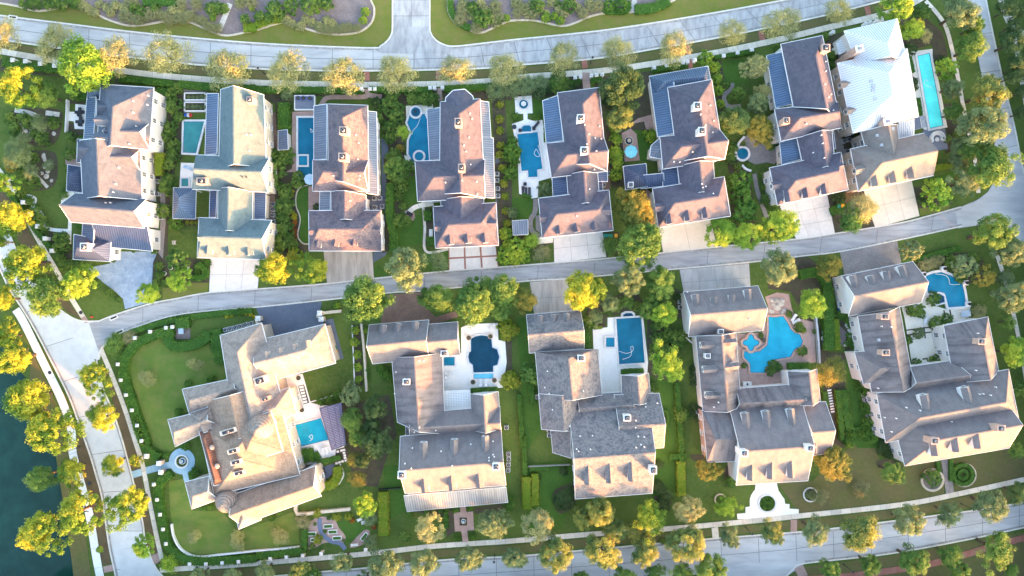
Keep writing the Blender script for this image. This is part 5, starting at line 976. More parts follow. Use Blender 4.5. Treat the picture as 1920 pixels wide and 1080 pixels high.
trees('mixed green and yellowing tree on the lower street verge', 'trees along the lower street verge', 'mixed', 'lumpy',
      [('c4', 310, 905, 132), ('c4', 610, 910, 140), ('c4', 900, 915, 120), ('c4', 1200, 850, 142), ('d4', 620, 790, 158), ('d4', 1690, 520, 85), ('d4', 30, 790, 90), ('b4', 300, 1040, 90)])
trees('plain green tree on the lower street verge', 'green trees along lower street verge', 'grey', 'lumpy',
      [('b4', 60, 1050, 85), ('b4', 590, 985, 95), ('b4', 860, 1010, 145), ('b4', 1140, 985, 128), ('b4', 1440, 960, 122), ('b4', 1710, 960, 75), ('c4', 30, 960, 90), ('c4', 1470, 815, 85), ('d4', 310, 775, 118), ('d4', 940, 720, 125), ('d4', 1220, 660, 92), ('d4', 1500, 605, 128), ('a4', 1350, 1080, 80), ('a4', 1580, 1085, 80)])
trees('green tree on the far side of lower street', 'trees south of lower street', 'green', 'lumpy', [('d4', 420, 1035, 85), ('d4', 690, 1005, 98), ('d4', 970, 970, 115), ('d4', 1230, 940, 92), ('d4', 1540, 900, 135), ('d4', 1290, 1050, 80), ('d4', 1640, 1040, 60), ('c4', 1330, 1040, 122), ('c4', 1150, 1075, 90), ('c4', 960, 1085, 90), ('c4', 760, 1095, 90), ('c4', 470, 1110, 80), ('b4', 400, 1110, 80), ('b4', 730, 1110, 80)])
trees('yellowing tree on front lawn below camouflage shingles', 'yellowing front lawn trees', 'mixed', 'lumpy', [('c4', 600, 650, 120), ('c4', 480, 700, 85), ('c4', 690, 770, 95), ('c4', 830, 780, 75)]); tree('c4', 930, 680, 130, 'yellow', 'brilliant yellow tree on lawn by lower pavement', None, 'lumpy'); tree('c4', 1160, 640, 100, 'pale', 'pale straw-yellow tree on lawn by lower pavement', None); tree('c4', 180, 725, 115, 'pale', 'pale olive tree west of yellowing lawn trees', None, 'dense')
tree('c4', 1440, 610, 78, 'lime', 'lime tree in small round stone ring', None, 'lumpy', 4.5); tree('c4', 1305, 355, 88, 'gold', 'dark autumn tree with orange leaves beside brick wing', None); tree('d4', 450, 305, 115, 'gold', 'dark autumn tree with golden lower leaves beside brown lawn', None); tree('d4', 825, 375, 82, 'green', 'dense olive-green tree at front corner of large grey house', None); tree('d4', 1680, 240, 65, 'green', 'dark leafy tree at front lawn right edge', None, 'lumpy')
trees('bare twiggy small tree on brown front lawn', 'bare little trees on brown lawn', 'straw', 'airy', [('d4', 620, 490, 58), ('d4', 350, 540, 52)], h=3)
tree('c3', 130, 580, 75, 'green', 'round blue-green tree beside camouflage-roofed house', None, 'ball', 5)
tree('b2', 935, 110, 90, 'green', 'round green tree west of plum-roofed bay house', None, 'dense'); tree('b1', 995, 893, 58, 'lime', 'needle-leaved lime tree at edge of curved blue pool', None, 'spiky', 4.5)
# ----- beds of the park strip
rp = random.Random(3)
shrubs('straw-coloured grass clump along the stone bed edging', 'straw grass clumps in park beds', 'straw', [('a1', 830 + 45 * i, 110 + 18 * math.sin(i), 42) for i in range(11)] + [('b1', 420 + 42 * i, 190 + 8 * math.sin(i), 34) for i in range(7)] + [('a1', 1330 + 32 * i, 130 + 16 * i, 34) for i in range(5)] + [('b1', 1390, 60), ('b1', 1380, 130), ('b1', 1480, 185), ('b1', 1640, 110), ('b1', 1620, 40), ('c1', 40, 90), ('c1', 90, 50), ('c1', 140, 95), ('c1', 480, 90), ('c1', 540, 60), ('c1', 590, 45), ('c1', 30, 30), ('a1', 1230, 20), ('a1', 1320, 20), ('a1', 860, 30), ('a1', 905, 20), ('a1', 1620, 20), ('a1', 1690, 8)], 40, 'spiky', 8)
shrubs('glossy green shrub in the mulched park bed', 'green shrubs in park beds', 'green', [('a1', 170 + 50 * i, 15 + 8 * (i % 2), 42) for i in range(8)] + [('a1', 910, 60, 40), ('a1', 950, 85, 42), ('a1', 1050, 45, 32), ('a1', 1420, 60, 42), ('a1', 1470, 60, 45), ('a1', 1510, 50, 40), ('a1', 1660, 130, 42), ('b1', 20, 110, 38), ('b1', 120, 60, 55), ('b1', 90, 110, 45), ('b1', 170, 95, 40), ('b1', 240, 40, 60), ('b1', 350, 30, 60), ('b1', 480, 20, 50), ('b1', 430, 10, 45), ('b1', 1460, 50, 42), ('b1', 1540, 120, 62), ('b1', 1500, 110, 45), ('c1', 175, 35, 48), ('c1', 305, 25, 25), ('c1', 385, 30, 52), ('b1', 1635, 130, 30)], 40, 'ball', 6)
shrubs('fresh lime shrub in the mulched park bed', 'lime shrubs in park beds', 'lime', [('a1', 1700, 55, 22), ('b1', 740, 80, 30), ('b1', 725, 140, 30), ('c1', 235, 120, 35), ('c1', 320, 140, 35), ('c1', 280, 110, 28), ('b1', 1690, 120, 25), ('a1', 1640, 125, 20), ('b1', 410, 70, 22), ('a1', 1440, 120, 22)], 30, 'ball', 5)
hedge('c1', (625, 10, 625, 60, 660, 75, 770, 70, 790, 40, 780, 5), 40, .9, 'hedge', 'clipped green hedge block beside stepping stones in park bed', closed=False); shrub('c1', 660, 35, 45, 'hedge', 'low clipped green mound west of park stepping stones', 'mounds in the park bed'); shrub('c1', 735, 35, 52, 'hedge', 'low clipped green mound west of park stepping stones', 'mounds in the park bed')
hedge('c1', (830, 60, 930, 55, 1010, 30, 1060, 0), 70, .8, 'hedge', 'wide clipped groundcover hedge east of park stepping stones'); hedge('a1', (960, 10, 1080, 5, 1200, 15), 60, .8, 'hedge', 'clipped green groundcover at top of left park bed'); hedge('b1', (0, 170, 90, 135, 185, 125), 50, .8, 'hedge_lime', 'bright clipped lime hedge strip inside left park bed'); hedge('b1', (1310, 0, 1320, 80, 1370, 150, 1450, 190), 45, .7, 'hedge', 'curved green groundcover along right park bed edging'); hedge('a1', (1640, 190, 1728, 180), 60, .8, 'hedge_lime', 'short lime hedge at curve of left park bed')
shrubs('brown feathery perennial in left park bed', 'feathery perennials in left park bed', 'pale', [('a1', 560 + 37 * i, 30 + 22 * (i % 3), 34) for i in range(9)] + [('a1', 850 + 52 * i, 70 + 16 * (i % 3), 36) for i in range(9)] + [('b1', 200 + 45 * i, 130 + 20 * (i % 3), 34) for i in range(8)], 34, 'ball', 8, name='perennial', cat='perennial', sq=.6)
shrubs('brown feathery perennial in right park bed', 'feathery perennials in right park bed', 'pale', [('b1', 1400 + 30 * i, 20 + 45 * (i % 4), 34) for i in range(8)] + [('c1', 20 + 42 * i, 20 + 36 * (i % 3), 32) for i in range(13)], 34, 'ball', 8, name='perennial', cat='perennial', sq=.6)
# ----- hedges
hedge('b1', (-10, 602, 300, 604, 710, 608), 45, 1.3, 'hedge', 'dark clipped hedge behind pavement before mottled shingle house'); hedge('b1', (765, 600, 980, 603, 1190, 600), 40, 1.2, 'hedge', 'clipped hedge between two brick gate paths on upper street'); hedge('b1', (1265, 598, 1420, 590, 1600, 578), 45, 1.2, 'hedge', 'clipped hedge in front of octagonal bay')
hedge('a1', (10, 420, 140, 440, 420, 470), 50, 1.4, 'hedge', 'dark hedge behind fence pillars at top left'); hedge('a1', (800, 530, 1000, 545, 1170, 570), 45, 1.2, 'hedge', 'clipped dark hedge in front of navy-winged white house'); hedge('a1', (1195, 565, 1480, 588, 1720, 592), 50, 1.4, 'hedge', 'tall hedge in front of teal-shingled house'); hedge('a1', (480, 640, 575, 650), 60, .9, 'hedge', 'low hedge block by navy metal wing patio'); hedge('a1', (1070, 1030, 1070, 1100), 60, 2.2, 'hedge_lime', 'tall lime hedge along white east wall'); hedge('a2', (1065, 20, 1065, 175), 50, 2.0, 'hedge_lime', 'lime hedge strip along white east wall near AC units')
hedge('a1', (1055, 600, 1130, 625), 45, 1, 'hedge', 'small hedge at north-east corner of white house'); hedge('a2', (1280, 870, 1370, 860, 1385, 820, 1335, 770), 40, 1.1, 'hedge', 'L-shaped hedge around small garden seat by concrete drive'); hedge('a2', (505, 500, 555, 510, 550, 550), 50, .8, 'hedge', 'little square hedge against navy garage wing')
hedge('a2', (60, 300, 150, 420, 230, 540, 330, 660), 36, 1.3, 'hedge', 'hedge running with fence pillars along lakeside pavement')
hedge('c1', (395, 560, 465, 540), 35, 1.1, 'hedge', 'short clipped hedge left of brick gate path by plum house'); hedge('c1', (535, 545, 610, 525), 35, 1.1, 'hedge', 'short clipped hedge right of brick gate path by plum house'); hedge('c1', (950, 470, 1080, 450, 1175, 432), 32, 1.1, 'hedge', 'clipped hedge before wrapping blue metal roof'); hedge('c1', (1370, 385, 1500, 365, 1640, 345), 30, 1.1, 'hedge', 'clipped hedge behind white fence posts by small square lawn')
hedge('b2', (905, 230, 900, 450, 925, 560, 925, 690), 55, 1.6, 'hedge', 'tall hedge between dark side drive and plum house lawn'); hedge('b2', (1178, 590, 1180, 655), 55, 1.1, 'hedge', 'square hedge beside white planter box'); hedge('b2', (1155, 410, 1160, 480), 55, 1.2, 'hedge', 'square hedge beside narrow side walk'); hedge('b1', (180, 690, 185, 870), 75, 2.2, 'hedge', 'tall hedge beside brick terrace of rectangular pool')
hedge('c2', (70, 300, 130, 325), 22, .7, 'hedge', 'thin edging hedge around oval lawn'); hedge('c1', (222, 830, 222, 955), 14, 1, 'hedge', 'thin hedge along blue lean-to wall by pool')
hedge('a3', (1165, 285, 1010, 330, 900, 390, 838, 480, 828, 580, 860, 700, 920, 880, 985, 1060), 62, 1.4, 'hedge', 'long curving hedge along mansion lawn and lakeside pavement'); hedge('a4', (905, 0, 945, 130, 985, 230, 1070, 285), 62, 1.4, 'hedge', 'hedge north of mansion gate path'); hedge('a4', (1150, 390, 1070, 455, 1065, 560, 1090, 720, 1120, 860, 1190, 945, 1310, 985, 1500, 980, 1728, 965), 58, 1.4, 'hedge', 'hedge wrapping the mansion south-west corner'); hedge('b4', (0, 948, 180, 930, 330, 905), 45, 1.3, 'hedge', 'hedge inside lower pavement below white retaining edge'); hedge('b4', (325, 770, 322, 905), 42, 1.3, 'hedge', 'hedge dividing mansion lawn from herb garden')
hedge('a3', (1135, 290, 1140, 380, 1260, 392, 1380, 345, 1395, 290), 75, 1.3, 'hedge', 'thick hedge wrapping utility enclosure'); hedge('a3', (1450, 280, 1470, 400, 1490, 510), 90, 1.3, 'hedge', 'thick hedge against mansion north-west wall'); hedge('a3', (1180, 240, 1275, 235), 75, 1.2, 'hedge', 'hedge block above utility enclosure'); hedge('a3', (880, 300, 1000, 262, 1150, 222, 1290, 195, 1500, 170, 1700, 152), 40, .6, 'hedge', 'low groundcover strip along alley kerb by mansion'); hedge('b4', (545, 345, 550, 410, 510, 465, 450, 480), 62, 1.3, 'hedge_lime', 'curved lime hedge around dark barbecue terrace')
hedge('b4', (855, 515, 858, 660, 860, 812), 68, 1.5, 'hedge_lime', 'long yellow-lime clipped hedge west of metal-porch house'); hedge('b4', (410, 320, 570, 280), 35, .9, 'hedge', 'low hedge along mansion pool terrace'); hedge('b4', (250, 285, 380, 265), 90, 1.8, 'hedge', 'rounded green bush block on mansion terrace'); hedge('b4', (375, 290, 425, 260), 60, .7, 'hedge', 'dark groundcover beside rounded terrace bush')
hedge('c4', (98, 415, 102, 630), 62, 1.5, 'hedge_lime', 'yellow-lime clipped hedge west strip below chain fence'); hedge('c4', (155, 395, 158, 605), 48, 1.5, 'hedge_lime', 'olive-lime hedge right beside yellow-lime hedge'); hedge('c4', (1142, 310, 1145, 540), 58, 1.4, 'hedge_lime', 'dull olive hedge strip between two front lawns'); hedge('c4', (1065, 280, 1180, 272), 40, 1.2, 'hedge', 'green cross hedge at north end of olive hedge'); hedge('c3', (1115, 640, 1130, 840, 1140, 1000, 1150, 1180), 34, 1.3, 'hedge', 'narrow vine-clad hedge between two side lawns'); hedge('c3', (48, 720, 60, 900, 72, 1080), 30, 1.2, 'hedge', 'narrow hedge west of camouflage-roofed house'); hedge('c4', (80, 140, 88, 400), 32, 1.2, 'hedge', 'vine hedge running down to yellow-lime hedges'); hedge('c4', (120, 360, 270, 350), 30, .9, 'hedge', 'low hedge along glass-thin side fence'); hedge('c3', (128, 640, 140, 780), 40, .8, 'hedge', 'low bed of green by west wall AC unit')
hedge('c3', (740, 570, 890, 562), 36, 1.6, 'hedge', 'dark hedge across end of white pool deck'); hedge('c3', (497, 300, 505, 400), 48, 1.4, 'hedge', 'hedge beside garage of camouflage-roofed house'); hedge('c3', (550, 270, 610, 266), 20, .8, 'hedge_lime', 'tiny lime hedge at white deck corner')
hedge('d3', (405, 20, 415, 200, 420, 420), 72, 1.8, 'hedge', 'tall dark hedge between waterfall pool and side lawn'); hedge('d3', (460, 210, 475, 420), 42, 1.2, 'hedge_lime', 'lime hedge strip beside tall dark hedge'); hedge('d3', (475, 690, 490, 850, 505, 1030), 36, 1.3, 'hedge', 'narrow ivy hedge along side path'); hedge('d3', (515, 690, 535, 850, 555, 960), 58, 1.1, 'hedge', 'broad clipped hedge beside side lawn'); hedge('d3', (140, 530, 285, 530), 48, 1.3, 'hedge', 'clipped hedge at south end of waterfall pool terrace'); hedge('d3', (385, 700, 400, 800), 36, 1.0, 'hedge', 'hedge beside stepping slabs'); hedge('d3', (570, 960, 700, 930), 26, .8, 'hedge', 'thin cross hedge over side lawn')
hedge('d2', (1010, 745, 1170, 700, 1300, 665), 40, 1.0, 'hedge', 'hedge behind alley lawn by corner pool'); hedge('d2', (220, 850, 340, 830, 400, 900, 420, 1080), 66, 1.6, 'hedge', 'dark hedge curling round waterfall garden'); hedge('d2', (1110, 130, 1250, 105), 40, .8, 'hedge_lime', 'lime hedge strip by tan garage lawn'); hedge('d2', (430, 420, 480, 400, 520, 360), 60, 1.1, 'hedge', 'dark hedge around trash bins bed')
CIRC = lambda x, y, r, n=12: [c for k in range(n) for c in (x + r * math.cos(k * 2 * math.pi / n), y + r * math.sin(k * 2 * math.pi / n))]
hedge('d4', CIRC(1322, 397, 66), 26, .9, 'hedge', 'circular hedge ring on brown front lawn', closed=True); hedge('d4', CIRC(1320, 397, 30, 10), 28, .6, 'hedge', 'inner coil of low hedge inside circular ring', closed=True); hedge('d4', (1240, 290, 1240, 440), 26, .8, 'hedge', 'low hedge edging front path toward circular ring'); hedge('d4', (1150, 305, 1160, 380), 28, .8, 'hedge', 'low hedge edging front path toward stone-ringed bush'); shrub('d4', 1112, 420, 62, 'green', 'dark round bush inside stone ring bed', None)
hedge('c3', (1000, 830, 1040, 830, 1055, 880, 1040, 960), 22, .7, 'hedge', 'small curved border by AC units'); hedge('b3', (1450, 695, 1630, 685), 30, 1.4, 'hedge', 'hedge at south end of white pool terrace')
hedge('b4', (1280, 650, 1285, 760), 30, .8, 'hedge', 'low hedge left of small brick fountain court'); hedge('d1', (950, 380, 975, 490), 46, .8, 'hedge', 'green strip between white roof and lap pool'); hedge('d1', (1015, 660, 1030, 780), 36, .5, 'hedge', 'grass-green strip beside lap pool steps')
shrubs('square-clipped lime bush east of round-sided pool', 'lime bushes east of round-sided pool', 'hedge_lime', [('b3', 1690, 275, 68), ('b3', 1690, 320, 40), ('b3', 1700, 630, 55), ('b3', 1720, 600, 45), ('c3', 10, 290, 40), ('c3', 15, 640, 45)])
# ----- garden shrubs
shrubs('neat round topiary ball in a row', 'topiary balls beside lawn', 'hedge_lime', [('b1', 1648, 705), ('b1', 1643, 800), ('b1', 1645, 880), ('b1', 1650, 980), ('b1', 1645, 1045), ('b2', 1665, 125), ('b2', 1672, 230), ('b2', 1680, 315), ('b2', 1683, 415), ('b2', 1697, 500)], 29)
shrubs('round lime bush in a row by small square lawn', 'lime bushes by square lawn', 'lime', [('c1', 1310, 395, 55), ('c1', 1375, 450, 36), ('c1', 1390, 530, 36), ('c1', 1395, 610, 36), ('c1', 1408, 700, 34)])
shrubs('leafy shrub in the strip between navy-winged and teal-shingled houses', 'shrubs in first side strip', 'green', [('a1', 1170, 715, 60), ('a1', 1150, 860, 55), ('a1', 1175, 980, 48), ('a1', 1110, 915, 45), ('a1', 1160, 640, 50), ('a2', 1165, 40, 45), ('a2', 1125, 90, 45), ('a2', 1125, 250, 55), ('a2', 1100, 410, 55), ('a2', 1130, 200, 42), ('a1', 1200, 790, 40), ('a1', 1195, 590, 40)], jit=6)
shrub('a2', 1180, 495, 52, 'hedge', 'round clipped bush at lawn corner by blue pavilion', None)
shrubs('small round bush in pavilion border', 'bushes in pavilion border', 'hedge_lime', [('a2', 1265, 495, 16), ('a2', 1297, 495, 16), ('a2', 1328, 495, 16)])
shrubs('leafy dark shrub in border between teal-shingled and mottled houses', 'shrubs in second side border', 'green', [('b2', 120, 150, 75), ('b2', 160, 60, 60), ('b2', 90, 90, 55), ('b2', 200, 40, 50), ('b1', 110, 1050, 55), ('b1', 200, 1060, 55), ('b2', 200, 270, 55), ('b2', 120, 230, 50), ('b2', 190, 380, 60), ('b2', 200, 320, 45), ('b2', 180, 470, 45), ('b2', 190, 540, 60), ('b2', 180, 620, 60), ('b2', 230, 600, 40), ('b2', 290, 180, 40), ('b2', 280, 215, 45), ('b2', 150, 690, 45), ('b2', 250, 650, 40), ('b1', 215, 600, 35)], jit=8)
shrubs('yellow flowering mound along curved border', 'yellow flowers in curved border', 'flower', [('b2', 265, 248, 16), ('b2', 245, 282, 16), ('b2', 240, 308, 14), ('b2', 248, 425, 14), ('b2', 260, 445, 16), ('b2', 262, 468, 15), ('b2', 245, 460, 12)]); shrubs('red and orange flowering plant along curved border', 'red flowers in curved border', 'red', [('b2', 262, 495, 20), ('b2', 250, 515, 18), ('b2', 262, 545, 18), ('b2', 255, 575, 20), ('b2', 258, 600, 22), ('b2', 245, 555, 14)])
shrubs('leafy shrub in border between mottled and bay houses', 'shrubs in third side border', 'green', [('b1', 915, 640, 55), ('b1', 905, 720, 62), ('b1', 940, 790, 60), ('b1', 900, 850, 50), ('b1', 905, 930, 50), ('b1', 930, 1065, 55), ('b1', 960, 730, 50), ('b1', 1150, 660, 45), ('b1', 1060, 650, 45), ('b1', 1190, 660, 40), ('b1', 1100, 670, 40), ('b1', 830, 790, 40), ('b2', 1040, 110, 45), ('b2', 970, 240, 50), ('b2', 940, 200, 45), ('b2', 960, 310, 40), ('b2', 955, 490, 55), ('b2', 1005, 480, 40), ('b2', 985, 380, 28), ('b2', 1050, 145, 20), ('b2', 855, 435, 20), ('b1', 960, 1075, 45)], jit=8)
shrub('b1', 968, 1005, 34, 'gold', 'orange autumn bush beside curved blue pool', None); shrub('b1', 815, 690, 40, 'dark', 'dark tree fern against mottled roof corner', None); shrub('b2', 408, 388, 26, 'dark', 'round dark bush in brick corner by connector', None)
shrubs('olive spiky shrub behind upper street pavement', 'spiky shrubs behind pavement', 'grey', [('b1', 1620, 600, 70), ('b1', 1700, 590, 55), ('c1', 50, 590, 60), ('c1', 110, 575, 60), ('c1', 200, 560, 55), ('c1', 20, 560, 55), ('b1', 210, 635, 45)], style='spiky'); shrub('c1', 315, 545, 78, 'green', 'large glossy green shrub behind upper pavement', None, 'dense'); shrubs('dark green shrub below spiky pavement shrubs', 'dark shrubs by fountain pad', 'dark', [('c1', 185, 630, 45), ('c1', 250, 600, 40), ('c1', 385, 600, 35), ('c1', 440, 560, 30)])
shrubs('clipped green bush around pool of round-arched spa', 'bushes by round-arched spa', 'hedge', [('c1', 30, 790, 30), ('c1', 170, 790, 25), ('c1', 10, 1050, 60), ('b2', 1728, 20, 60), ('b2', 1720, 160, 55), ('c1', 5, 960, 40)]); shrub('c2', 225, 278, 52, 'grey', 'olive round bush at end of pool by plum garage', None); shrub('c2', 0, 430, 40, 'grey', 'olive bush left of oval lawn', None)
shrub('c2', 130, 615, 55, 'lime', 'fan-leaved palm beside paved side yard', None, 'spiky'); shrub('c2', 200, 700, 55, 'straw', 'dry straw-coloured spiky clump on lawn beside white driveway', None, 'spiky'); shrub('c2', 665, 650, 62, 'green', 'fan palm beside trash bins', None, 'spiky'); shrubs('lush lime bush behind dry spiky clump', 'lush bushes left of driveway', 'lime', [('c2', 40, 660, 80), ('c2', 70, 720, 50), ('c2', 20, 740, 50), ('b2', 1680, 720, 60), ('b2', 1700, 640, 40), ('b2', 1690, 570, 45)])
shrubs('bushy green shrub between plum and blue-metal houses', 'shrubs in fourth side border', 'lime', [('c1', 700, 1030, 48), ('c1', 705, 940, 42), ('c2', 710, 100, 48), ('c2', 705, 175, 45), ('c2', 700, 20, 42), ('c1', 690, 880, 35), ('c1', 710, 1075, 40), ('c1', 940, 920, 42), ('c1', 900, 900, 25)], jit=6)
shrubs('mixed green shrub along gravel court', 'shrubs by gravel court', 'green', [('c1', 1490, 990, 38), ('c1', 1480, 1060, 40), ('c1', 1420, 900, 45), ('c1', 1440, 560, 35), ('c1', 1425, 780, 30), ('c1', 1430, 1000, 30), ('c2', 1520, 115, 30), ('c2', 1590, 112, 18), ('c1', 1555, 970, 20), ('c1', 1430, 830, 35), ('c2', 1695, 175, 30), ('c2', 1700, 255, 25), ('c2', 1705, 340, 35), ('d1', 25, 990, 25), ('d2', 5, 340, 45), ('d2', 40, 390, 35), ('d1', 385, 245, 30), ('d1', 60, 320, 35), ('d1', 1050, 80, 55), ('d1', 430, 380, 40), ('d1', 440, 440, 35), ('d1', 1290, 900, 38), ('d1', 1220, 930, 30)], jit=5)
hedge('d1', (430, 350, 445, 470), 45, .8, 'hedge', 'dark clipped block between plum and white roofs')
shrubs('low dark planting under white house walls', 'dark bed plants by white house', 'dark', [('d1', 970, 330, 40), ('d1', 935, 330, 40), ('d1', 985, 550, 30), ('d1', 990, 590, 25), ('d1', 1180, 400, 30), ('d1', 1150, 420, 28), ('d2', 1070, 330, 40), ('d2', 1040, 350, 30), ('d2', 480, 320, 45)])
shrubs('green bush in the mansion foundation beds', 'mansion foundation bushes', 'hedge', [('a3', 1270, 645, 30), ('a3', 1425, 615, 28), ('a3', 1205, 840, 32), ('a4', 1310, 390, 40), ('a4', 1250, 205, 30), ('a4', 1120, 265, 25), ('a4', 1380, 615, 32), ('a4', 1410, 605, 28), ('b4', 110, 690, 25), ('b4', 150, 640, 25), ('b3', 440, 760, 35), ('b3', 500, 745, 35), ('b3', 550, 725, 35), ('a3', 1620, 160, 28)]); shrubs('large leafy plant at alley bend', 'leafy plants at alley bend', 'green', [('a3', 770, 385, 62), ('a3', 790, 460, 40), ('a3', 780, 330, 35)], style='spiky'); shrub('a3', 870, 335, 48, 'straw', 'pale spiky agave at alley bend', None, 'spiky'); shrubs('yellow edging plant along mansion drive', 'yellow plants by asphalt drive', 'flower', [('a3', 1530, 190, 14), ('a3', 1560, 188, 14), ('a3', 1660, 170, 14), ('a3', 1690, 178, 14), ('a3', 1715, 195, 12)])
shrubs('lime shrub in dark bed strip', 'shrubs in dark bed strip', 'lime', [('b3', 665, 365, 32), ('b3', 685, 450, 28), ('b3', 685, 535, 30), ('b3', 692, 618, 28), ('b3', 668, 285, 28), ('b3', 545, 120, 28), ('b3', 735, 285, 25)]); shrubs('creeping dark shrub west of grey house', 'creeping shrubs west of grey house', 'hedge', [('b3', 860, 570, 45), ('b3', 890, 600, 35), ('b3', 840, 550, 35), ('b3', 750, 550, 22), ('b3', 755, 600, 20)])
shrubs('lime bush along low wall of herb garden', 'lime bushes by herb garden', 'hedge_lime', [('b4', 412, 658, 36), ('b4', 543, 680, 30), ('b4', 623, 680, 32), ('b4', 415, 835, 32)]); shrub('b4', 320, 715, 52, 'straw', 'spiky straw yucca beside herb garden path', None, 'spiky'); shrubs('spiky olive plant by herb garden lawn', 'spiky plants by herb garden', 'grey', [('b4', 770, 690, 55), ('b4', 770, 850, 45)], style='spiky'); shrubs('red flowering bush by herb garden', 'red bushes by herb garden', 'red', [('b4', 648, 705, 18), ('b4', 795, 752, 16)]); shrubs('small green herb in pebble bed', 'herbs in pebble bed', 'green', [('b4', 398, 730, 12), ('b4', 465, 780, 14), ('b4', 655, 690, 10), ('b4', 520, 690, 14), ('b4', 490, 690, 14), ('b4', 380, 880, 20), ('b4', 590, 840, 12)])
shrubs('boxwood ball beside brick fountain court', 'boxwood balls by brick court', 'hedge', [('b4', 1358, 825, 28), ('b4', 1466, 815, 28), ('b4', 1345, 630, 25), ('b4', 1440, 622, 22), ('b4', 1290, 635, 18), ('b4', 1245, 638, 18), ('b4', 1200, 645, 18), ('b4', 1150, 650, 18), ('b4', 1035, 660, 28), ('b4', 1710, 600, 40), ('b4', 1720, 545, 25)])
shrubs('dark leafy shrub below camouflage-roofed house front', 'front shrubs below camouflage roof', 'dark', [('c4', 340, 570, 70), ('c4', 390, 520, 50), ('c4', 310, 600, 45), ('c4', 1010, 500, 50), ('c4', 1040, 550, 50), ('c4', 975, 480, 40), ('c4', 1020, 600, 55), ('c4', 985, 330, 35), ('c4', 175, 415, 25), ('c4', 350, 375, 35)], style='dense')
shrubs('leafy shrub in east border of white deck pool', 'shrubs east of white deck pool', 'green', [('c3', 990, 350, 60), ('c3', 1050, 320, 50), ('c3', 1110, 340, 60), ('c3', 1020, 420, 55), ('c3', 1100, 430, 55), ('c3', 970, 260, 45), ('c3', 960, 400, 35), ('c3', 1150, 860, 50), ('c3', 1120, 820, 30), ('c3', 510, 260, 40), ('c3', 530, 210, 45), ('c3', 950, 660, 35), ('c3', 700, 130, 40), ('c3', 660, 150, 40), ('c3', 840, 120, 40)], jit=8); shrub('c4', 1478, 448, 42, 'hedge', 'clipped bush in bed by brick front', None); shrub('c4', 1020, 845, 25, 'green', 'small bush under lower verge tree', None)
shrubs('dark green bush around AC units by streaked house', 'bushes around side AC units', 'dark', [('c3', 1225, 545, 28), ('c3', 1220, 600, 28), ('c3', 1230, 640, 28), ('c3', 1225, 810, 28), ('c3', 1220, 850, 28), ('c3', 1250, 880, 25), ('c3', 1125, 60, 30)])
shrubs('plant in waterfall pool terrace bed', 'plants round waterfall pool', 'green', [('d3', 215, 265, 35), ('d3', 145, 175, 25), ('d3', 235, 430, 40), ('d3', 40, 520, 40), ('d3', 20, 560, 35), ('d3', 70, 540, 30), ('c3', 1680, 325, 22), ('c3', 1570, 520, 22), ('d3', 315, 290, 20)], jit=4); shrubs('lime flowering plant by waterfall pool', 'lime plants by waterfall pool', 'hedge_lime', [('d3', 215, 270, 22), ('d3', 240, 288, 20), ('d3', 150, 185, 16), ('c3', 1708, 215, 16)])
shrubs('clipped bush beside side lawn of large grey house', 'clipped bushes by side lawn', 'hedge', [('d3', 500, 180, 38), ('d3', 640, 685, 45), ('d3', 685, 690, 25), ('d3', 660, 815, 45), ('d3', 685, 910, 48), ('d3', 660, 985, 42), ('d3', 705, 1005, 45), ('d3', 560, 985, 40), ('d3', 555, 1040, 40), ('d4', 545, 170, 38)]); shrubs('ground plant among stepping stones', 'plants among stepping stones', 'hedge', [('d3', 560, 220, 42), ('d3', 590, 250, 40), ('d3', 585, 340, 45), ('d3', 600, 390, 35), ('d3', 555, 370, 30), ('d3', 600, 300, 30)], sq=.4)
shrubs('courtyard shrub by cream paving', 'courtyard shrubs', 'green', [('d3', 1000, 140, 55), ('d3', 1030, 175, 42), ('d3', 960, 130, 30), ('d3', 1120, 70, 48), ('d3', 1150, 240, 52), ('d3', 1210, 215, 40), ('d3', 1110, 250, 30), ('d3', 1010, 505, 38), ('d3', 1110, 490, 36), ('d3', 1150, 480, 35), ('d3', 1185, 450, 40), ('d3', 1175, 400, 35), ('d3', 950, 355, 30)], jit=4); shrub('d3', 1018, 305, 42, 'grey', 'small olive tree in courtyard planter', None)
shrubs('dry spiky yucca by corner pool', 'yuccas by corner pool', 'straw', [('d2', 1060, 780, 45), ('d2', 1110, 760, 45), ('d2', 1160, 745, 40), ('d3', 1430, 160, 55)], style='spiky'); shrubs('green plant in bed above corner pool', 'plants above corner pool', 'green', [('d2', 1250, 790, 35), ('d2', 1310, 850, 42), ('d2', 1210, 770, 30), ('d2', 1400, 740, 45), ('d2', 1300, 880, 30), ('d2', 1230, 740, 35)], jit=4)
shrubs('dark foundation shrub below large grey house', 'foundation shrubs below large grey house', 'dark', [('d4', 790, 220, 48), ('d4', 820, 260, 50), ('d4', 870, 295, 30), ('d4', 780, 180, 35), ('d4', 760, 240, 30)], style='dense'); shrubs('low plant in round stone-ring bed', 'plants in stone ring bed', 'grey', [('d4', 275, 520, 22), ('d4', 300, 540, 20), ('d4', 285, 550, 22), ('d4', 265, 540, 16)])
shrubs('rock garden shrub', 'shrubs of rock garden', 'green', [('a1', 285, 935, 58), ('a1', 190, 830, 50), ('a1', 150, 790, 35), ('a1', 90, 860, 45), ('a1', 360, 830, 48), ('a1', 60, 800, 40), ('a1', 220, 900, 30), ('a2', 235, 230, 45), ('a2', 170, 185, 40), ('a2', 210, 60, 45), ('a2', 140, 300, 40), ('a1', 120, 880, 30), ('a2', 155, 150, 40)], jit=5)
for o in [o for o in bpy.data.objects if o.get('group') == 'shrubs of rock garden']: o['label'] = 'leafy rock garden shrub among pale boulders'
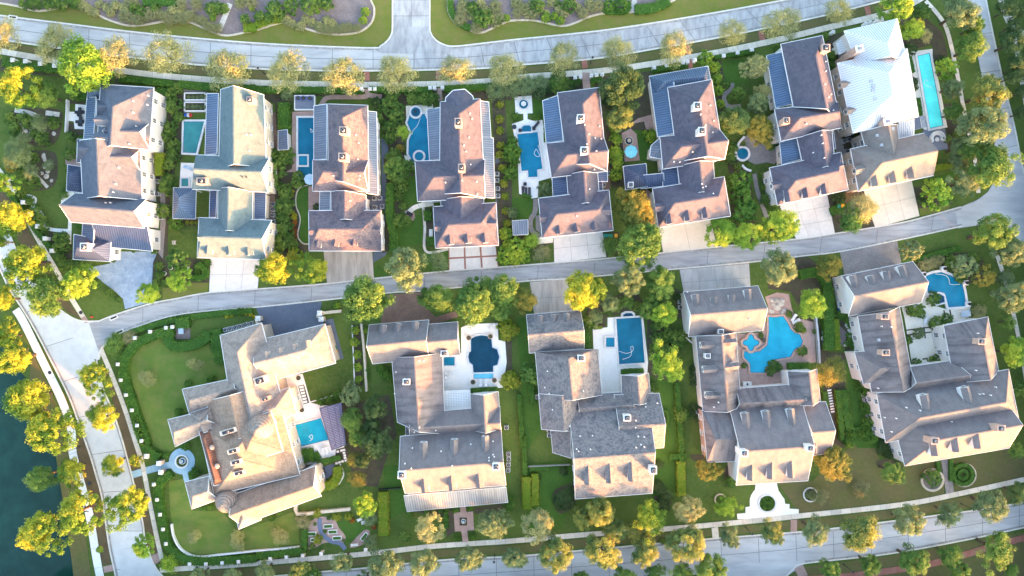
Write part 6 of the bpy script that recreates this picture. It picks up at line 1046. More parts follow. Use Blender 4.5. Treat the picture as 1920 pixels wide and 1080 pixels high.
shrubs('border shrub by lakeside fence pillars', 'shrubs by lakeside pillars', 'green', [('a2', 195, 350, 35), ('a2', 240, 415, 38), ('a2', 270, 470, 42), ('a2', 300, 520, 40), ('a2', 380, 600, 40), ('a2', 420, 600, 40), ('a2', 390, 660, 40), ('a2', 430, 650, 40), ('a2', 400, 720, 40), ('a2', 470, 790, 40), ('a2', 530, 790, 40), ('a2', 430, 780, 40)], jit=6); shrub('a1', 460, 1045, 42, 'green', 'potted green bush on pink patio', None); shrubs('border bush by navy pavilion', 'border bushes by navy pavilion', 'green', [('a1', 475, 920, 35), ('a1', 500, 640, 40), ('a1', 545, 940, 25), ('a2', 425, 310, 30), ('a2', 455, 130, 22), ('a2', 440, 250, 22), ('a1', 530, 940, 25)], jit=3)
shrubs('planting beside blue gravel drive', 'plants beside blue gravel drive', 'green', [('a2', 740, 970, 28), ('a2', 770, 1000, 25), ('a2', 800, 1020, 20), ('a2', 665, 905, 25), ('a2', 1070, 790, 30), ('a2', 1075, 850, 30), ('a2', 1060, 900, 35), ('a2', 1120, 900, 35), ('a2', 900, 680, 18), ('a2', 1040, 690, 20), ('a2', 770, 755, 14)], jit=4)
shrubs('courtyard bush in front of teal-shingled garage', 'bushes before teal garage', 'hedge', [('a2', 1380, 740, 22), ('a2', 1405, 770, 25), ('a2', 1335, 790, 25), ('a2', 1330, 830, 25), ('a2', 1340, 870, 25)])
# ----- unseen trees and hedges added beyond the frame to shade the streets
trees('tall unseen tree added beyond the brick path to shade lower street', 'added shade trees beyond brick path', 'green', 'dense', [('a4', 200 + i * 150 + 60 * (i % 3), 1330 + 130 * (i % 2), 150) for i in range(52)], h=9.5)
trees('tall unseen tree added beyond the cross street to block low sun', 'added shade trees beyond the right edge', 'dark', 'dense', [('d1', 1990 + 110 * (i % 2), -60 + i * 150, 150) for i in range(28)], h=9.5)
hedge('a4', (-200, 1420, 2500, 1440, 5000, 1450, 8000, 1440), 120, 4.5, 'hedge', 'tall unseen hedge added beyond the brick path to stop sun under crowns', sm=1)  # added out of view; blocks sun passing under the added trees
hedge('d1', (2080, -200, 2090, 2000, 2100, 4300), 120, 4.5, 'hedge', 'tall unseen hedge added beyond the cross street to stop low sun', sm=1)
# ----- what sets look-alike trees apart
def relabel(group, labels):
    for o, lb in zip([o for o in col.objects if o.get('group') == group and o.parent is None], labels): o['label'] = lb
relabel('pale trees along the upper street', ['pale street tree above the golden rock garden tree', 'olive-pale street tree near the top left hedge pillars', 'pale street tree crowding the big lime tree', 'pale street tree before the navy-winged white house', 'pale street tree before the teal-shingled house', 'pale street tree beside upper street lamp', 'pale street tree before raised terrace with cobalt pots', 'pale street tree facing the mouth of side street', 'pale gold street tree beside brick crossing near octagonal bay', 'pale gold street tree between octagonal bay and fountain pad', 'pale street tree before glossy shrub and fountain pad', 'pale street tree above the large dark oak', 'pale street tree before wrapping blue metal roof', 'wispy pale street tree before small square lawn', 'wispy pale street tree before long blue metal lean-to', 'wispy pale street tree before white metal roof'])
relabel('autumn trees along the lake', ['broad autumn tree beside the lakeside garden fence pillars', 'broad autumn tree over lakeside street by navy hip roof', 'autumn tree at start of white lakeside path', 'autumn tree on bank above first lamp-free bend of white path', 'golden autumn tree overhanging water by manhole on white path', 'largest golden tree overhanging water and white path', 'compact autumn tree beside lakeside street lamp', 'dense golden tree standing over white lakeside path', 'golden tree leaning over open water behind denser golden tree', 'smaller pale-gold tree farthest out over lake water', 'autumn tree shading start of lake bank'])
relabel('trees along the lower street verge', ['dark verge tree with gold patches below pale olive lawn tree', 'wide gold-green verge tree below yellowing lawn trees', 'gold-green verge tree below brilliant yellow tree', 'gold-green verge tree beside concrete ramp', 'tall yellow-green verge tree below bare twiggy trees', 'yellowing verge tree beyond the grey front path', 'yellow-green verge tree below white keyhole forecourt', 'mixed verge tree below mansion south hedge'])
relabel('green trees along lower street verge', ['green verge tree below mansion retaining edge', 'green verge tree below pebble herb garden', 'broad green verge tree below long yellow-lime hedge', 'green verge tree below pale olive porch tree', 'round green verge tree below brick fountain court', 'green verge tree beside lamp near brick fountain court', 'green verge tree below twin yellow-lime hedges', 'small grey-green verge tree beside lamp near forecourt', 'green verge tree beside pink brick ramp', 'loose green verge tree below dark autumn tree lawn', 'green verge tree opposite stone-ringed bush', 'large grey-green verge tree beside lamp near front path', 'low green verge tree near lower street corner', 'low green verge tree below mansion corner hedge'])
relabel('trees south of lower street', ['green tree beside lamp at south corner ramp', 'green tree over brick path near south corner', 'green tree on brick path opposite grey-green verge tree', 'loose green tree between two brick path panels', 'largest green tree over brick path', 'pale green tree on lawn below brick path', 'small green tree on lawn below brick path', 'green tree at mouth of southern side street', 'tree clump edge west of southern side street', 'green tree in clump opposite gold-green verge trees', 'green tree in clump opposite wide gold-green verge tree', 'green tree opposite dark verge tree', 'green tree opposite mansion hedge', 'green tree opposite herb garden'])
relabel('oaks along cross street', ['grey-green oak over curved bed by pavement corner', 'grey-green oak beside lap pool middle', 'biggest grey-green oak over cross street', 'grey-green oak behind curved sofa deck', 'grey-green oak beside pale driveway corner lawn', 'grey-green oak behind tan garage', 'grey-green oak below alley and cross street junction', 'grey-green oak behind corner pool', 'grey-green oak beside pavement above corner pool'])
relabel('green oaks along cross street', ['green oak beside head of lap pool', 'green oak beside foot of lap pool', 'broad green oak at alley junction corner', 'broad green oak south of alley junction', 'slim green oak over cross street pavement', 'green oak below orange-crowned oak'])
relabel('golden trees on inner lakeside verge', ['golden verge tree near pink ramp at alley mouth', 'golden verge tree beside inner lakeside lamp', 'golden verge tree beside blue mansion path', 'largest golden verge tree below blue mansion path'])
relabel('green trees by white deck pool', ['leafy green tree beside kerbed grey driveway', 'leafy green tree beside arched sun shelf', 'small green tree above travertine deck', 'leafy green tree between grey-green and lime trees'])
relabel('lime trees by cream driveway', ['yellow-lime tree at cream driveway corner', 'green-lime tree between cream and pale driveways', 'lime tree with yellow side beside slabbed pale driveway'])
relabel('green trees south of alley', ['bright round green tree beside brown paver drive', 'tall green tree above navy pool terrace', 'green tree beside orange-gold tree', 'green tree behind navy pool lounger'])
relabel('dark trees between mansion and grey house', ['dark garden tree beside round grey-green tree', 'dark garden tree beside grey house porch corner', 'largest dark tree over low wall', 'dark tree behind canopy stepping slabs', 'dark tree above lime-topped tree'])
relabel('olive trees of rock garden', ['olive tree over flat pale boulders', 'olive tree at rock garden lower bed', 'olive tree beside small orange tree', 'olive tree above white curved path', 'little olive tree between two rock beds', 'tiny olive tree by pale boulders'])
relabel('park trees beyond cross street', ['dark park tree %s' % d for d in ('across from bright lap pool head', 'across from orange-crowned oak', 'at start of park path', 'between two park paths', 'beside park path bend', 'across from biggest grey-green oak', 'across from lap pool foot', 'behind kerb opposite orange-crowned oak')])
# ---------------------------------------------------------------- driveways, terraces, pools, furniture, small things
def drive(t, q, nx, ny, mat, gap=.05, base='joint', z=.06, name='driveway', piece='concrete_slab', rise=.014):
    C = [Vector(W(Z(t, q[i], q[i + 1]))[:2]) for i in range(0, 8, 2)]; _layer[0] += 1; z += (_layer[0] % 9) * .004
    ro = MB().prism([tuple(c) for c in C], -.2, z).done(name, MATS[base]); ro['kind'] = 'structure'
    f = lambda u, v: (C[0].lerp(C[1], u)).lerp(C[3].lerp(C[2], u), v)
    w = max(1, (C[1] - C[0]).length); h = max(1, (C[3] - C[0]).length); gu, gv = gap / w / 2, gap / h / 2
    for i in range(nx):
        for j in range(ny):
            u0, u1, v0, v1 = i / nx + gu, (i + 1) / nx - gu, j / ny + gv, (j + 1) / ny - gv
            MB().prism([tuple(f(a, b)) for a, b in ((u0, v0), (u1, v0), (u1, v1), (u0, v1))], z - .02, z + rise).done(piece, MATS[mat], ro)
    return ro
def area(name, t, pts, mat, z=.08, smooth=0): return sheet(name, ZZ(t, *pts), z, mat, smooth)
def disc(name, t, x, y, r, mat, z=.08): return sheet(name, [Z(t, x + r * math.cos(k * math.pi / 14), y + r * math.sin(k * math.pi / 14)) for k in range(28)], z, mat)
area('gravel_court', 'a2', (600, 800, 745, 770, 790, 690, 1065, 690, 1035, 760, 1028, 890, 1020, 960, 1000, 1036, 845, 1078, 832, 1010, 780, 960, 700, 900, 640, 850), 'drive_gravel')
drive('a2', (1422, 725, 1760, 745, 1740, 938, 1412, 968), 3, 2, 'drive_white'); drive('b2', (455, 680, 785, 685, 797, 872, 480, 902), 3, 1, 'drive_stained'); drive('b2', (1300, 650, 1620, 640, 1638, 797, 1300, 822), 3, 2, 'drive_white', .4, 'brick_red')
drive('c2', (280, 575, 610, 545, 636, 727, 285, 766), 3, 2, 'drive_white'); drive('c2', (985, 515, 1340, 460, 1382, 655, 1020, 697), 2, 1, 'drive_cream'); drive('d2', (65, 360, 395, 285, 452, 570, 190, 606), 3, 3, 'drive_white'); drive('d2', (640, 265, 965, 190, 1022, 450, 722, 532), 3, 2, 'drive_cream')
area('brick_apron', 'c2', (1025, 697, 1385, 655, 1388, 668, 1030, 710), 'brick_pink'); area('brick_apron', 'c2', (1075, 800, 1600, 760, 1602, 772, 1080, 814), 'brick_pink')
area('driveway', 'b3', (0, 128, 445, 92, 430, 170, 465, 260, 60, 400, 20, 330, 25, 200), 'drive_asphalt', .05); area('driveway', 'b3', (460, 214, 520, 205, 592, 475, 540, 488), 'drive_asphalt', .05)
area('driveway', 'b3', (842, 260, 850, 150, 885, 45, 1115, 28, 1150, 130, 1210, 195, 1350, 155, 1362, 195, 1210, 245), 'paver_brown', .05); drive('c2', (120, 895, 375, 875, 410, 1110, 150, 1120), 2, 2, 'drive_stained'); drive('c2', (1130, 812, 1600, 772, 1612, 960, 1162, 990), 4, 2, 'drive_grey'); area('driveway', 'd2', (485, 692, 872, 622, 900, 770, 650, 860, 520, 870), 'paver_grey', .05)
area('side_yard', 'b2', (845, -80, 885, -60, 905, 120, 908, 650, 870, 720, 790, 765, 790, 700, 860, 680, 845, 420, 760, 480, 745, 310, 850, 310), 'drive_asphalt', .045); area('side_yard', 'b2', (1615, 60, 1640, 60, 1660, 400, 1640, 640, 1620, 640), 'drive_asphalt', .045); area('side_yard', 'b2', (60, 340, 130, 280, 130, 560, 110, 720, 60, 720), 'paver_brown', .045); area('side_yard', 'b1', (105, 760, 130, 760, 150, 1010, 60, 1040), 'paver_brown', .045)
area('side_yard', 'a2', (1080, 60, 1110, 60, 1120, 480, 1100, 740, 1070, 700, 1085, 470), 'paver_grey', .045); area('side_yard', 'd1', (430, 870, 480, 860, 530, 1080, 470, 1080), 'paver_grey', .045); area('side_yard', 'c2', (560, 150, 660, 130, 665, 270, 600, 290), 'paver_brown', .045)
area('patio', 'a1', (462, 755, 508, 755, 510, 703, 590, 710, 590, 872, 505, 870, 500, 820, 462, 815), 'deck_white'); area('patio', 'a2', (438, 30, 545, 40, 560, 120, 445, 105), 'brick_pink'); area('patio', 'a2', (415, 300, 500, 285, 500, 395, 413, 397), 'deck_cream'); walk('garden_path', ZZ('a2', 480, 395, 475, 480, 470, 640), 7, 'deck_cream', 2.2)
walk('garden_path', ZZ('a2', 180, 312, 240, 335, 225, 395, 280, 430, 300, 500, 345, 540, 470, 550), 6.5, 'sidewalk_white', 1.8, piece='flagstone'); walk('garden_path', ZZ('a1', 100, 745, 190, 760, 270, 790), 8, 'flagstone', 1.3, piece='flagstone'); walk('garden_path', ZZ('a1', 310, 762, 405, 775), 9, 'flagstone', 1.4, piece='flagstone'); walk('garden_path', ZZ('a2', 218, 150, 270, 200, 325, 258), 6, 'flagstone', 1.3, piece='flagstone')
walk('stepping_path', ZZ('a1', 1555, 25, 1520, 110, 1480, 210), 10, 'flagstone', 1.2, piece='stepping_stone'); walk('stepping_path', ZZ('c1', 830, 0, 815, 40, 805, 75), 9, 'flagstone', 1.2, piece='stepping_stone')
ROCK = [MB().mesh('rock', MATS['rock']) for _ in range(0)]
def rockmesh(seed):
    rnd = random.Random(seed); mb = MB(); n = 7; v = [(0, 0, .55)]
    for ring, (rr, z) in enumerate(((.55, .45), (1, .1), (.95, -.2))):
        v += [(rr * rnd.uniform(.8, 1.15) * math.cos(k * 6.283 / n), rr * rnd.uniform(.8, 1.15) * math.sin(k * 6.283 / n), z + rnd.uniform(-.08, .08)) for k in range(n)]
    f = [(0, 1 + k, 1 + (k + 1) % n) for k in range(n)] + [(1 + r * n + k, 1 + (r + 1) * n + k, 1 + (r + 1) * n + (k + 1) % n, 1 + r * n + (k + 1) % n) for r in range(2) for k in range(n)]
    return mk('boulder', v, f, MATS['rock'])
ROCK = [rockmesh(s) for s in range(4)]
def rocks(label, group, lst, flat=.6):
    for i, (t, x, y, r) in enumerate(lst):
        p = W(Z(t, x, y), .2); m = r / 28.8; o = obj('boulder', ROCK[i % 4], None, (p.x, p.y, .05), i * 1.3, (m, m * (.7 + .1 * (i % 4)), m * flat)); prop(o, label, 'rock', group)
rocks('pale flat boulder in the planted rock garden', 'rock garden boulders', [('a1', 105, 852, 20), ('a1', 132, 845, 18), ('a1', 150, 870, 18), ('a1', 170, 885, 16), ('a1', 145, 890, 14), ('a1', 205, 865, 18), ('a1', 200, 895, 12), ('a1', 360, 900, 16), ('a2', 290, 40, 18), ('a2', 300, 70, 16), ('a2', 330, 95, 18), ('a2', 310, 180, 20), ('a2', 320, 150, 16), ('a2', 345, 210, 14), ('a2', 300, 120, 14), ('a2', 280, 160, 14), ('a1', 295, 1060, 20), ('a1', 230, 1040, 14)])
rocks('brown boulder of the pool waterfall', 'waterfall boulders', [('d3', 55, 85, 30), ('d3', 35, 110, 26), ('d3', 85, 105, 26), ('d3', 60, 130, 28), ('d3', 25, 85, 22), ('d3', 95, 85, 22), ('d3', 110, 150, 18), ('d3', 15, 150, 18), ('d3', 30, 160, 16), ('d3', 95, 165, 16)], 1.1)
def pool(t, pts, mat, label, coping='coping', cw=.45, smooth=0, steps=(), cat='swimming pool', name='swimming_pool', z=.3):
    px = ZZ(t, *pts); px = catmull(px, smooth, True) if smooth else px; P = w2(px); c = sum((Vector(p) for p in P), Vector((0, 0))) / len(P)
    root = thing(name, label, cat, (c.x, c.y, 0))
    MB().prism(P, -.1, .16).done('basin', MATS['pool_floor'], root)
    for s in steps: MB().prism(w2(ZZ(t, *s)), .1, z - .035).done('pool_step', MATS['pool_step'], root)
    MB().prism([tuple(Vector(p) + (Vector(p) - c).normalized() * -.01) for p in P], .165, z).done('water', MATS[mat], root)
    n = len(P); area2 = sum(P[i][0] * P[(i + 1) % n][1] - P[(i + 1) % n][0] * P[i][1] for i in range(n)); sg = -1 if area2 > 0 else 1
    mb = MB(); out = []
    for i in range(n):
        a, b, d = Vector(P[i - 1]), Vector(P[i]), Vector(P[(i + 1) % n]); u, v = (b - a).normalized(), (d - b).normalized(); na, nb = Vector((-u.y, u.x)) * sg, Vector((-v.y, v.x)) * sg
        out.append(b + (na + nb) / max(.35, 1 + na.dot(nb)) * cw)
    for i in range(n):
        j = (i + 1) % n; v = [(*P[i], 0), (*P[j], 0), (*out[j], 0), (*out[i], 0)]; v += [(x, y, z + .06) for x, y, _ in v]
        f = [(4, 5, 6, 7), (1, 0, 4, 5), (3, 2, 6, 7)]
        if sg < 0: f = [tuple(reversed(q)) for q in f]
        mb.add(v, f)
    mb.done('coping', MATS[coping], root)
    tb_ = MB()
    for i in range(n):
        j = (i + 1) % n; a, b = Vector(P[i]), Vector(P[j]); e0, e1 = (Vector(P[i]) - out[i]).normalized() * .16, (Vector(P[j]) - out[j]).normalized() * .16
        f = [(0, 1, 2, 3)] if sg > 0 else [(3, 2, 1, 0)]
        tb_.add([(*a, z + .035), (*b, z + .035), (*(b + e1), z + .006), (*(a + e0), z + .006)], [tuple(reversed(q)) for q in f])
    tb_.done('tile_band', MATS['pool_tile'], root)
    return root
RECT = lambda a, b, c, d: (a, b, c, b, c, d, a, d)
CC = lambda x, y, r, n=20: [c for k in range(n) for c in (x + r * math.cos(k * 6.28319 / n), y + r * math.sin(k * 6.28319 / n))]
# T2
area('patio', 'a2', (1222, 90, 1340, 95, 1322, 262, 1212, 258), 'deck_white'); pool('a1', (1246, 822, 1382, 822, 1328, 1036, 1240, 1032), 'pool_teal', 'shaded teal rectangular pool beside blue metal lean-to', steps=[(1310, 880, 1380, 885, 1375, 905, 1305, 900)]); pool('a2', RECT(1230, 198, 1276, 250), 'pool_teal', 'small square teal spa on white deck', cat='spa', name='spa', cw=.35)
for k, (y0, y1) in enumerate(((632, 678), (694, 752))):
    q = thing('raised_planter', ['white-railed raised planter nearest the upper hedge', 'white-railed raised planter beside pool cushion'][k], 'planter', W(Z('a1', 1320, (y0 + y1) / 2)))
    area_pts = w2(ZZ('a1', *RECT(1252, y0, 1392, y1))); MB().prism(area_pts, 0, .35).done('soil', MATS['soil'], q); rim = MB(); pts = area_pts + area_pts[:1]
    for a, b in zip(pts, pts[1:]): rim.beam((*a, .55), (*b, .55), .25, .55)
    rim.done('frame', MATS['white_paint'], q)
shrubs('vegetable clump in white-railed planter', 'planter vegetables', 'grey', [('a1', 1275 + 28 * i, y, 15) for y in (655, 722) for i in range(5)], 15, sq=.5, z0=.3)
area('patio', 'a1', RECT(1240, 600, 1400, 760), 'paver_grey', .05)
fl = thing('pool_float', 'red white and blue round pool float on grass', 'pool float', W(Z('a1', 1272, 778)))
for k, (dx, m) in enumerate(((-.55, 'fabric_cobalt'), (0, 'fabric_white'), (.55, 'fabric_red'))): p = W(Z('a1', 1272, 778)); MB().cyl((p.x + dx, p.y, 0), .45, .38, .35, 14).done('cushion', MATS[m], fl)
# T3
area('terrace', 'b1', (245, 755, 395, 750, 395, 1086, 390, 1100, 240, 1100), 'brick_pink', .07); area('terrace', 'b2', (245, 0, 400, 0, 385, 150, 200, 155, 245, 130), 'brick_pink', .07); area('terrace', 'b2', RECT(354, 250, 434, 413), 'brick_pink', .07)
pool('b1', (287, 797, 400, 797, 400, 1200, 287, 1200), 'pool_blue', 'blue rectangular pool with attached square spa'); pool('b2', RECT(293, 46, 350, 110), 'pool_azure', 'square spa at foot of blue rectangular pool', cat='spa', name='spa', cw=.35, z=.42)
area('raised_terrace', 'b1', RECT(268, 652, 402, 745), 'deck_blue', .5); ribbon('parapet', ZZ('b1', 402, 652, 268, 652, 268, 745, 402, 745, 402, 652), .25, 0, .95, 'white_paint', 1)
def pot(t, x, y, r, label, group, mat='pot_blue', z=0, plant=None):
    p = W(Z(t, x, y), z); q = thing('plant_pot', label, 'plant pot', (p.x, p.y, z), group); m = r / 28.8
    MB().cyl((p.x, p.y, z), m * .65, m, m * 1.3, 14).cyl((p.x, p.y, z + m * 1.3), m * 1.12, m * 1.12, m * .15, 14).done('pot', MATS[mat], q); MB().cyl((p.x, p.y, z + m * 1.42), m * .9, m * .9, .04, 14).done('soil', MATS['soil'], q)
    if plant:
        c = obj('foliage', CROWNS['ball'][0], q, (0, 0, m * 1.9), 0, (m * 1.1, m * 1.1, m)); c.material_slots[0].link = 'OBJECT'; c.material_slots[0].material = MATS['leaf_' + plant]
for x in (290, 325, 370): pot('b1', x, 668, 14, 'glazed cobalt pot on raised terrace', 'cobalt pots', z=.5)
# T4
area('terrace', 'b1', (1012, 715, 1195, 703, 1195, 735, 1155, 740, 1155, 820, 1015, 810), 'deck_cream'); area('terrace', 'b2', (1000, 40, 1080, 60, 1085, 110, 1060, 120, 1010, 90), 'deck_cream')
pool('b1', (1040, 775, 1140, 772, 1165, 830, 1172, 1100, 1060, 1095, 1030, 1040, 1032, 950, 1052, 900, 1022, 830), 'pool_azure', 'curved azure pool between round fountain and round spa'); pool('b1', CC(1080, 760, 32), 'pool_blue', 'round raised spa with dark fountain at head of curved pool', cw=.45, z=.5, cat='spa', name='spa'); pool('b2', CC(1103, 50, 30), 'pool_azure', 'round spa with white stone seats at foot of curved pool', cw=.45, z=.5, cat='spa', name='spa')
def fountain(t, x, y, r, label, mat='coping', water_='pool_blue', tiers=2):
    p = W(Z(t, x, y), .6); m = r / 28.8; q = thing('fountain', label, 'fountain', (p.x, p.y, 0)); n = 18
    mb = MB()
    for k in range(n):
        a0, a1 = k * 6.28319 / n, (k + 1) * 6.28319 / n; v = [(p.x + rr * math.cos(a), p.y + rr * math.sin(a), z) for z in (0, .6) for rr, a in ((m * .8, a0), (m, a0), (m, a1), (m * .8, a1))]
        mb.add(v, [(4, 5, 6, 7), (1, 2, 6, 5), (3, 0, 4, 7)])
    mb.done('rim', MATS[mat], q); MB().cyl((p.x, p.y, .05), m * .8, m * .8, .4, n).done('water', MATS[water_], q)
    st = MB(); z = .1
    for k in range(tiers): st.cyl((p.x, p.y, z), .16, .12, .7, 10).cyl((p.x, p.y, z + .7), .12, m * (.45 - .17 * k), .16, 14); z += .8
    st.cyl((p.x, p.y, z), .1, .02, .4, 8); st.done('tiered_bowl', MATS[mat], q)
fountain('b1', 1078, 757, 20, 'dark tiered fountain standing in the round raised spa', 'dark_metal')
walk('brick_path', ZZ('b1', 1240, 595, 1240, 640, 1245, 680), 9, 'brick_pink', 1.4, piece='brick_panel'); walk('brick_path', ZZ('b1', 745, 600, 745, 650, 600, 655, 480, 662, 435, 720), 9, 'brick_pink', 1.6, piece='brick_panel'); walk('brick_path', ZZ('b1', 745, 640, 850, 655), 9, 'brick_pink', 1.6, piece='brick_panel'); walk('side_walk', ZZ('b2', 1125, 350, 1140, 520, 1148, 690, 1300, 672), 5, 'sidewalk', 1.8); walk('garden_path', ZZ('b2', 1200, 365, 1110, 380, 1060, 400, 1020, 440), 9, 'deck_cream', 1.5, piece='flagstone')
area('fire_terrace', 'b2', (1000, 415, 1040, 405, 1070, 430, 1075, 460, 1060, 485, 1030, 465), 'brick_pink'); walk('brick_path', ZZ('c1', 500, 490, 500, 545, 505, 600), 14, 'brick_pink', 1.4, piece='brick_panel'); walk('brick_path', ZZ('c1', 1205, 400, 1205, 470), 8, 'brick_red', 1.4, piece='brick_panel')
ft = thing('fire_table', 'dark rectangular fire table on small brick terrace', 'fire table', W(Z('b2', 1038, 437))); p = WL[ft.name]
MB().box((p.x, p.y, 0), (1.4, .75, .5), R(-28)).done('base', MATS['dark_metal'], ft); MB().box((p.x, p.y, .5), (1.55, .9, .06), R(-28)).done('table_top', MATS['black'], ft)
# T5
area('terrace', 'c1', (0, 838, 60, 818, 100, 803, 140, 815, 205, 810, 232, 965, 250, 1080, 255, 1100, 40, 1100, 30, 1000), 'deck_white'); area('terrace', 'c2', (45, 60, 250, 40, 272, 190, 180, 215, 175, 325, 135, 332, 48, 300, 40, 100), 'deck_white'); area('terrace', 'c1', (18, 655, 132, 645, 140, 765, 105, 766, 105, 815, 78, 815, 76, 768, 24, 770), 'deck_white')
pool('c1', (35, 908, 172, 893, 205, 1140, 170, 1148, 172, 1195, 110, 1198, 108, 1152, 65, 1156), 'pool_azure', 'long azure pool with rounded step end on white deck', cw=.4); pool('c1', (66, 893, 66, 862, 80, 850, 115, 848, 130, 860, 130, 890), 'pool_blue', 'arched blue spa at head of long azure pool', cat='spa', name='spa', cw=.35, z=.42); fountain('c1', 78, 703, 38, 'tiered stone fountain on square white pad')
walk('garden_path', ZZ('c2', 160, 335, 155, 420, 125, 480, 135, 550, 190, 590), 9, 'paver_grey', 1.6, piece='paver_panel'); area('patio', 'c2', (165, 590, 280, 592, 275, 630, 170, 640), 'deck_cream', .07)
# T6, T7
area('terrace', 'c1', (740, 900, 800, 868, 840, 905, 862, 1082, 760, 1092), 'brick_pink', .07); area('terrace', 'c1', (850, 800, 960, 768, 990, 872, 905, 875, 892, 820, 800, 838), 'brick_pink', .07); area('side_yard', 'c2', (900, 260, 950, 300, 990, 530, 930, 500), 'brick_pink', .05)
def umbrella(t, x, y, r, label, mat, h=2.6, n=8):
    p = W(Z(t, x, y), h); m = r / 28.8; q = thing('parasol', label, 'parasol', (p.x, p.y, 0)); mb = MB(); rim = [(p.x + m * math.cos(k * 6.28319 / n), p.y + m * math.sin(k * 6.28319 / n), h - .5) for k in range(n)]
    mb.add([(p.x, p.y, h)] + rim + [(a, b, c - .18) for a, b, c in rim], [(0, 1 + k, 1 + (k + 1) % n) for k in range(n)] + [(1 + k, 1 + n + k, 1 + n + (k + 1) % n, 1 + (k + 1) % n) for k in range(n)]); mb.done('canopy', MATS[mat], q)
    MB().cyl((p.x, p.y, 0), .04, .04, h, 8).cyl((p.x, p.y, h), .07, .02, .15, 8).done('pole', MATS['white_paint'], q); MB().cyl((p.x, p.y, 0), .4, .35, .12, 14).done('base', MATS['dark_metal'], q)
umbrella('c1', 806, 1020, 44, 'octagonal cyan parasol on brick terrace', 'fabric_cyan'); umbrella('b2', 358, 200, 38, 'pale blue parasol beside mottled roof', 'fabric_blue'); fountain('c1', 790, 950, 30, 'octagonal dark basin fountain next to cyan parasol', 'stone_edge', 'pool_navy', 1)
area('gravel_court', 'c1', (1560, 925, 1620, 900, 1728, 960, 1728, 1096, 1640, 1110, 1600, 1090, 1500, 1000), 'paver_grey', .06); area('gravel_court', 'd1', (0, 960, 80, 1000, 90, 1060, 40, 1110, 0, 1096), 'paver_grey', .06); pool('c1', CC(1552, 1040, 38), 'pool_blue', 'round raised spa with white rim beside grey gravel court', cat='spa', name='spa', cw=.5, z=.5); ribbon('garden_wall', ZZ('c1', 1565, 925, 1535, 960, 1520, 990), .5, 0, .6, 'white_paint'); ribbon('garden_wall', ZZ('c2', 1548, 108, 1575, 135, 1610, 148), .5, 0, .6, 'white_paint')
walk('garden_path', ZZ('c1', 1485, 560, 1480, 600, 1440, 635, 1432, 680, 1465, 720, 1545, 715), 8, 'paver_grey', 1.6, piece='paver_panel'); walk('garden_path', ZZ('c2', 1635, 165, 1655, 280, 1690, 380, 1718, 460), 8, 'paver_grey', 1.6, piece='paver_panel')
# T8
area('terrace', 'd1', (950, 350, 1110, 330, 1210, 860, 1075, 890, 960, 800), 'deck_cream', .05); pool('d1', (1003, 380, 1085, 360, 1178, 850, 1088, 870), 'pool_cyan', 'long turquoise lap pool beside white metal roof', cw=.5, steps=[(1070, 780, 1085, 778, 1100, 860, 1088, 862)]); area('terrace', 'd1', (1045, 878, 1192, 870, 1214, 1005, 1085, 1028), 'deck_blue', .1); drive('d1', (958, 800, 1022, 785, 1036, 866, 968, 882), 1, 1, 'deck_blue', .1, 'white_paint', .1, 'terrace', 'paving_slab'); drive('d1', (1024, 785, 1056, 780, 1072, 860, 1040, 866), 4, 1, 'deck_blue', .12, 'white_paint', .1, 'pool_steps', 'stone_step')
sf = thing('curved_sofa', 'curved white outdoor sofa round a small table on blue-grey deck', 'sofa', W(Z('d1', 1135, 938))); p = WL[sf.name]
for nm, r0, r1, z0, z1, m in (('seat', .9, 1.55, .1, .5, 'fabric_white'), ('backrest', 1.55, 1.75, .1, .9, 'fabric_white')):
    mb = MB(); n = 14
    for k in range(n):
        a0, a1 = R(-20 + k * 17), R(-20 + (k + 1) * 17); v = [(p.x + rr * math.cos(a), p.y + rr * math.sin(a), z) for z in (z0, z1) for rr, a in ((r0, a0), (r1, a0), (r1, a1), (r0, a1))]; mb.add(v, [(4, 5, 6, 7), (0, 3, 2, 1), (0, 1, 5, 4), (2, 3, 7, 6), (1, 2, 6, 5), (3, 0, 4, 7)])
    mb.done(nm, MATS[m], sf)
tb = thing('side_table', 'round pale table inside curved sofa', 'table', (p.x, p.y - .2, .1)); MB().cyl((p.x, p.y - .2, .1), .3, .2, .3, 12).done('pedestal', MATS['white_paint'], tb); MB().cyl((p.x, p.y - .2, .4), .5, .5, .05, 16).done('table_top', MATS['coping'], tb)
# B1
area('terrace', 'b3', (105, 600, 315, 580, 370, 775, 440, 790, 560, 800, 600, 1100, 480, 1150, 330, 1200, 100, 1250, 30, 1090, 60, 900, 270, 830), 'deck_white', .06); area('terrace', 'b4', (40, 100, 480, 180, 560, 230, 560, 285, 400, 320, 240, 345, 120, 420), 'deck_white', .07)
pool('b3', (212, 937, 442, 876, 494, 1022, 250, 1082), 'pool_aqua', 'bright aqua pool beside dark flat canopy', cw=.4, steps=[(246, 1024, 300, 1010, 318, 1058, 252, 1076)]); pool('b3', (182, 1018, 215, 1010, 226, 1044, 190, 1050), 'pool_azure', 'tiny square spa beside bright aqua pool', cat='spa', name='spa', cw=.3, z=.4)
cn = thing('pool_canopy', 'flat dark purple louvred canopy at end of aqua pool', 'canopy', W(Z('b3', 520, 910))); Q = [W(Z('b3', *c), 3.4) for c in ((430, 812), (576, 775), (612, 1150), (512, 1166))]
Q = [W(Z(t, *c), 3.4) for t, c in (('b3', (430, 812)), ('b3', (576, 775)), ('b4', (606, 195)), ('b4', (512, 230)))]
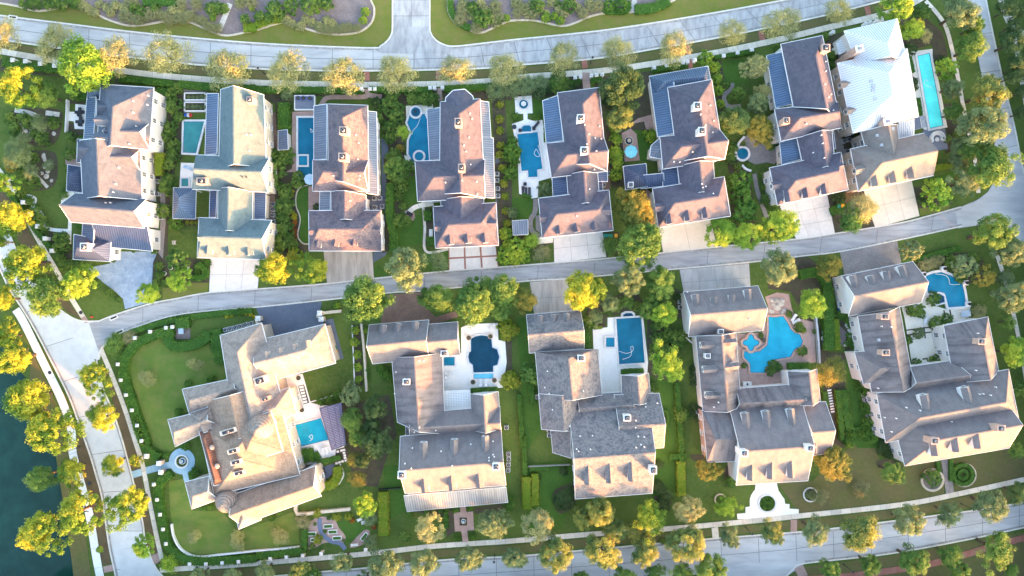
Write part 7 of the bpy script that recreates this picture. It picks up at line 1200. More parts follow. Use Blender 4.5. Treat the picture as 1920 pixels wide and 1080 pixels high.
for i in range(26):
    a, b = (i + .06) / 26, (i + .94) / 26; MB().prism([tuple(v[:2]) for v in (Q[0].lerp(Q[3], a), Q[1].lerp(Q[2], a), Q[1].lerp(Q[2], b), Q[0].lerp(Q[3], b))], 3.35, 3.42).done('slat', MATS['canopy_purple'], cn)
fr = MB()
for i in range(4): fr.beam(Q[i], Q[(i + 1) % 4], .2, .3)
for k in (.33, .66): fr.beam(Q[0].lerp(Q[1], k) - Vector((0, 0, .08)), Q[3].lerp(Q[2], k) - Vector((0, 0, .08)), .15, .2)
fr.done('frame', MATS['dark_metal'], cn)
for q in Q: q2 = q.lerp(sum(Q, Vector()) / 4, .06); MB().box((q2.x, q2.y, 0), (.22, .22, 3.2)).done('post', MATS['dark_metal'], cn)
disc('fountain_court', 'a4', 1230, 305, 88, 'blue_paving', .09); walk('garden_path', ZZ('a4', 890, 398, 1000, 365, 1080, 345, 1160, 328), 13, 'blue_paving', 2.2); walk('garden_path', ZZ('a4', 1250, 385, 1262, 440), 10, 'blue_paving', 2); disc('planting_bed', 'a4', 1230, 305, 42, 'soil', .12); ribbon('bed_edging', ZZ('a4', *CC(1230, 305, 42, 16)), .35, 0, .35, 'coping', 2, True); fountain('a4', 1230, 305, 22, 'small tiered fountain in planted ring on blue round court')
shrubs('low flower in fountain ring bed', 'flowers in fountain ring', 'green', [('a4', 1230 + 31 * math.cos(k * .7), 305 + 31 * math.sin(k * .7), 9) for k in range(9)])
area('barbecue_terrace', 'b4', (425, 352, 530, 318, 535, 350, 510, 400, 470, 430, 438, 445), 'drive_asphalt', .07); area('terrace', 'b3', (105, 610, 200, 600, 215, 660, 120, 690), 'deck_blue', .11)
def slabs(t, bedpts, lst, w, h, a, mat='deck_white'):
    b = area('stepping_bed', t, bedpts, 'soil', .1); zz = WL[b.name + '_z']
    for x, y in lst: p = W(Z(t, x, y)); MB().box((p.x, p.y, zz - .05), (w, h, .1), R(a)).done('stepping_slab', MATS[mat], b)
slabs('b3', (285, 660, 325, 650, 360, 775, 320, 785), [(308 + 5 * i, 668 + 20 * i) for i in range(6)], 1.0, .5, 15); slabs('b4', (540, 225, 620, 205, 635, 300, 530, 325), [(553, 240), (578, 232), (595, 248), (600, 265), (602, 282), (608, 300), (585, 305), (565, 312), (545, 318), (595, 228)], .6, .5, 15)
slabs('d3', (395, 640, 425, 640, 445, 840, 415, 840), [(412 + 3 * i, 690 + 18 * i) for i in range(9)], .9, .35, 10)
STEPS = area('stepping_bed', 'd3', (525, 240, 560, 240, 570, 350, 530, 400, 500, 380, 540, 330), 'grass_deep', .05)
for x, y in ((535, 262), (545, 285), (555, 300), (548, 325), (545, 348), (530, 365), (520, 385), (570, 275), (528, 250)): p = W(Z('d3', x, y)); MB().cyl((p.x, p.y, 0), .4, .38, .11, 7).done('stepping_stone', MATS['flagstone'], STEPS)
ST2 = area('stepping_bed', 'c3', (1140, 300, 1160, 300, 1240, 370, 1230, 390, 1150, 330), 'grass_deep', .05)
for k in range(8): p = W(Z('c3', 1152 + 10 * k, 318 + k * 8 + (k > 4) * 1)); MB().box((p.x, p.y, 0), (.5, .35, .11), R(-35)).done('stepping_stone', MATS['deck_white'], ST2)
ribbon('retaining_edge', ZZ('a4', 1165, 725, 1180, 810, 1230, 895, 1330, 945, 1500, 930, 1728, 905), .35, 0, .7, 'white_paint'); ribbon('retaining_edge', ZZ('b4', 0, 905, 150, 893, 302, 878), .35, 0, .7, 'white_paint'); ribbon('garden_wall', ZZ('b4', 280, 585, 284, 655, 450, 640, 640, 622), .7, 0, .9, 'stone_edge', 2); ribbon('garden_wall', ZZ('b3', 715, 240, 735, 440, 750, 695), .5, 0, .9, 'stone_edge'); ribbon('bed_edging', ZZ('b3', 650, 252, 668, 660), .25, 0, .3, 'white_paint'); ribbon('garden_wall', ZZ('b3', 430, 200, 435, 172, 580, 155), .7, 0, 1.1, 'stone_edge', 2); ribbon('garden_wall', ZZ('b3', 10, 205, 25, 260, 45, 350), .6, 0, 1.1, 'stone_edge', 2); ribbon('bed_edging', ZZ('a3', 860, 520, 880, 430, 980, 360, 1100, 310), .3, 0, .2, 'mulch'); ribbon('garden_wall', ZZ('b3', 475, 262, 495, 330, 540, 485), .8, 0, 1.0, 'wall_stone', 2); ribbon('bed_edging', ZZ('b4', 570, 325, 592, 395, 560, 460), .3, 0, .25, 'white_paint')
ribbon('bed_edging', ZZ('b3', 360, 772, 450, 745, 570, 710), .25, 0, .3, 'white_paint')
# herb garden
area('pebble_bed', 'b4', (345, 890, 345, 770, 400, 688, 520, 688, 560, 755, 606, 815, 590, 855, 520, 850, 450, 860, 400, 890), 'brick_pink', .05, 3); area('pebble_bed', 'b4', (640, 890, 650, 850, 735, 768, 772, 790, 730, 862), 'brick_pink', .05, 3); area('lawn', 'b4', (550, 720, 640, 695, 700, 722, 790, 768, 735, 765, 640, 850, 600, 860, 606, 815), 'grass_deep', .045); ribbon('garden_path', ZZ('b4', 430, 690, 430, 740, 445, 790, 500, 840, 570, 860, 602, 900), 1.0, -.1, .12, 'path_blue')
for i, (x, y, w, d, a) in enumerate(((490, 740, 2.1, .9, 3), (520, 778, 2.1, .9, 3), (378, 792, 2.1, .9, 3), (550, 820, 2.1, .9, 3), (733, 810, 2.1, .9, 50), (385, 832, .9, .8, 3))):
    p = W(Z('b4', x, y)); q = thing('planter_box', 'white planter box of herbs in pebble garden' if i < 4 else ('tilted white planter box in far pebble bed' if i == 4 else 'small square white planter in pebble garden'), 'planter', p, 'white planter boxes' if i < 4 else None)
    mb = MB(); mb.box((p.x, p.y, 0), (w, d, .5), R(a)); mb.done('box', MATS['white_paint'], q); MB().box((p.x, p.y, .45), (w - .25, d - .25, .08), R(a)).done('herbs', MATS['leaf_hedge'], q)
def bench(t, x, y, a, label, mat='white_paint', w=1.7, cat='bench', name='bench', group=None):
    p = W(Z(t, x, y), .4); q = thing(name, label, cat, (p.x, p.y, 0), group, R(a))
    for k in range(3): obj('seat_slat', MB().box((0, -.2 + k * .18, .42), (w, .15, .05)).mesh('seat_slat', MATS[mat]), q)
    for k in range(2): obj('back_slat', MB().box((0, .33, .55 + k * .2), (w, .05, .15)).mesh('back_slat', MATS[mat]), q)
    for sx in (-1, 1): obj('leg', MB().box((sx * w * .45, .3, 0), (.08, .08, .9)).box((sx * w * .45, -.25, 0), (.08, .08, .6)).beam((sx * w * .45, -.3, .62), (sx * w * .45, .33, .62), .08, .05).mesh('leg', MATS[mat]), q)
bench('b4', 665, 870, 5, 'white bench at foot of pebble garden'); bench('b4', 700, 700, 20, 'white slatted garden seat on herb lawn', w=1.2); bench('b4', 728, 715, 200, 'white slatted garden seat opposite its twin on herb lawn', w=1.2); bench('a2', 1262, 803, 0, 'white garden seat behind L-shaped hedge', w=1.1); bench('a2', 1178, 630, 90, 'lone narrow bench on square lawn', 'flagstone', .9)
def lounger(t, x, y, a, label, group=None, mat='fabric_white', z=.1):
    p = W(Z(t, x, y), .4); q = thing('sun_lounger', label, 'sun lounger', (p.x, p.y, z), group, R(a))
    obj('frame', MB().box((0, 0, .22), (.68, 1.9, .08)).mesh('frame', MATS['white_paint']), q); obj('mattress', MB().box((0, -.3, .3), (.62, 1.25, .1)).mesh('mattress', MATS[mat]), q); obj('backrest', MB().add([(-.31, .32, .3), (.31, .32, .3), (.31, .92, .68), (-.31, .92, .68), (-.31, .32, .42), (.31, .32, .42), (.31, .88, .8), (-.31, .88, .8)], [(3, 2, 1, 0), (4, 5, 6, 7), (0, 1, 5, 4), (1, 2, 6, 5), (2, 3, 7, 6), (3, 0, 4, 7)]).mesh('backrest', MATS[mat]), q)
    for sx in (-1, 1):
        for sy in (-1, 1): obj('leg', MB().box((sx * .29, sy * .85, 0), (.06, .06, .22)).mesh('leg', MATS['white_paint']), q)
for x, y in ((197, 315), (229, 308)): lounger('b4', x, y, 10, 'white sun lounger on mansion terrace by rounded bush', 'mansion terrace loungers')
for x, y in ((455, 240), (478, 235)): lounger('b4', x, y, 10, 'white sun lounger at edge of mansion pool', 'mansion pool loungers')
for x, y in ((1515, 640), (1553, 638)): lounger('b3', x, y, 180, 'white sun lounger below round-sided navy pool', 'navy pool loungers')
for x, y, a in ((1440, 272, 40), (1598, 262, -35)): lounger('b3', x, y, a, 'white lounger angled above round-sided navy pool', 'angled loungers', z=.1)
lounger('a2', 1268, 125, 70, 'pale lounger at foot of teal pool', None, 'fabric_blue'); lounger('d3', 1065, 215, -20, 'white lounger in cream courtyard'); lounger('d3', 175, 200, -30, 'white lounger beside waterfall pool lime tree', 'waterfall pool loungers'); lounger('d3', 190, 225, -60, 'white lounger beside waterfall pool lime tree', 'waterfall pool loungers'); lounger('c1', 165, 843, -40, 'dark lounger beside arched spa', None, 'fabric_dark')
for x in (75, 95, 118): lounger('c2', x, 284, 0, 'dark lounger at step end of azure pool', 'dark azure pool loungers', 'fabric_dark')
def chair(t, x, y, a, label, group, mat='fabric_dark', z=.1):
    p = W(Z(t, x, y), .4); q = thing('outdoor_chair', label, 'chair', (p.x, p.y, z), group, R(a)); obj('seat', MB().box((0, 0, .3), (.7, .7, .16)).mesh('seat', MATS[mat]), q); obj('backrest', MB().box((0, .32, .46), (.7, .12, .4)).mesh('backrest', MATS[mat]), q)
    for sx in (-1, 1): obj('armrest', MB().box((sx * .34, 0, .46), (.1, .6, .16)).mesh('armrest', MATS[mat]), q)
    for sx in (-1, 1):
        for sy in (-1, 1): obj('leg', MB().box((sx * .3, sy * .3, 0), (.07, .07, .3)).mesh('leg', MATS['dark_metal']), q)
def rtable(t, x, y, r, label, mat='dark_metal', z=.1, group=None):
    p = W(Z(t, x, y), .7); q = thing('round_table', label, 'table', (p.x, p.y, z), group); m = r / 28.8; MB().cyl((p.x, p.y, z + .68), m, m, .05, 18).done('table_top', MATS[mat], q); MB().cyl((p.x, p.y, z), .25, .08, .68, 10).done('pedestal', MATS[mat], q)
rtable('c1', 15, 857, 16, 'round dark table beside arched spa'); chair('c1', 55, 882, 0, 'dark chair beside arched spa', 'arched spa chairs'); chair('c1', 147, 868, 0, 'dark chair beside arched spa', 'arched spa chairs'); chair('c2', 88, 235, 0, 'dark chair near step end of azure pool', 'azure pool chairs'); chair('c2', 75, 262, 90, 'dark chair near step end of azure pool', 'azure pool chairs')
for x, y in ((540, 758), (545, 822)):
    rtable('a1', x, y, 14, 'small table on white patio under navy eaves', group='navy eave tables')
    for k in range(4): chair('a1', x + 20 * math.cos(k * 1.57), y + 20 * math.sin(k * 1.57), k * 90, 'dark chair round patio table under navy eaves', 'navy eave chairs')
for k, (x, y) in enumerate(((150, 625), (185, 640), (160, 660))): chair('b3', x, y, k * 100, 'pale armchair on shaded mansion terrace', 'mansion armchairs', 'fabric_white', .14)
for k, (x, y) in enumerate(((1288, 575), (1285, 605), (1285, 650), (1320, 575))): chair('b3', x, y, 90, 'pale armchair on white terrace beside grey roof', 'white terrace armchairs', 'fabric_white')
rtable('d3', 375, 340, 18, 'stone table between two seats behind pool fence', 'flagstone', .05); chair('d3', 373, 302, 0, 'grey seat at stone table behind pool fence', 'stone table seats', 'ac_grey', .05); chair('d3', 377, 373, 180, 'grey seat at stone table behind pool fence', 'stone table seats', 'ac_grey', .05)
for k, (x, y) in enumerate(((455, 360), (462, 385), (445, 375))): chair('b4', x, y, k * 70, 'dark chair on barbecue terrace', 'barbecue terrace chairs', 'fabric_dark', .08)
for x, y in ((1160, 800), (1190, 790), (1260, 803), (1118, 838)): pot('a2', x, y, 13, 'white pot among paving behind L-shaped hedge', 'white pots behind hedge', 'white_paint', 0, 'hedge')
for x, y in ((1438, 335), (1583, 325), (1466, 632), (1610, 620)): pot('b3', x, y, 16, 'dark fire bowl at corner of round-sided navy pool', 'navy pool fire bowls', 'chimney_pink', .1)
for x, y in ((292, 605), (315, 820)): pot('b3', x, y, 14, 'black urn on mansion terrace', 'mansion black urns', 'black', .1)
for x, y in ((178, 390), (200, 382)): pot('b4', x, y, 11, 'small brown jar on mansion terrace', 'mansion brown jars', 'terracotta', .1)
pot('c3', 1690, 350, 13, 'black urn beside quatrefoil spa', None, 'black', .05)
for x, y in ((1048, -92), (1187, -130), (1335, -35), (1352, 108)):
    p = W(Z('d3', x, y), .8); q = thing('urn_pillar', 'square white pillar with black urn at corner pool', 'pillar', (p.x, p.y, 0), 'corner pool urn pillars'); MB().box((p.x, p.y, 0), (1.0, 1.0, .8)).box((p.x, p.y, .8), (1.15, 1.15, .1)).done('plinth', MATS['white_paint'], q); MB().cyl((p.x, p.y, .9), .2, .4, .5, 12).done('urn', MATS['black'], q)
# B2
area('terrace', 'b3', (1385, 268, 1430, 245, 1632, 235, 1636, 350, 1682, 360, 1692, 500, 1666, 672, 1440, 682, 1440, 700, 1262, 700, 1255, 445, 1385, 445), 'deck_white', .08); pool('b3', (1450, 342, 1480, 325, 1520, 317, 1560, 322, 1590, 342, 1596, 400, 1628, 412, 1644, 465, 1630, 518, 1602, 526, 1602, 566, 1468, 570, 1462, 518, 1440, 500, 1432, 465, 1438, 435, 1450, 425), 'pool_navy', 'deep navy pool with rounded sides on white terrace', cw=.3, steps=[(1600, 400, 1626, 412, 1640, 465, 1628, 515, 1600, 522)]); pool('b3', RECT(1270, 465, 1342, 522), 'pool_azure', 'square teal spa against grey roof', cat='spa', name='spa', cw=.4, z=.45); pool('b3', RECT(1470, 576, 1600, 610), 'pool_cyan', 'pale sun shelf below navy pool', cat='pool ledge', name='sun_shelf', cw=.15, z=.14)
def pergola(t, q, n, label, h=3.0):
    Q = [W(Z(t, q[i], q[i + 1]), h) for i in range(0, 8, 2)]; c = sum(Q, Vector()) / 4; g = thing('pergola', label, 'pergola', (c.x, c.y, 0))
    for k in range(n + 1): MB().beam(Q[0].lerp(Q[1], k / n), Q[3].lerp(Q[2], k / n), .16, .2).done('rafter', MATS['white_paint'], g)
    for k in range(15): MB().beam(Q[0].lerp(Q[3], k / 14) + Vector((0, 0, .1)), Q[1].lerp(Q[2], k / 14) + Vector((0, 0, .1)), .3, .1).done('slat', MATS['white_paint'], g)
    for p in Q: r = p.lerp(c, .08); MB().box((r.x, r.y, 0), (.25, .25, h - .2)).done('post', MATS['white_paint'], g)
pergola('b3', (1272, 698, 1445, 692, 1447, 842, 1278, 852), 10, 'white slatted pergola over courtyard corner')
area('brick_court', 'b4', (1335, 652, 1465, 643, 1473, 770, 1342, 779), 'brick_pink', .08); walk('brick_path', ZZ('b4', 1398, 610, 1400, 650), 11, 'brick_pink', 1.2, piece='brick_panel'); walk('brick_path', ZZ('b4', 1405, 770, 1415, 850), 11, 'brick_pink', 1.2, piece='brick_panel'); area('planting_bed', 'b4', RECT(1375, 685, 1425, 738), 'soil', .1); fountain('b4', 1400, 712, 15, 'small white urn fountain in square brick court')
# B3
area('terrace', 'c3', (545, 275, 645, 265, 645, 200, 735, 195, 735, 170, 765, 155, 810, 155, 830, 170, 832, 190, 885, 190, 918, 500, 912, 595, 735, 600, 737, 715, 600, 720, 585, 415, 550, 410), 'deck_white', .07); pool('c3', (702, 207, 870, 197, 894, 503, 722, 513), 'pool_blue', 'tall blue rectangular pool on white travertine deck', cw=.4, steps=[(722, 480, 740, 488, 752, 505, 724, 510)]); pool('c3', RECT(633, 334, 690, 396), 'pool_azure', 'square spa on white travertine deck', cat='spa', name='spa', cw=.4, z=.42); pool('c3', (748, 195, 748, 180, 770, 168, 805, 168, 816, 180, 816, 190), 'pool_navy', 'arched sun shelf at head of travertine pool', cat='pool ledge', name='sun_shelf', cw=.35, z=.26)
# B4
area('terrace', 'd3', (-210, 310, -40, 300, 0, 120, -20, 60, 60, 30, 140, 40, 160, 140, 185, 200, 305, 230, 315, 330, 325, 500, 140, 530, 140, 660, -185, 675), 'brick_pink', .06)
pool('d3', (0, 192, 40, 196, 98, 188, 130, 235, 150, 275, 178, 302, 212, 312, 232, 360, 215, 398, 182, 410, 166, 432, 150, 464, 60, 480, 22, 490, 20, 525, -18, 530, -24, 572, -122, 570, -128, 508, -168, 465, -165, 425, -110, 432, -60, 425, -10, 385, 0, 300), 'pool_aqua', 'free-form aqua pool with stone waterfall and coping of brick', 'coping_brick', .4, 0, [(150, 330, 205, 325, 215, 370, 170, 400), (-120, 500, -40, 480, 20, 485, 15, 515, -20, 525, -110, 560)]); pool('c3', [c for k in range(48) for c in (1608 + (46 + 11 * math.cos(k * math.pi / 6)) * math.cos(k * math.pi / 24), 368 + (46 + 11 * math.cos(k * math.pi / 6)) * math.sin(k * math.pi / 24))], 'pool_aqua', 'scalloped raised spa with brick rim beside free-form pool', 'coping_brick', .5, cat='spa', name='spa', z=.5)
ribbon('garden_wall', ZZ('d3', 310, 190, 320, 280, 330, 400, 335, 505), .4, 0, 1.2, 'ac_grey', 2); tb = thing('grill_cabinet', 'white kitchen cabinet beside free-form pool terrace', 'outdoor kitchen', W(Z('c3', 1580, 645))); p = WL[tb.name]; MB().box((p.x, p.y, 0), (1.9, 1.0, .9), R(3)).done('cabinet', MATS['white_paint'], tb); MB().box((p.x, p.y, .9), (2.0, 1.1, .06), R(3)).done('counter', MATS['coping'], tb); MB().cyl((p.x, p.y, .96), .25, .2, .15, 12).done('burner', MATS['black'], tb)
area('forecourt', 'c4', (1645, 440, 1782, 440, 1800, 510, 1838, 560, 1842, 592, 1872, 595, 1872, 625, 1934, 628, 1934, 672, 1870, 680, 1850, 690, 1522, 696, 1518, 660, 1575, 655, 1575, 615, 1605, 610, 1605, 560, 1640, 500), 'deck_white', .1); disc('forecourt', 'c4', 1716, 580, 112, 'deck_white', .095); disc('planting_bed', 'c4', 1720, 588, 58, 'grass_deep', .13); ribbon('bed_edging', ZZ('c4', *CC(1720, 588, 58, 18)), .35, 0, .4, 'coping', 2, True)
shrubs('clipped boxwood ball in round forecourt bed', 'forecourt boxwood balls', 'hedge', [('c4', 1720 + r * math.cos(k * 6.283 / n + .3), 588 + r * math.sin(k * 6.283 / n + .3), 15) for r, n in ((38, 7), (12, 2)) for k in range(n)])
ribbon('bed_edging', ZZ('d4', *CC(285, 530, 46, 16)), .3, 0, .25, 'coping', 2, True); disc('planting_bed', 'd4', 285, 530, 42, 'soil', .05); ribbon('bed_edging', ZZ('d4', *CC(1107, 430, 72, 18)), .5, 0, .25, 'stone_edge', 2, True); disc('planting_bed', 'd4', 1107, 430, 68, 'mulch', .05); ribbon('bed_edging', ZZ('c4', *CC(1405, 562, 36, 14)), .3, 0, .25, 'stone_edge', 2, True); ribbon('bed_edging', ZZ('d4', *CC(1322, 397, 78, 18)), .3, 0, .2, 'stone_edge', 2, True)
# B5
area('courtyard', 'd3', (900, 125, 1030, 60, 1060, 20, 1110, 115, 1190, 140, 1365, 125, 1352, 200, 1190, 260, 1235, 500, 975, 540, 920, 200), 'deck_cream', .07); pool('d3', (1058, -81, 1110, -100, 1165, -108, 1225, -85, 1300, -45, 1318, 20, 1333, 122, 1212, 130, 1198, 75, 1185, 35, 1150, 25, 1075, 38), 'pool_azure', 'angled corner pool with urn pillars beside grey garage', cw=.55, steps=[(1212, 85, 1325, 75, 1332, 120, 1214, 128)]); pool('d3', (1085, 50, 1150, 38, 1180, 55, 1185, 95, 1130, 110), 'pool_navy', 'small curved spa inside corner pool wall', cat='spa', name='spa', cw=.35, z=.45)
for i, q in enumerate(((930, 285, 1110, 262), (935, 318, 1115, 295), (1050, 262, 1060, 340), (1105, 262, 1118, 360), (1118, 360, 1170, 350), (1170, 290, 1165, 350), (1185, 150, 1195, 200), (1225, 145, 1235, 200), (930, 150, 940, 180), (1040, 480, 1075, 475))): ribbon('courtyard_joint', ZZ('d3', *q), .3, -.1, .125 + i * .004, 'soil', 1)
tb = thing('glass_table', 'white framed glass table on corner pool terrace', 'table', W(Z('d3', 1322, 172))); p = WL[tb.name]; MB().box((p.x, p.y, .72), (2.2, 1.5, .05), R(8)).done('table_top', MATS['skylight'], tb)
for k in range(4): MB().box((p.x + (.9 if k % 2 else -.9), p.y + (.55 if k > 1 else -.55), 0), (.08, .08, .72)).done('leg', MATS['white_paint'], tb)
drive('d4', (1168, 300, 1217, 292, 1257, 520, 1200, 532), 2, 8, 'paver_grey', .05, 'joint', .08, 'front_path', 'paver_panel')
area('side_yard', 'd3', (450, 150, 500, 190, 530, 300, 520, 400, 490, 390, 470, 250), 'mulch', .05); area('side_yard', 'c2', (160, 450, 195, 440, 205, 580, 160, 540), 'paver_grey', .045)
# utilities
ACB = MB().box((0, 0, .05), (.85, .85, .8)).mesh('casing', MATS['ac_grey']); ACF = MB().cyl((0, 0, .85), .36, .36, .03, 18).mesh('fan_grille', MATS['black']); ACH = MB().cyl((0, 0, .88), .1, .08, .03, 10).mesh('fan_hub', MATS['ac_grey']); ACP = MB().box((0, 0, 0), (1.0, 1.0, .05)).mesh('pad', MATS['kerb'])
def ac(label, group, lst, rz=0):
    for t, x, y in lst:
        p = W(Z(t, x, y), .8); q = thing('air_conditioner', label, 'air conditioner', (p.x, p.y, .07), group, R(rz)); obj('pad', ACP, q); obj('casing', ACB, q); f = obj('fan_grille', ACF, q); obj('fan_hub', ACH, f)
ac('air conditioner unit in a line beside cream garage wall', 'units by cream garage', [('b2', 113, 368), ('b2', 112, 405), ('b2', 112, 443), ('b2', 112, 483)]); ac('air conditioner unit in paved corner of mottled house', 'units by mottled house', [('b2', 797, 330), ('b2', 835, 328), ('b2', 800, 390), ('b2', 850, 385)]); ac('air conditioner unit beside topiary balls', 'units by topiary balls', [('b2', 1627, 165), ('b2', 1627, 208), ('b2', 1632, 264), ('b2', 1634, 313)]); ac('air conditioner unit in gap between plum and white roofs', 'units in roof gap', [('d1', 515, 950), ('d1', 550, 940), ('d1', 535, 1020)]); ac('air conditioner unit lined along mansion north wall', 'units by mansion wall', [('a3', 1520, 282), ('a3', 1552, 274), ('a3', 1586, 266), ('a3', 1619, 258), ('a3', 1658, 247), ('a3', 1695, 239)], 15)
ac('air conditioner unit among dark bushes beside streaked roof', 'units by streaked roof', [('c3', 1245, 575), ('c3', 1245, 612), ('c3', 1256, 838), ('c3', 1138, 92), ('c3', 1140, 130)]); ac('air conditioner unit against camouflage-shingled house', 'units by camouflage house', [('c3', 172, 738), ('c3', 1022, 890), ('c3', 1025, 920), ('c4', 250, 98), ('c4', 252, 133)]); ac('air conditioner unit beside side lawn of large grey house', 'units by large grey house', [('d3', 655, 722), ('d3', 662, 758), ('d3', 680, 858)], 10); ac('air conditioner unit along east wall of porch house', 'units by porch house', [('b4', 1690, 80), ('b4', 1705, 260), ('b4', 1706, 292), ('b4', 1704, 330), ('b4', 1702, 368)]); ac('air conditioner unit in plum house side yard', 'units in plum side yard', [('c2', 618, 240), ('c2', 650, 160)]); ac('air conditioner unit along white east wall', 'units by white east wall', [('a2', 1065, 215), ('a2', 1060, 300), ('a2', 1085, 460)])
def bin_(t, x, y, mat, label, group=None, rz=0):
    p = W(Z(t, x, y), 1); q = thing('wheeled_bin', label, 'trash bin', (p.x, p.y, .06), group, R(rz)); obj('body', MB().add([(-.25, -.28, .08), (.25, -.28, .08), (.25, .28, .08), (-.25, .28, .08), (-.33, -.38, 1.0), (.33, -.38, 1.0), (.33, .38, 1.0), (-.33, .38, 1.0)], [(3, 2, 1, 0), (4, 5, 6, 7), (0, 1, 5, 4), (1, 2, 6, 5), (2, 3, 7, 6), (3, 0, 4, 7)]).mesh('body', MATS[mat]), q); obj('lid', MB().box((0, 0, 1.0), (.72, .84, .07)).mesh('lid', MATS[mat]), q); obj('handle', MB().box((0, .45, .95), (.5, .06, .05)).mesh('handle', MATS['black']), q)
    for s in (-1, 1): obj('wheel', MB().cyl((s * .27, .3, 0), .1, .1, .12, 10).mesh('wheel', MATS['black']), q)
for x in (628, 648, 668): bin_('c2', x, 583, 'bin_green', 'green wheeled bin beside fan palm at white driveway', 'green bins at white driveway')
bin_('c2', 702, 582, 'bin_yellow', 'yellow wheeled bin next to three green ones'); bin_('d2', 478, 385, 'bin_green', 'green bin in bed between two driveways'); bin_('d2', 503, 380, 'bin_yellow', 'yellow bin in bed between two driveways'); bin_('d3', 473, 33, 'bin_yellow', 'yellow bin against grey garage side wall'); bin_('d3', 482, 75, 'bin_green', 'green bin against grey garage side wall'); bin_('d3', 487, 148, 'bin_blue', 'blue-grey bin at corner of grey garage'); bin_('b3', 533, 403, 'bin_green', 'green bin beside mansion garage wall', rz=15); bin_('b3', 538, 427, 'bin_yellow', 'yellow bin beside mansion garage wall', rz=15)
def pillars(label, group, lst, w=.65, h=1.5, mat='white_paint', cap='coping'):
    a = MB().box((0, 0, 0), (w, w, h)).mesh('shaft', MATS[mat]); b = MB().box((0, 0, h), (w + .18, w + .18, .12)).add([(-.3, -.3, h + .12), (.3, -.3, h + .12), (.3, .3, h + .12), (-.3, .3, h + .12), (0, 0, h + .35)], [(0, 1, 4), (1, 2, 4), (2, 3, 4), (3, 0, 4)]).mesh('cap', MATS[cap])
    for t, x, y in lst: p = W(Z(t, x, y), h); q = thing('fence_pillar', label, 'pillar', (p.x, p.y, 0), group); obj('shaft', a, q); obj('cap', b, q)
pillars('white fence pillar in lakeside garden hedge', 'lakeside garden pillars', [('a2', 45, 195), ('a2', 95, 277), ('a2', 155, 357), ('a2', 205, 440), ('a2', 253, 520), ('a2', 303, 602), ('a2', 350, 685)], .8); pillars('white fence pillar in top left hedge', 'top left hedge pillars', [('a1', 85, 405), ('a1', 172, 413), ('a1', 272, 430), ('a1', 368, 443)], .8); pillars('white gate pillar at brick path by mottled house', 'gate pillars by mottled house', [('b1', 712, 598), ('b1', 770, 600), ('b1', 802, 600)]); pillars('white gate pillar at brick path by octagonal bay', 'gate pillars by bay', [('b1', 1175, 592), ('b1', 1205, 592), ('b1', 1258, 590)]); pillars('white gate pillar at brick path by plum house', 'gate pillars by plum house', [('c1', 427, 522), ('c1', 463, 517), ('c1', 537, 510), ('c1', 572, 505), ('c1', 610, 502)]); pillars('white fence post before wrapping blue roof', 'posts before wrapping blue roof', [('c1', 960, 455), ('c1', 1045, 440), ('c1', 1155, 422), ('c1', 1185, 415), ('c1', 1235, 405)]); pillars('white fence post behind small square lawn', 'posts behind square lawn', [('c1', 1430, 375), ('c1', 1523, 355), ('c1', 1620, 335)]); pillars('white post before white metal roof', 'posts before white roof', [('d1', 660, 160), ('d1', 690, 152), ('d1', 735, 140), ('d1', 768, 132), ('d1', 440, 215)])
pillars('cream pillar in curving mansion hedge', 'pillars in curving hedge', [('a3', 1013, 295), ('a3', 910, 337), ('a3', 795, 515), ('a3', 815, 622), ('a3', 850, 722), ('a3', 890, 825), ('a3', 925, 928), ('a3', 955, 1032), ('a3', 1163, 263), ('a3', 1120, 268)], .6, 1.6, 'stone_edge'); pillars('cream pillar in south mansion hedge', 'pillars in south hedge', [('a4', 1038, 462), ('a4', 1060, 565), ('a4', 1080, 665), ('a4', 1100, 765), ('a4', 1120, 862), ('a4', 1280, 1000), ('a4', 1390, 1000), ('a4', 1500, 992), ('a4', 1610, 984), ('b4', 95, 965), ('b4', 205, 953), ('b4', 315, 943), ('b4', 440, 930), ('b4', 740, 903)], .6, 1.6, 'stone_edge'); pillars('large stone gate pillar on blue mansion path', 'mansion gate pillars', [('a4', 1072, 320), ('a4', 1085, 380), ('a4', 988, 272)], .9, 1.9, 'wall_stone'); pillars('stone gate pier at asphalt mansion drive', 'asphalt drive piers', [('b3', 430, 170), ('b3', 440, 210), ('b3', 14, 205)], 1.0, 1.9, 'wall_stone')
def lamp(t, x, y, label, h=4.0):
    p = W(Z(t, x, y)); q = thing('street_lamp', label, 'street lamp', (p.x, p.y, 0)); MB().cyl((p.x, p.y, 0), .16, .1, .5, 10).cyl((p.x, p.y, .5), .08, .05, h - .5, 8).done('pole', MATS['dark_metal'], q); MB().cyl((p.x, p.y, h), .13, .22, .45, 8).done('lantern', MATS['skylight'], q); MB().cyl((p.x, p.y, h + .45), .28, .04, .25, 8).done('cap', MATS['dark_metal'], q)
lamp('a4', 540, 207, 'black street lamp on brown lakeside verge'); lamp('b1', 60, 500, 'black street lamp on upper verge by thin pale trees'); lamp('c1', 530, 430, 'black street lamp beside brick verge crossing'); lamp('d4', 510, 1000, 'black street lamp over brick path south of lower street'); lamp('c4', 1578, 752, 'black street lamp on lower verge near white forecourt'); lamp('d4', 1302, 592, 'black street lamp on lower verge near grey front path'); lamp('b4', 1610, 935, 'black street lamp on lower verge near brick fountain court'); lamp('a3', 810, 855, 'black street lamp on inner lakeside verge')
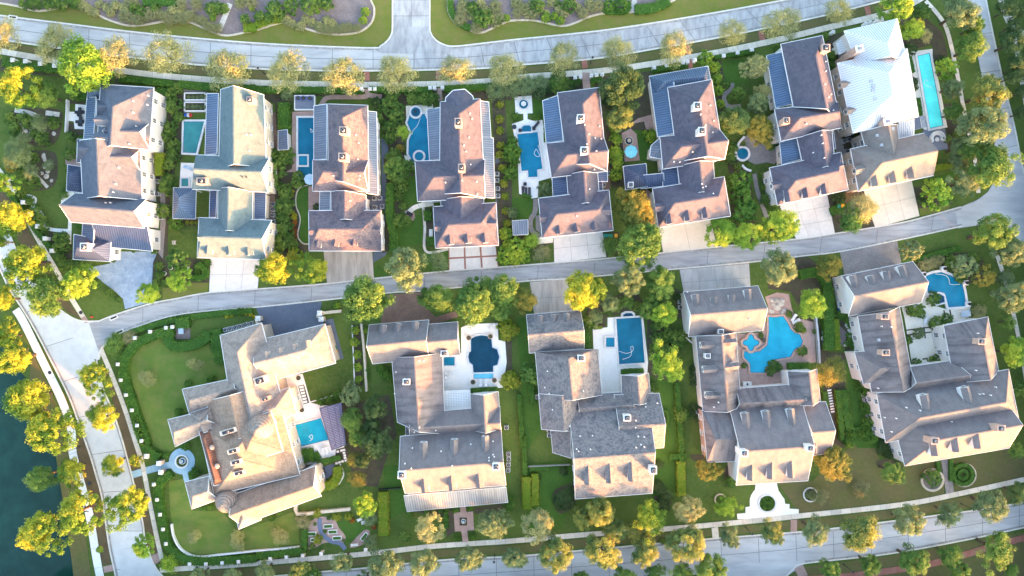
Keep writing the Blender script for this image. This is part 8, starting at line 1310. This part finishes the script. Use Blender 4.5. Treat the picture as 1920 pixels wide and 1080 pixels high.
hy = thing('fire_hydrant', 'red fire hydrant on corner lawn by alley bend', 'hydrant', W(Z('a3', 625, 195))); p = WL[hy.name]; MB().cyl((p.x, p.y, 0), .22, .16, .6, 12).done('barrel', MATS['fabric_red'], hy); MB().cyl((p.x, p.y, .6), .2, .05, .2, 12).done('bonnet', MATS['fabric_red'], hy); MB().box((p.x, p.y, .35), (.6, .15, .15)).done('outlet', MATS['fabric_red'], hy)
for t, x, y, lb in (('a3', 548, 165, 'round dark manhole cover on pavement beside corner lawn'), ('a3', 338, 570, 'round dark manhole cover on white lakeside path'), ('a4', 605, 455, 'round dark manhole cover on brown lakeside verge'), ('a4', 1330, 1025, 'round dark manhole cover on lower pavement')):
    p = W(Z(t, x, y)); mb = MB().cyl((p.x, p.y, 0), .42, .42, .16, 20).cyl((p.x, p.y, .16), .34, .34, .012, 20); prop(mb.done('manhole_cover', MATS['dark_metal']), lb, 'manhole')
for t, x, y, a, lb in (('a3', 770, 200, 22, 'concrete storm drain inlet on north kerb of alley bend'), ('a3', 810, 295, 22, 'concrete storm drain inlet on south kerb of alley bend'), ('a1', 90, 118, -8, 'storm drain inlet on upper street kerb')):
    p = W(Z(t, x, y)); q = thing('storm_drain', lb, 'drain', (p.x, p.y, 0)); MB().box((p.x, p.y, 0), (2.0, .9, .19), R(a)).done('concrete_box', MATS['kerb'], q); MB().box((p.x, p.y, .19), (1.5, .4, .02), R(a)).done('grate', MATS['black'], q)
ut = thing('utility_box', 'teal electrical box inside dark hedge enclosure', 'utility box', W(Z('a3', 1237, 288))); p = WL[ut.name]; area('enclosure_floor', 'a3', RECT(1180, 260, 1285, 345), 'mulch', .05); MB().box((p.x, p.y, 0), (1.1, 1.3, 1.1)).done('cabinet', MATS['metal_grey'], ut); MB().box((p.x, p.y, 1.1), (1.2, 1.4, .08)).done('lid', MATS['skylight'], ut)
pb = thing('planter_box', 'long white planter box beside square hedge', 'planter', W(Z('b2', 1182, 565))); p = WL[pb.name]; MB().box((p.x, p.y, 0), (.8, 1.7, .6)).done('box', MATS['white_paint'], pb); MB().box((p.x, p.y, .6), (.6, 1.5, .02)).done('soil', MATS['coping'], pb)
ribbon('side_fence', ZZ('a1', 470, 680, 460, 900), .15, 0, 1.2, 'white_paint', 1); ribbon('side_fence', ZZ('c4', 110, 335, 390, 322), .08, 0, 1.2, 'ac_grey', 1); ribbon('side_fence', ZZ('b4', 830, 490, 980, 478), .08, 0, 1.2, 'dark_metal', 1); ribbon('side_fence', ZZ('d3', 1180, 260, 1235, 490), .1, 0, 1.0, 'white_paint', 1)
for t, pts, lb in (('b1', (385, 885, 370, 870, 376, 895, 390, 888), 'white pool hose curling in blue rectangular pool'), ('b1', (1110, 800, 1090, 850, 1060, 885, 1055, 910), 'white pool hose curling in curved azure pool'), ('c1', (190, 1060, 165, 1010, 150, 1040, 175, 1060, 190, 1035, 175, 980), 'white pool hose curling in long azure pool'), ('c3', (745, 480, 790, 465, 805, 440, 800, 400, 815, 395, 812, 425, 770, 440, 722, 425), 'white pool hose curling in travertine pool'), ('b3', (365, 1030, 385, 1015, 380, 990, 362, 1000, 378, 1018), 'white pool hose curling in aqua mansion pool'), ('d3', (1125, -95, 1190, -85, 1215, -60, 1225, -25, 1290, -25), 'white pool hose lying in angled corner pool'), ('d1', (1075, 555, 1062, 540, 1048, 560, 1062, 580, 1090, 590, 1100, 600), 'pale pool hose looping in turquoise lap pool')):
    prop(ribbon('pool_hose', ZZ(t, *pts), .1, .28, .325, 'fabric_white', 6, kind=None), lb, 'pool hose')
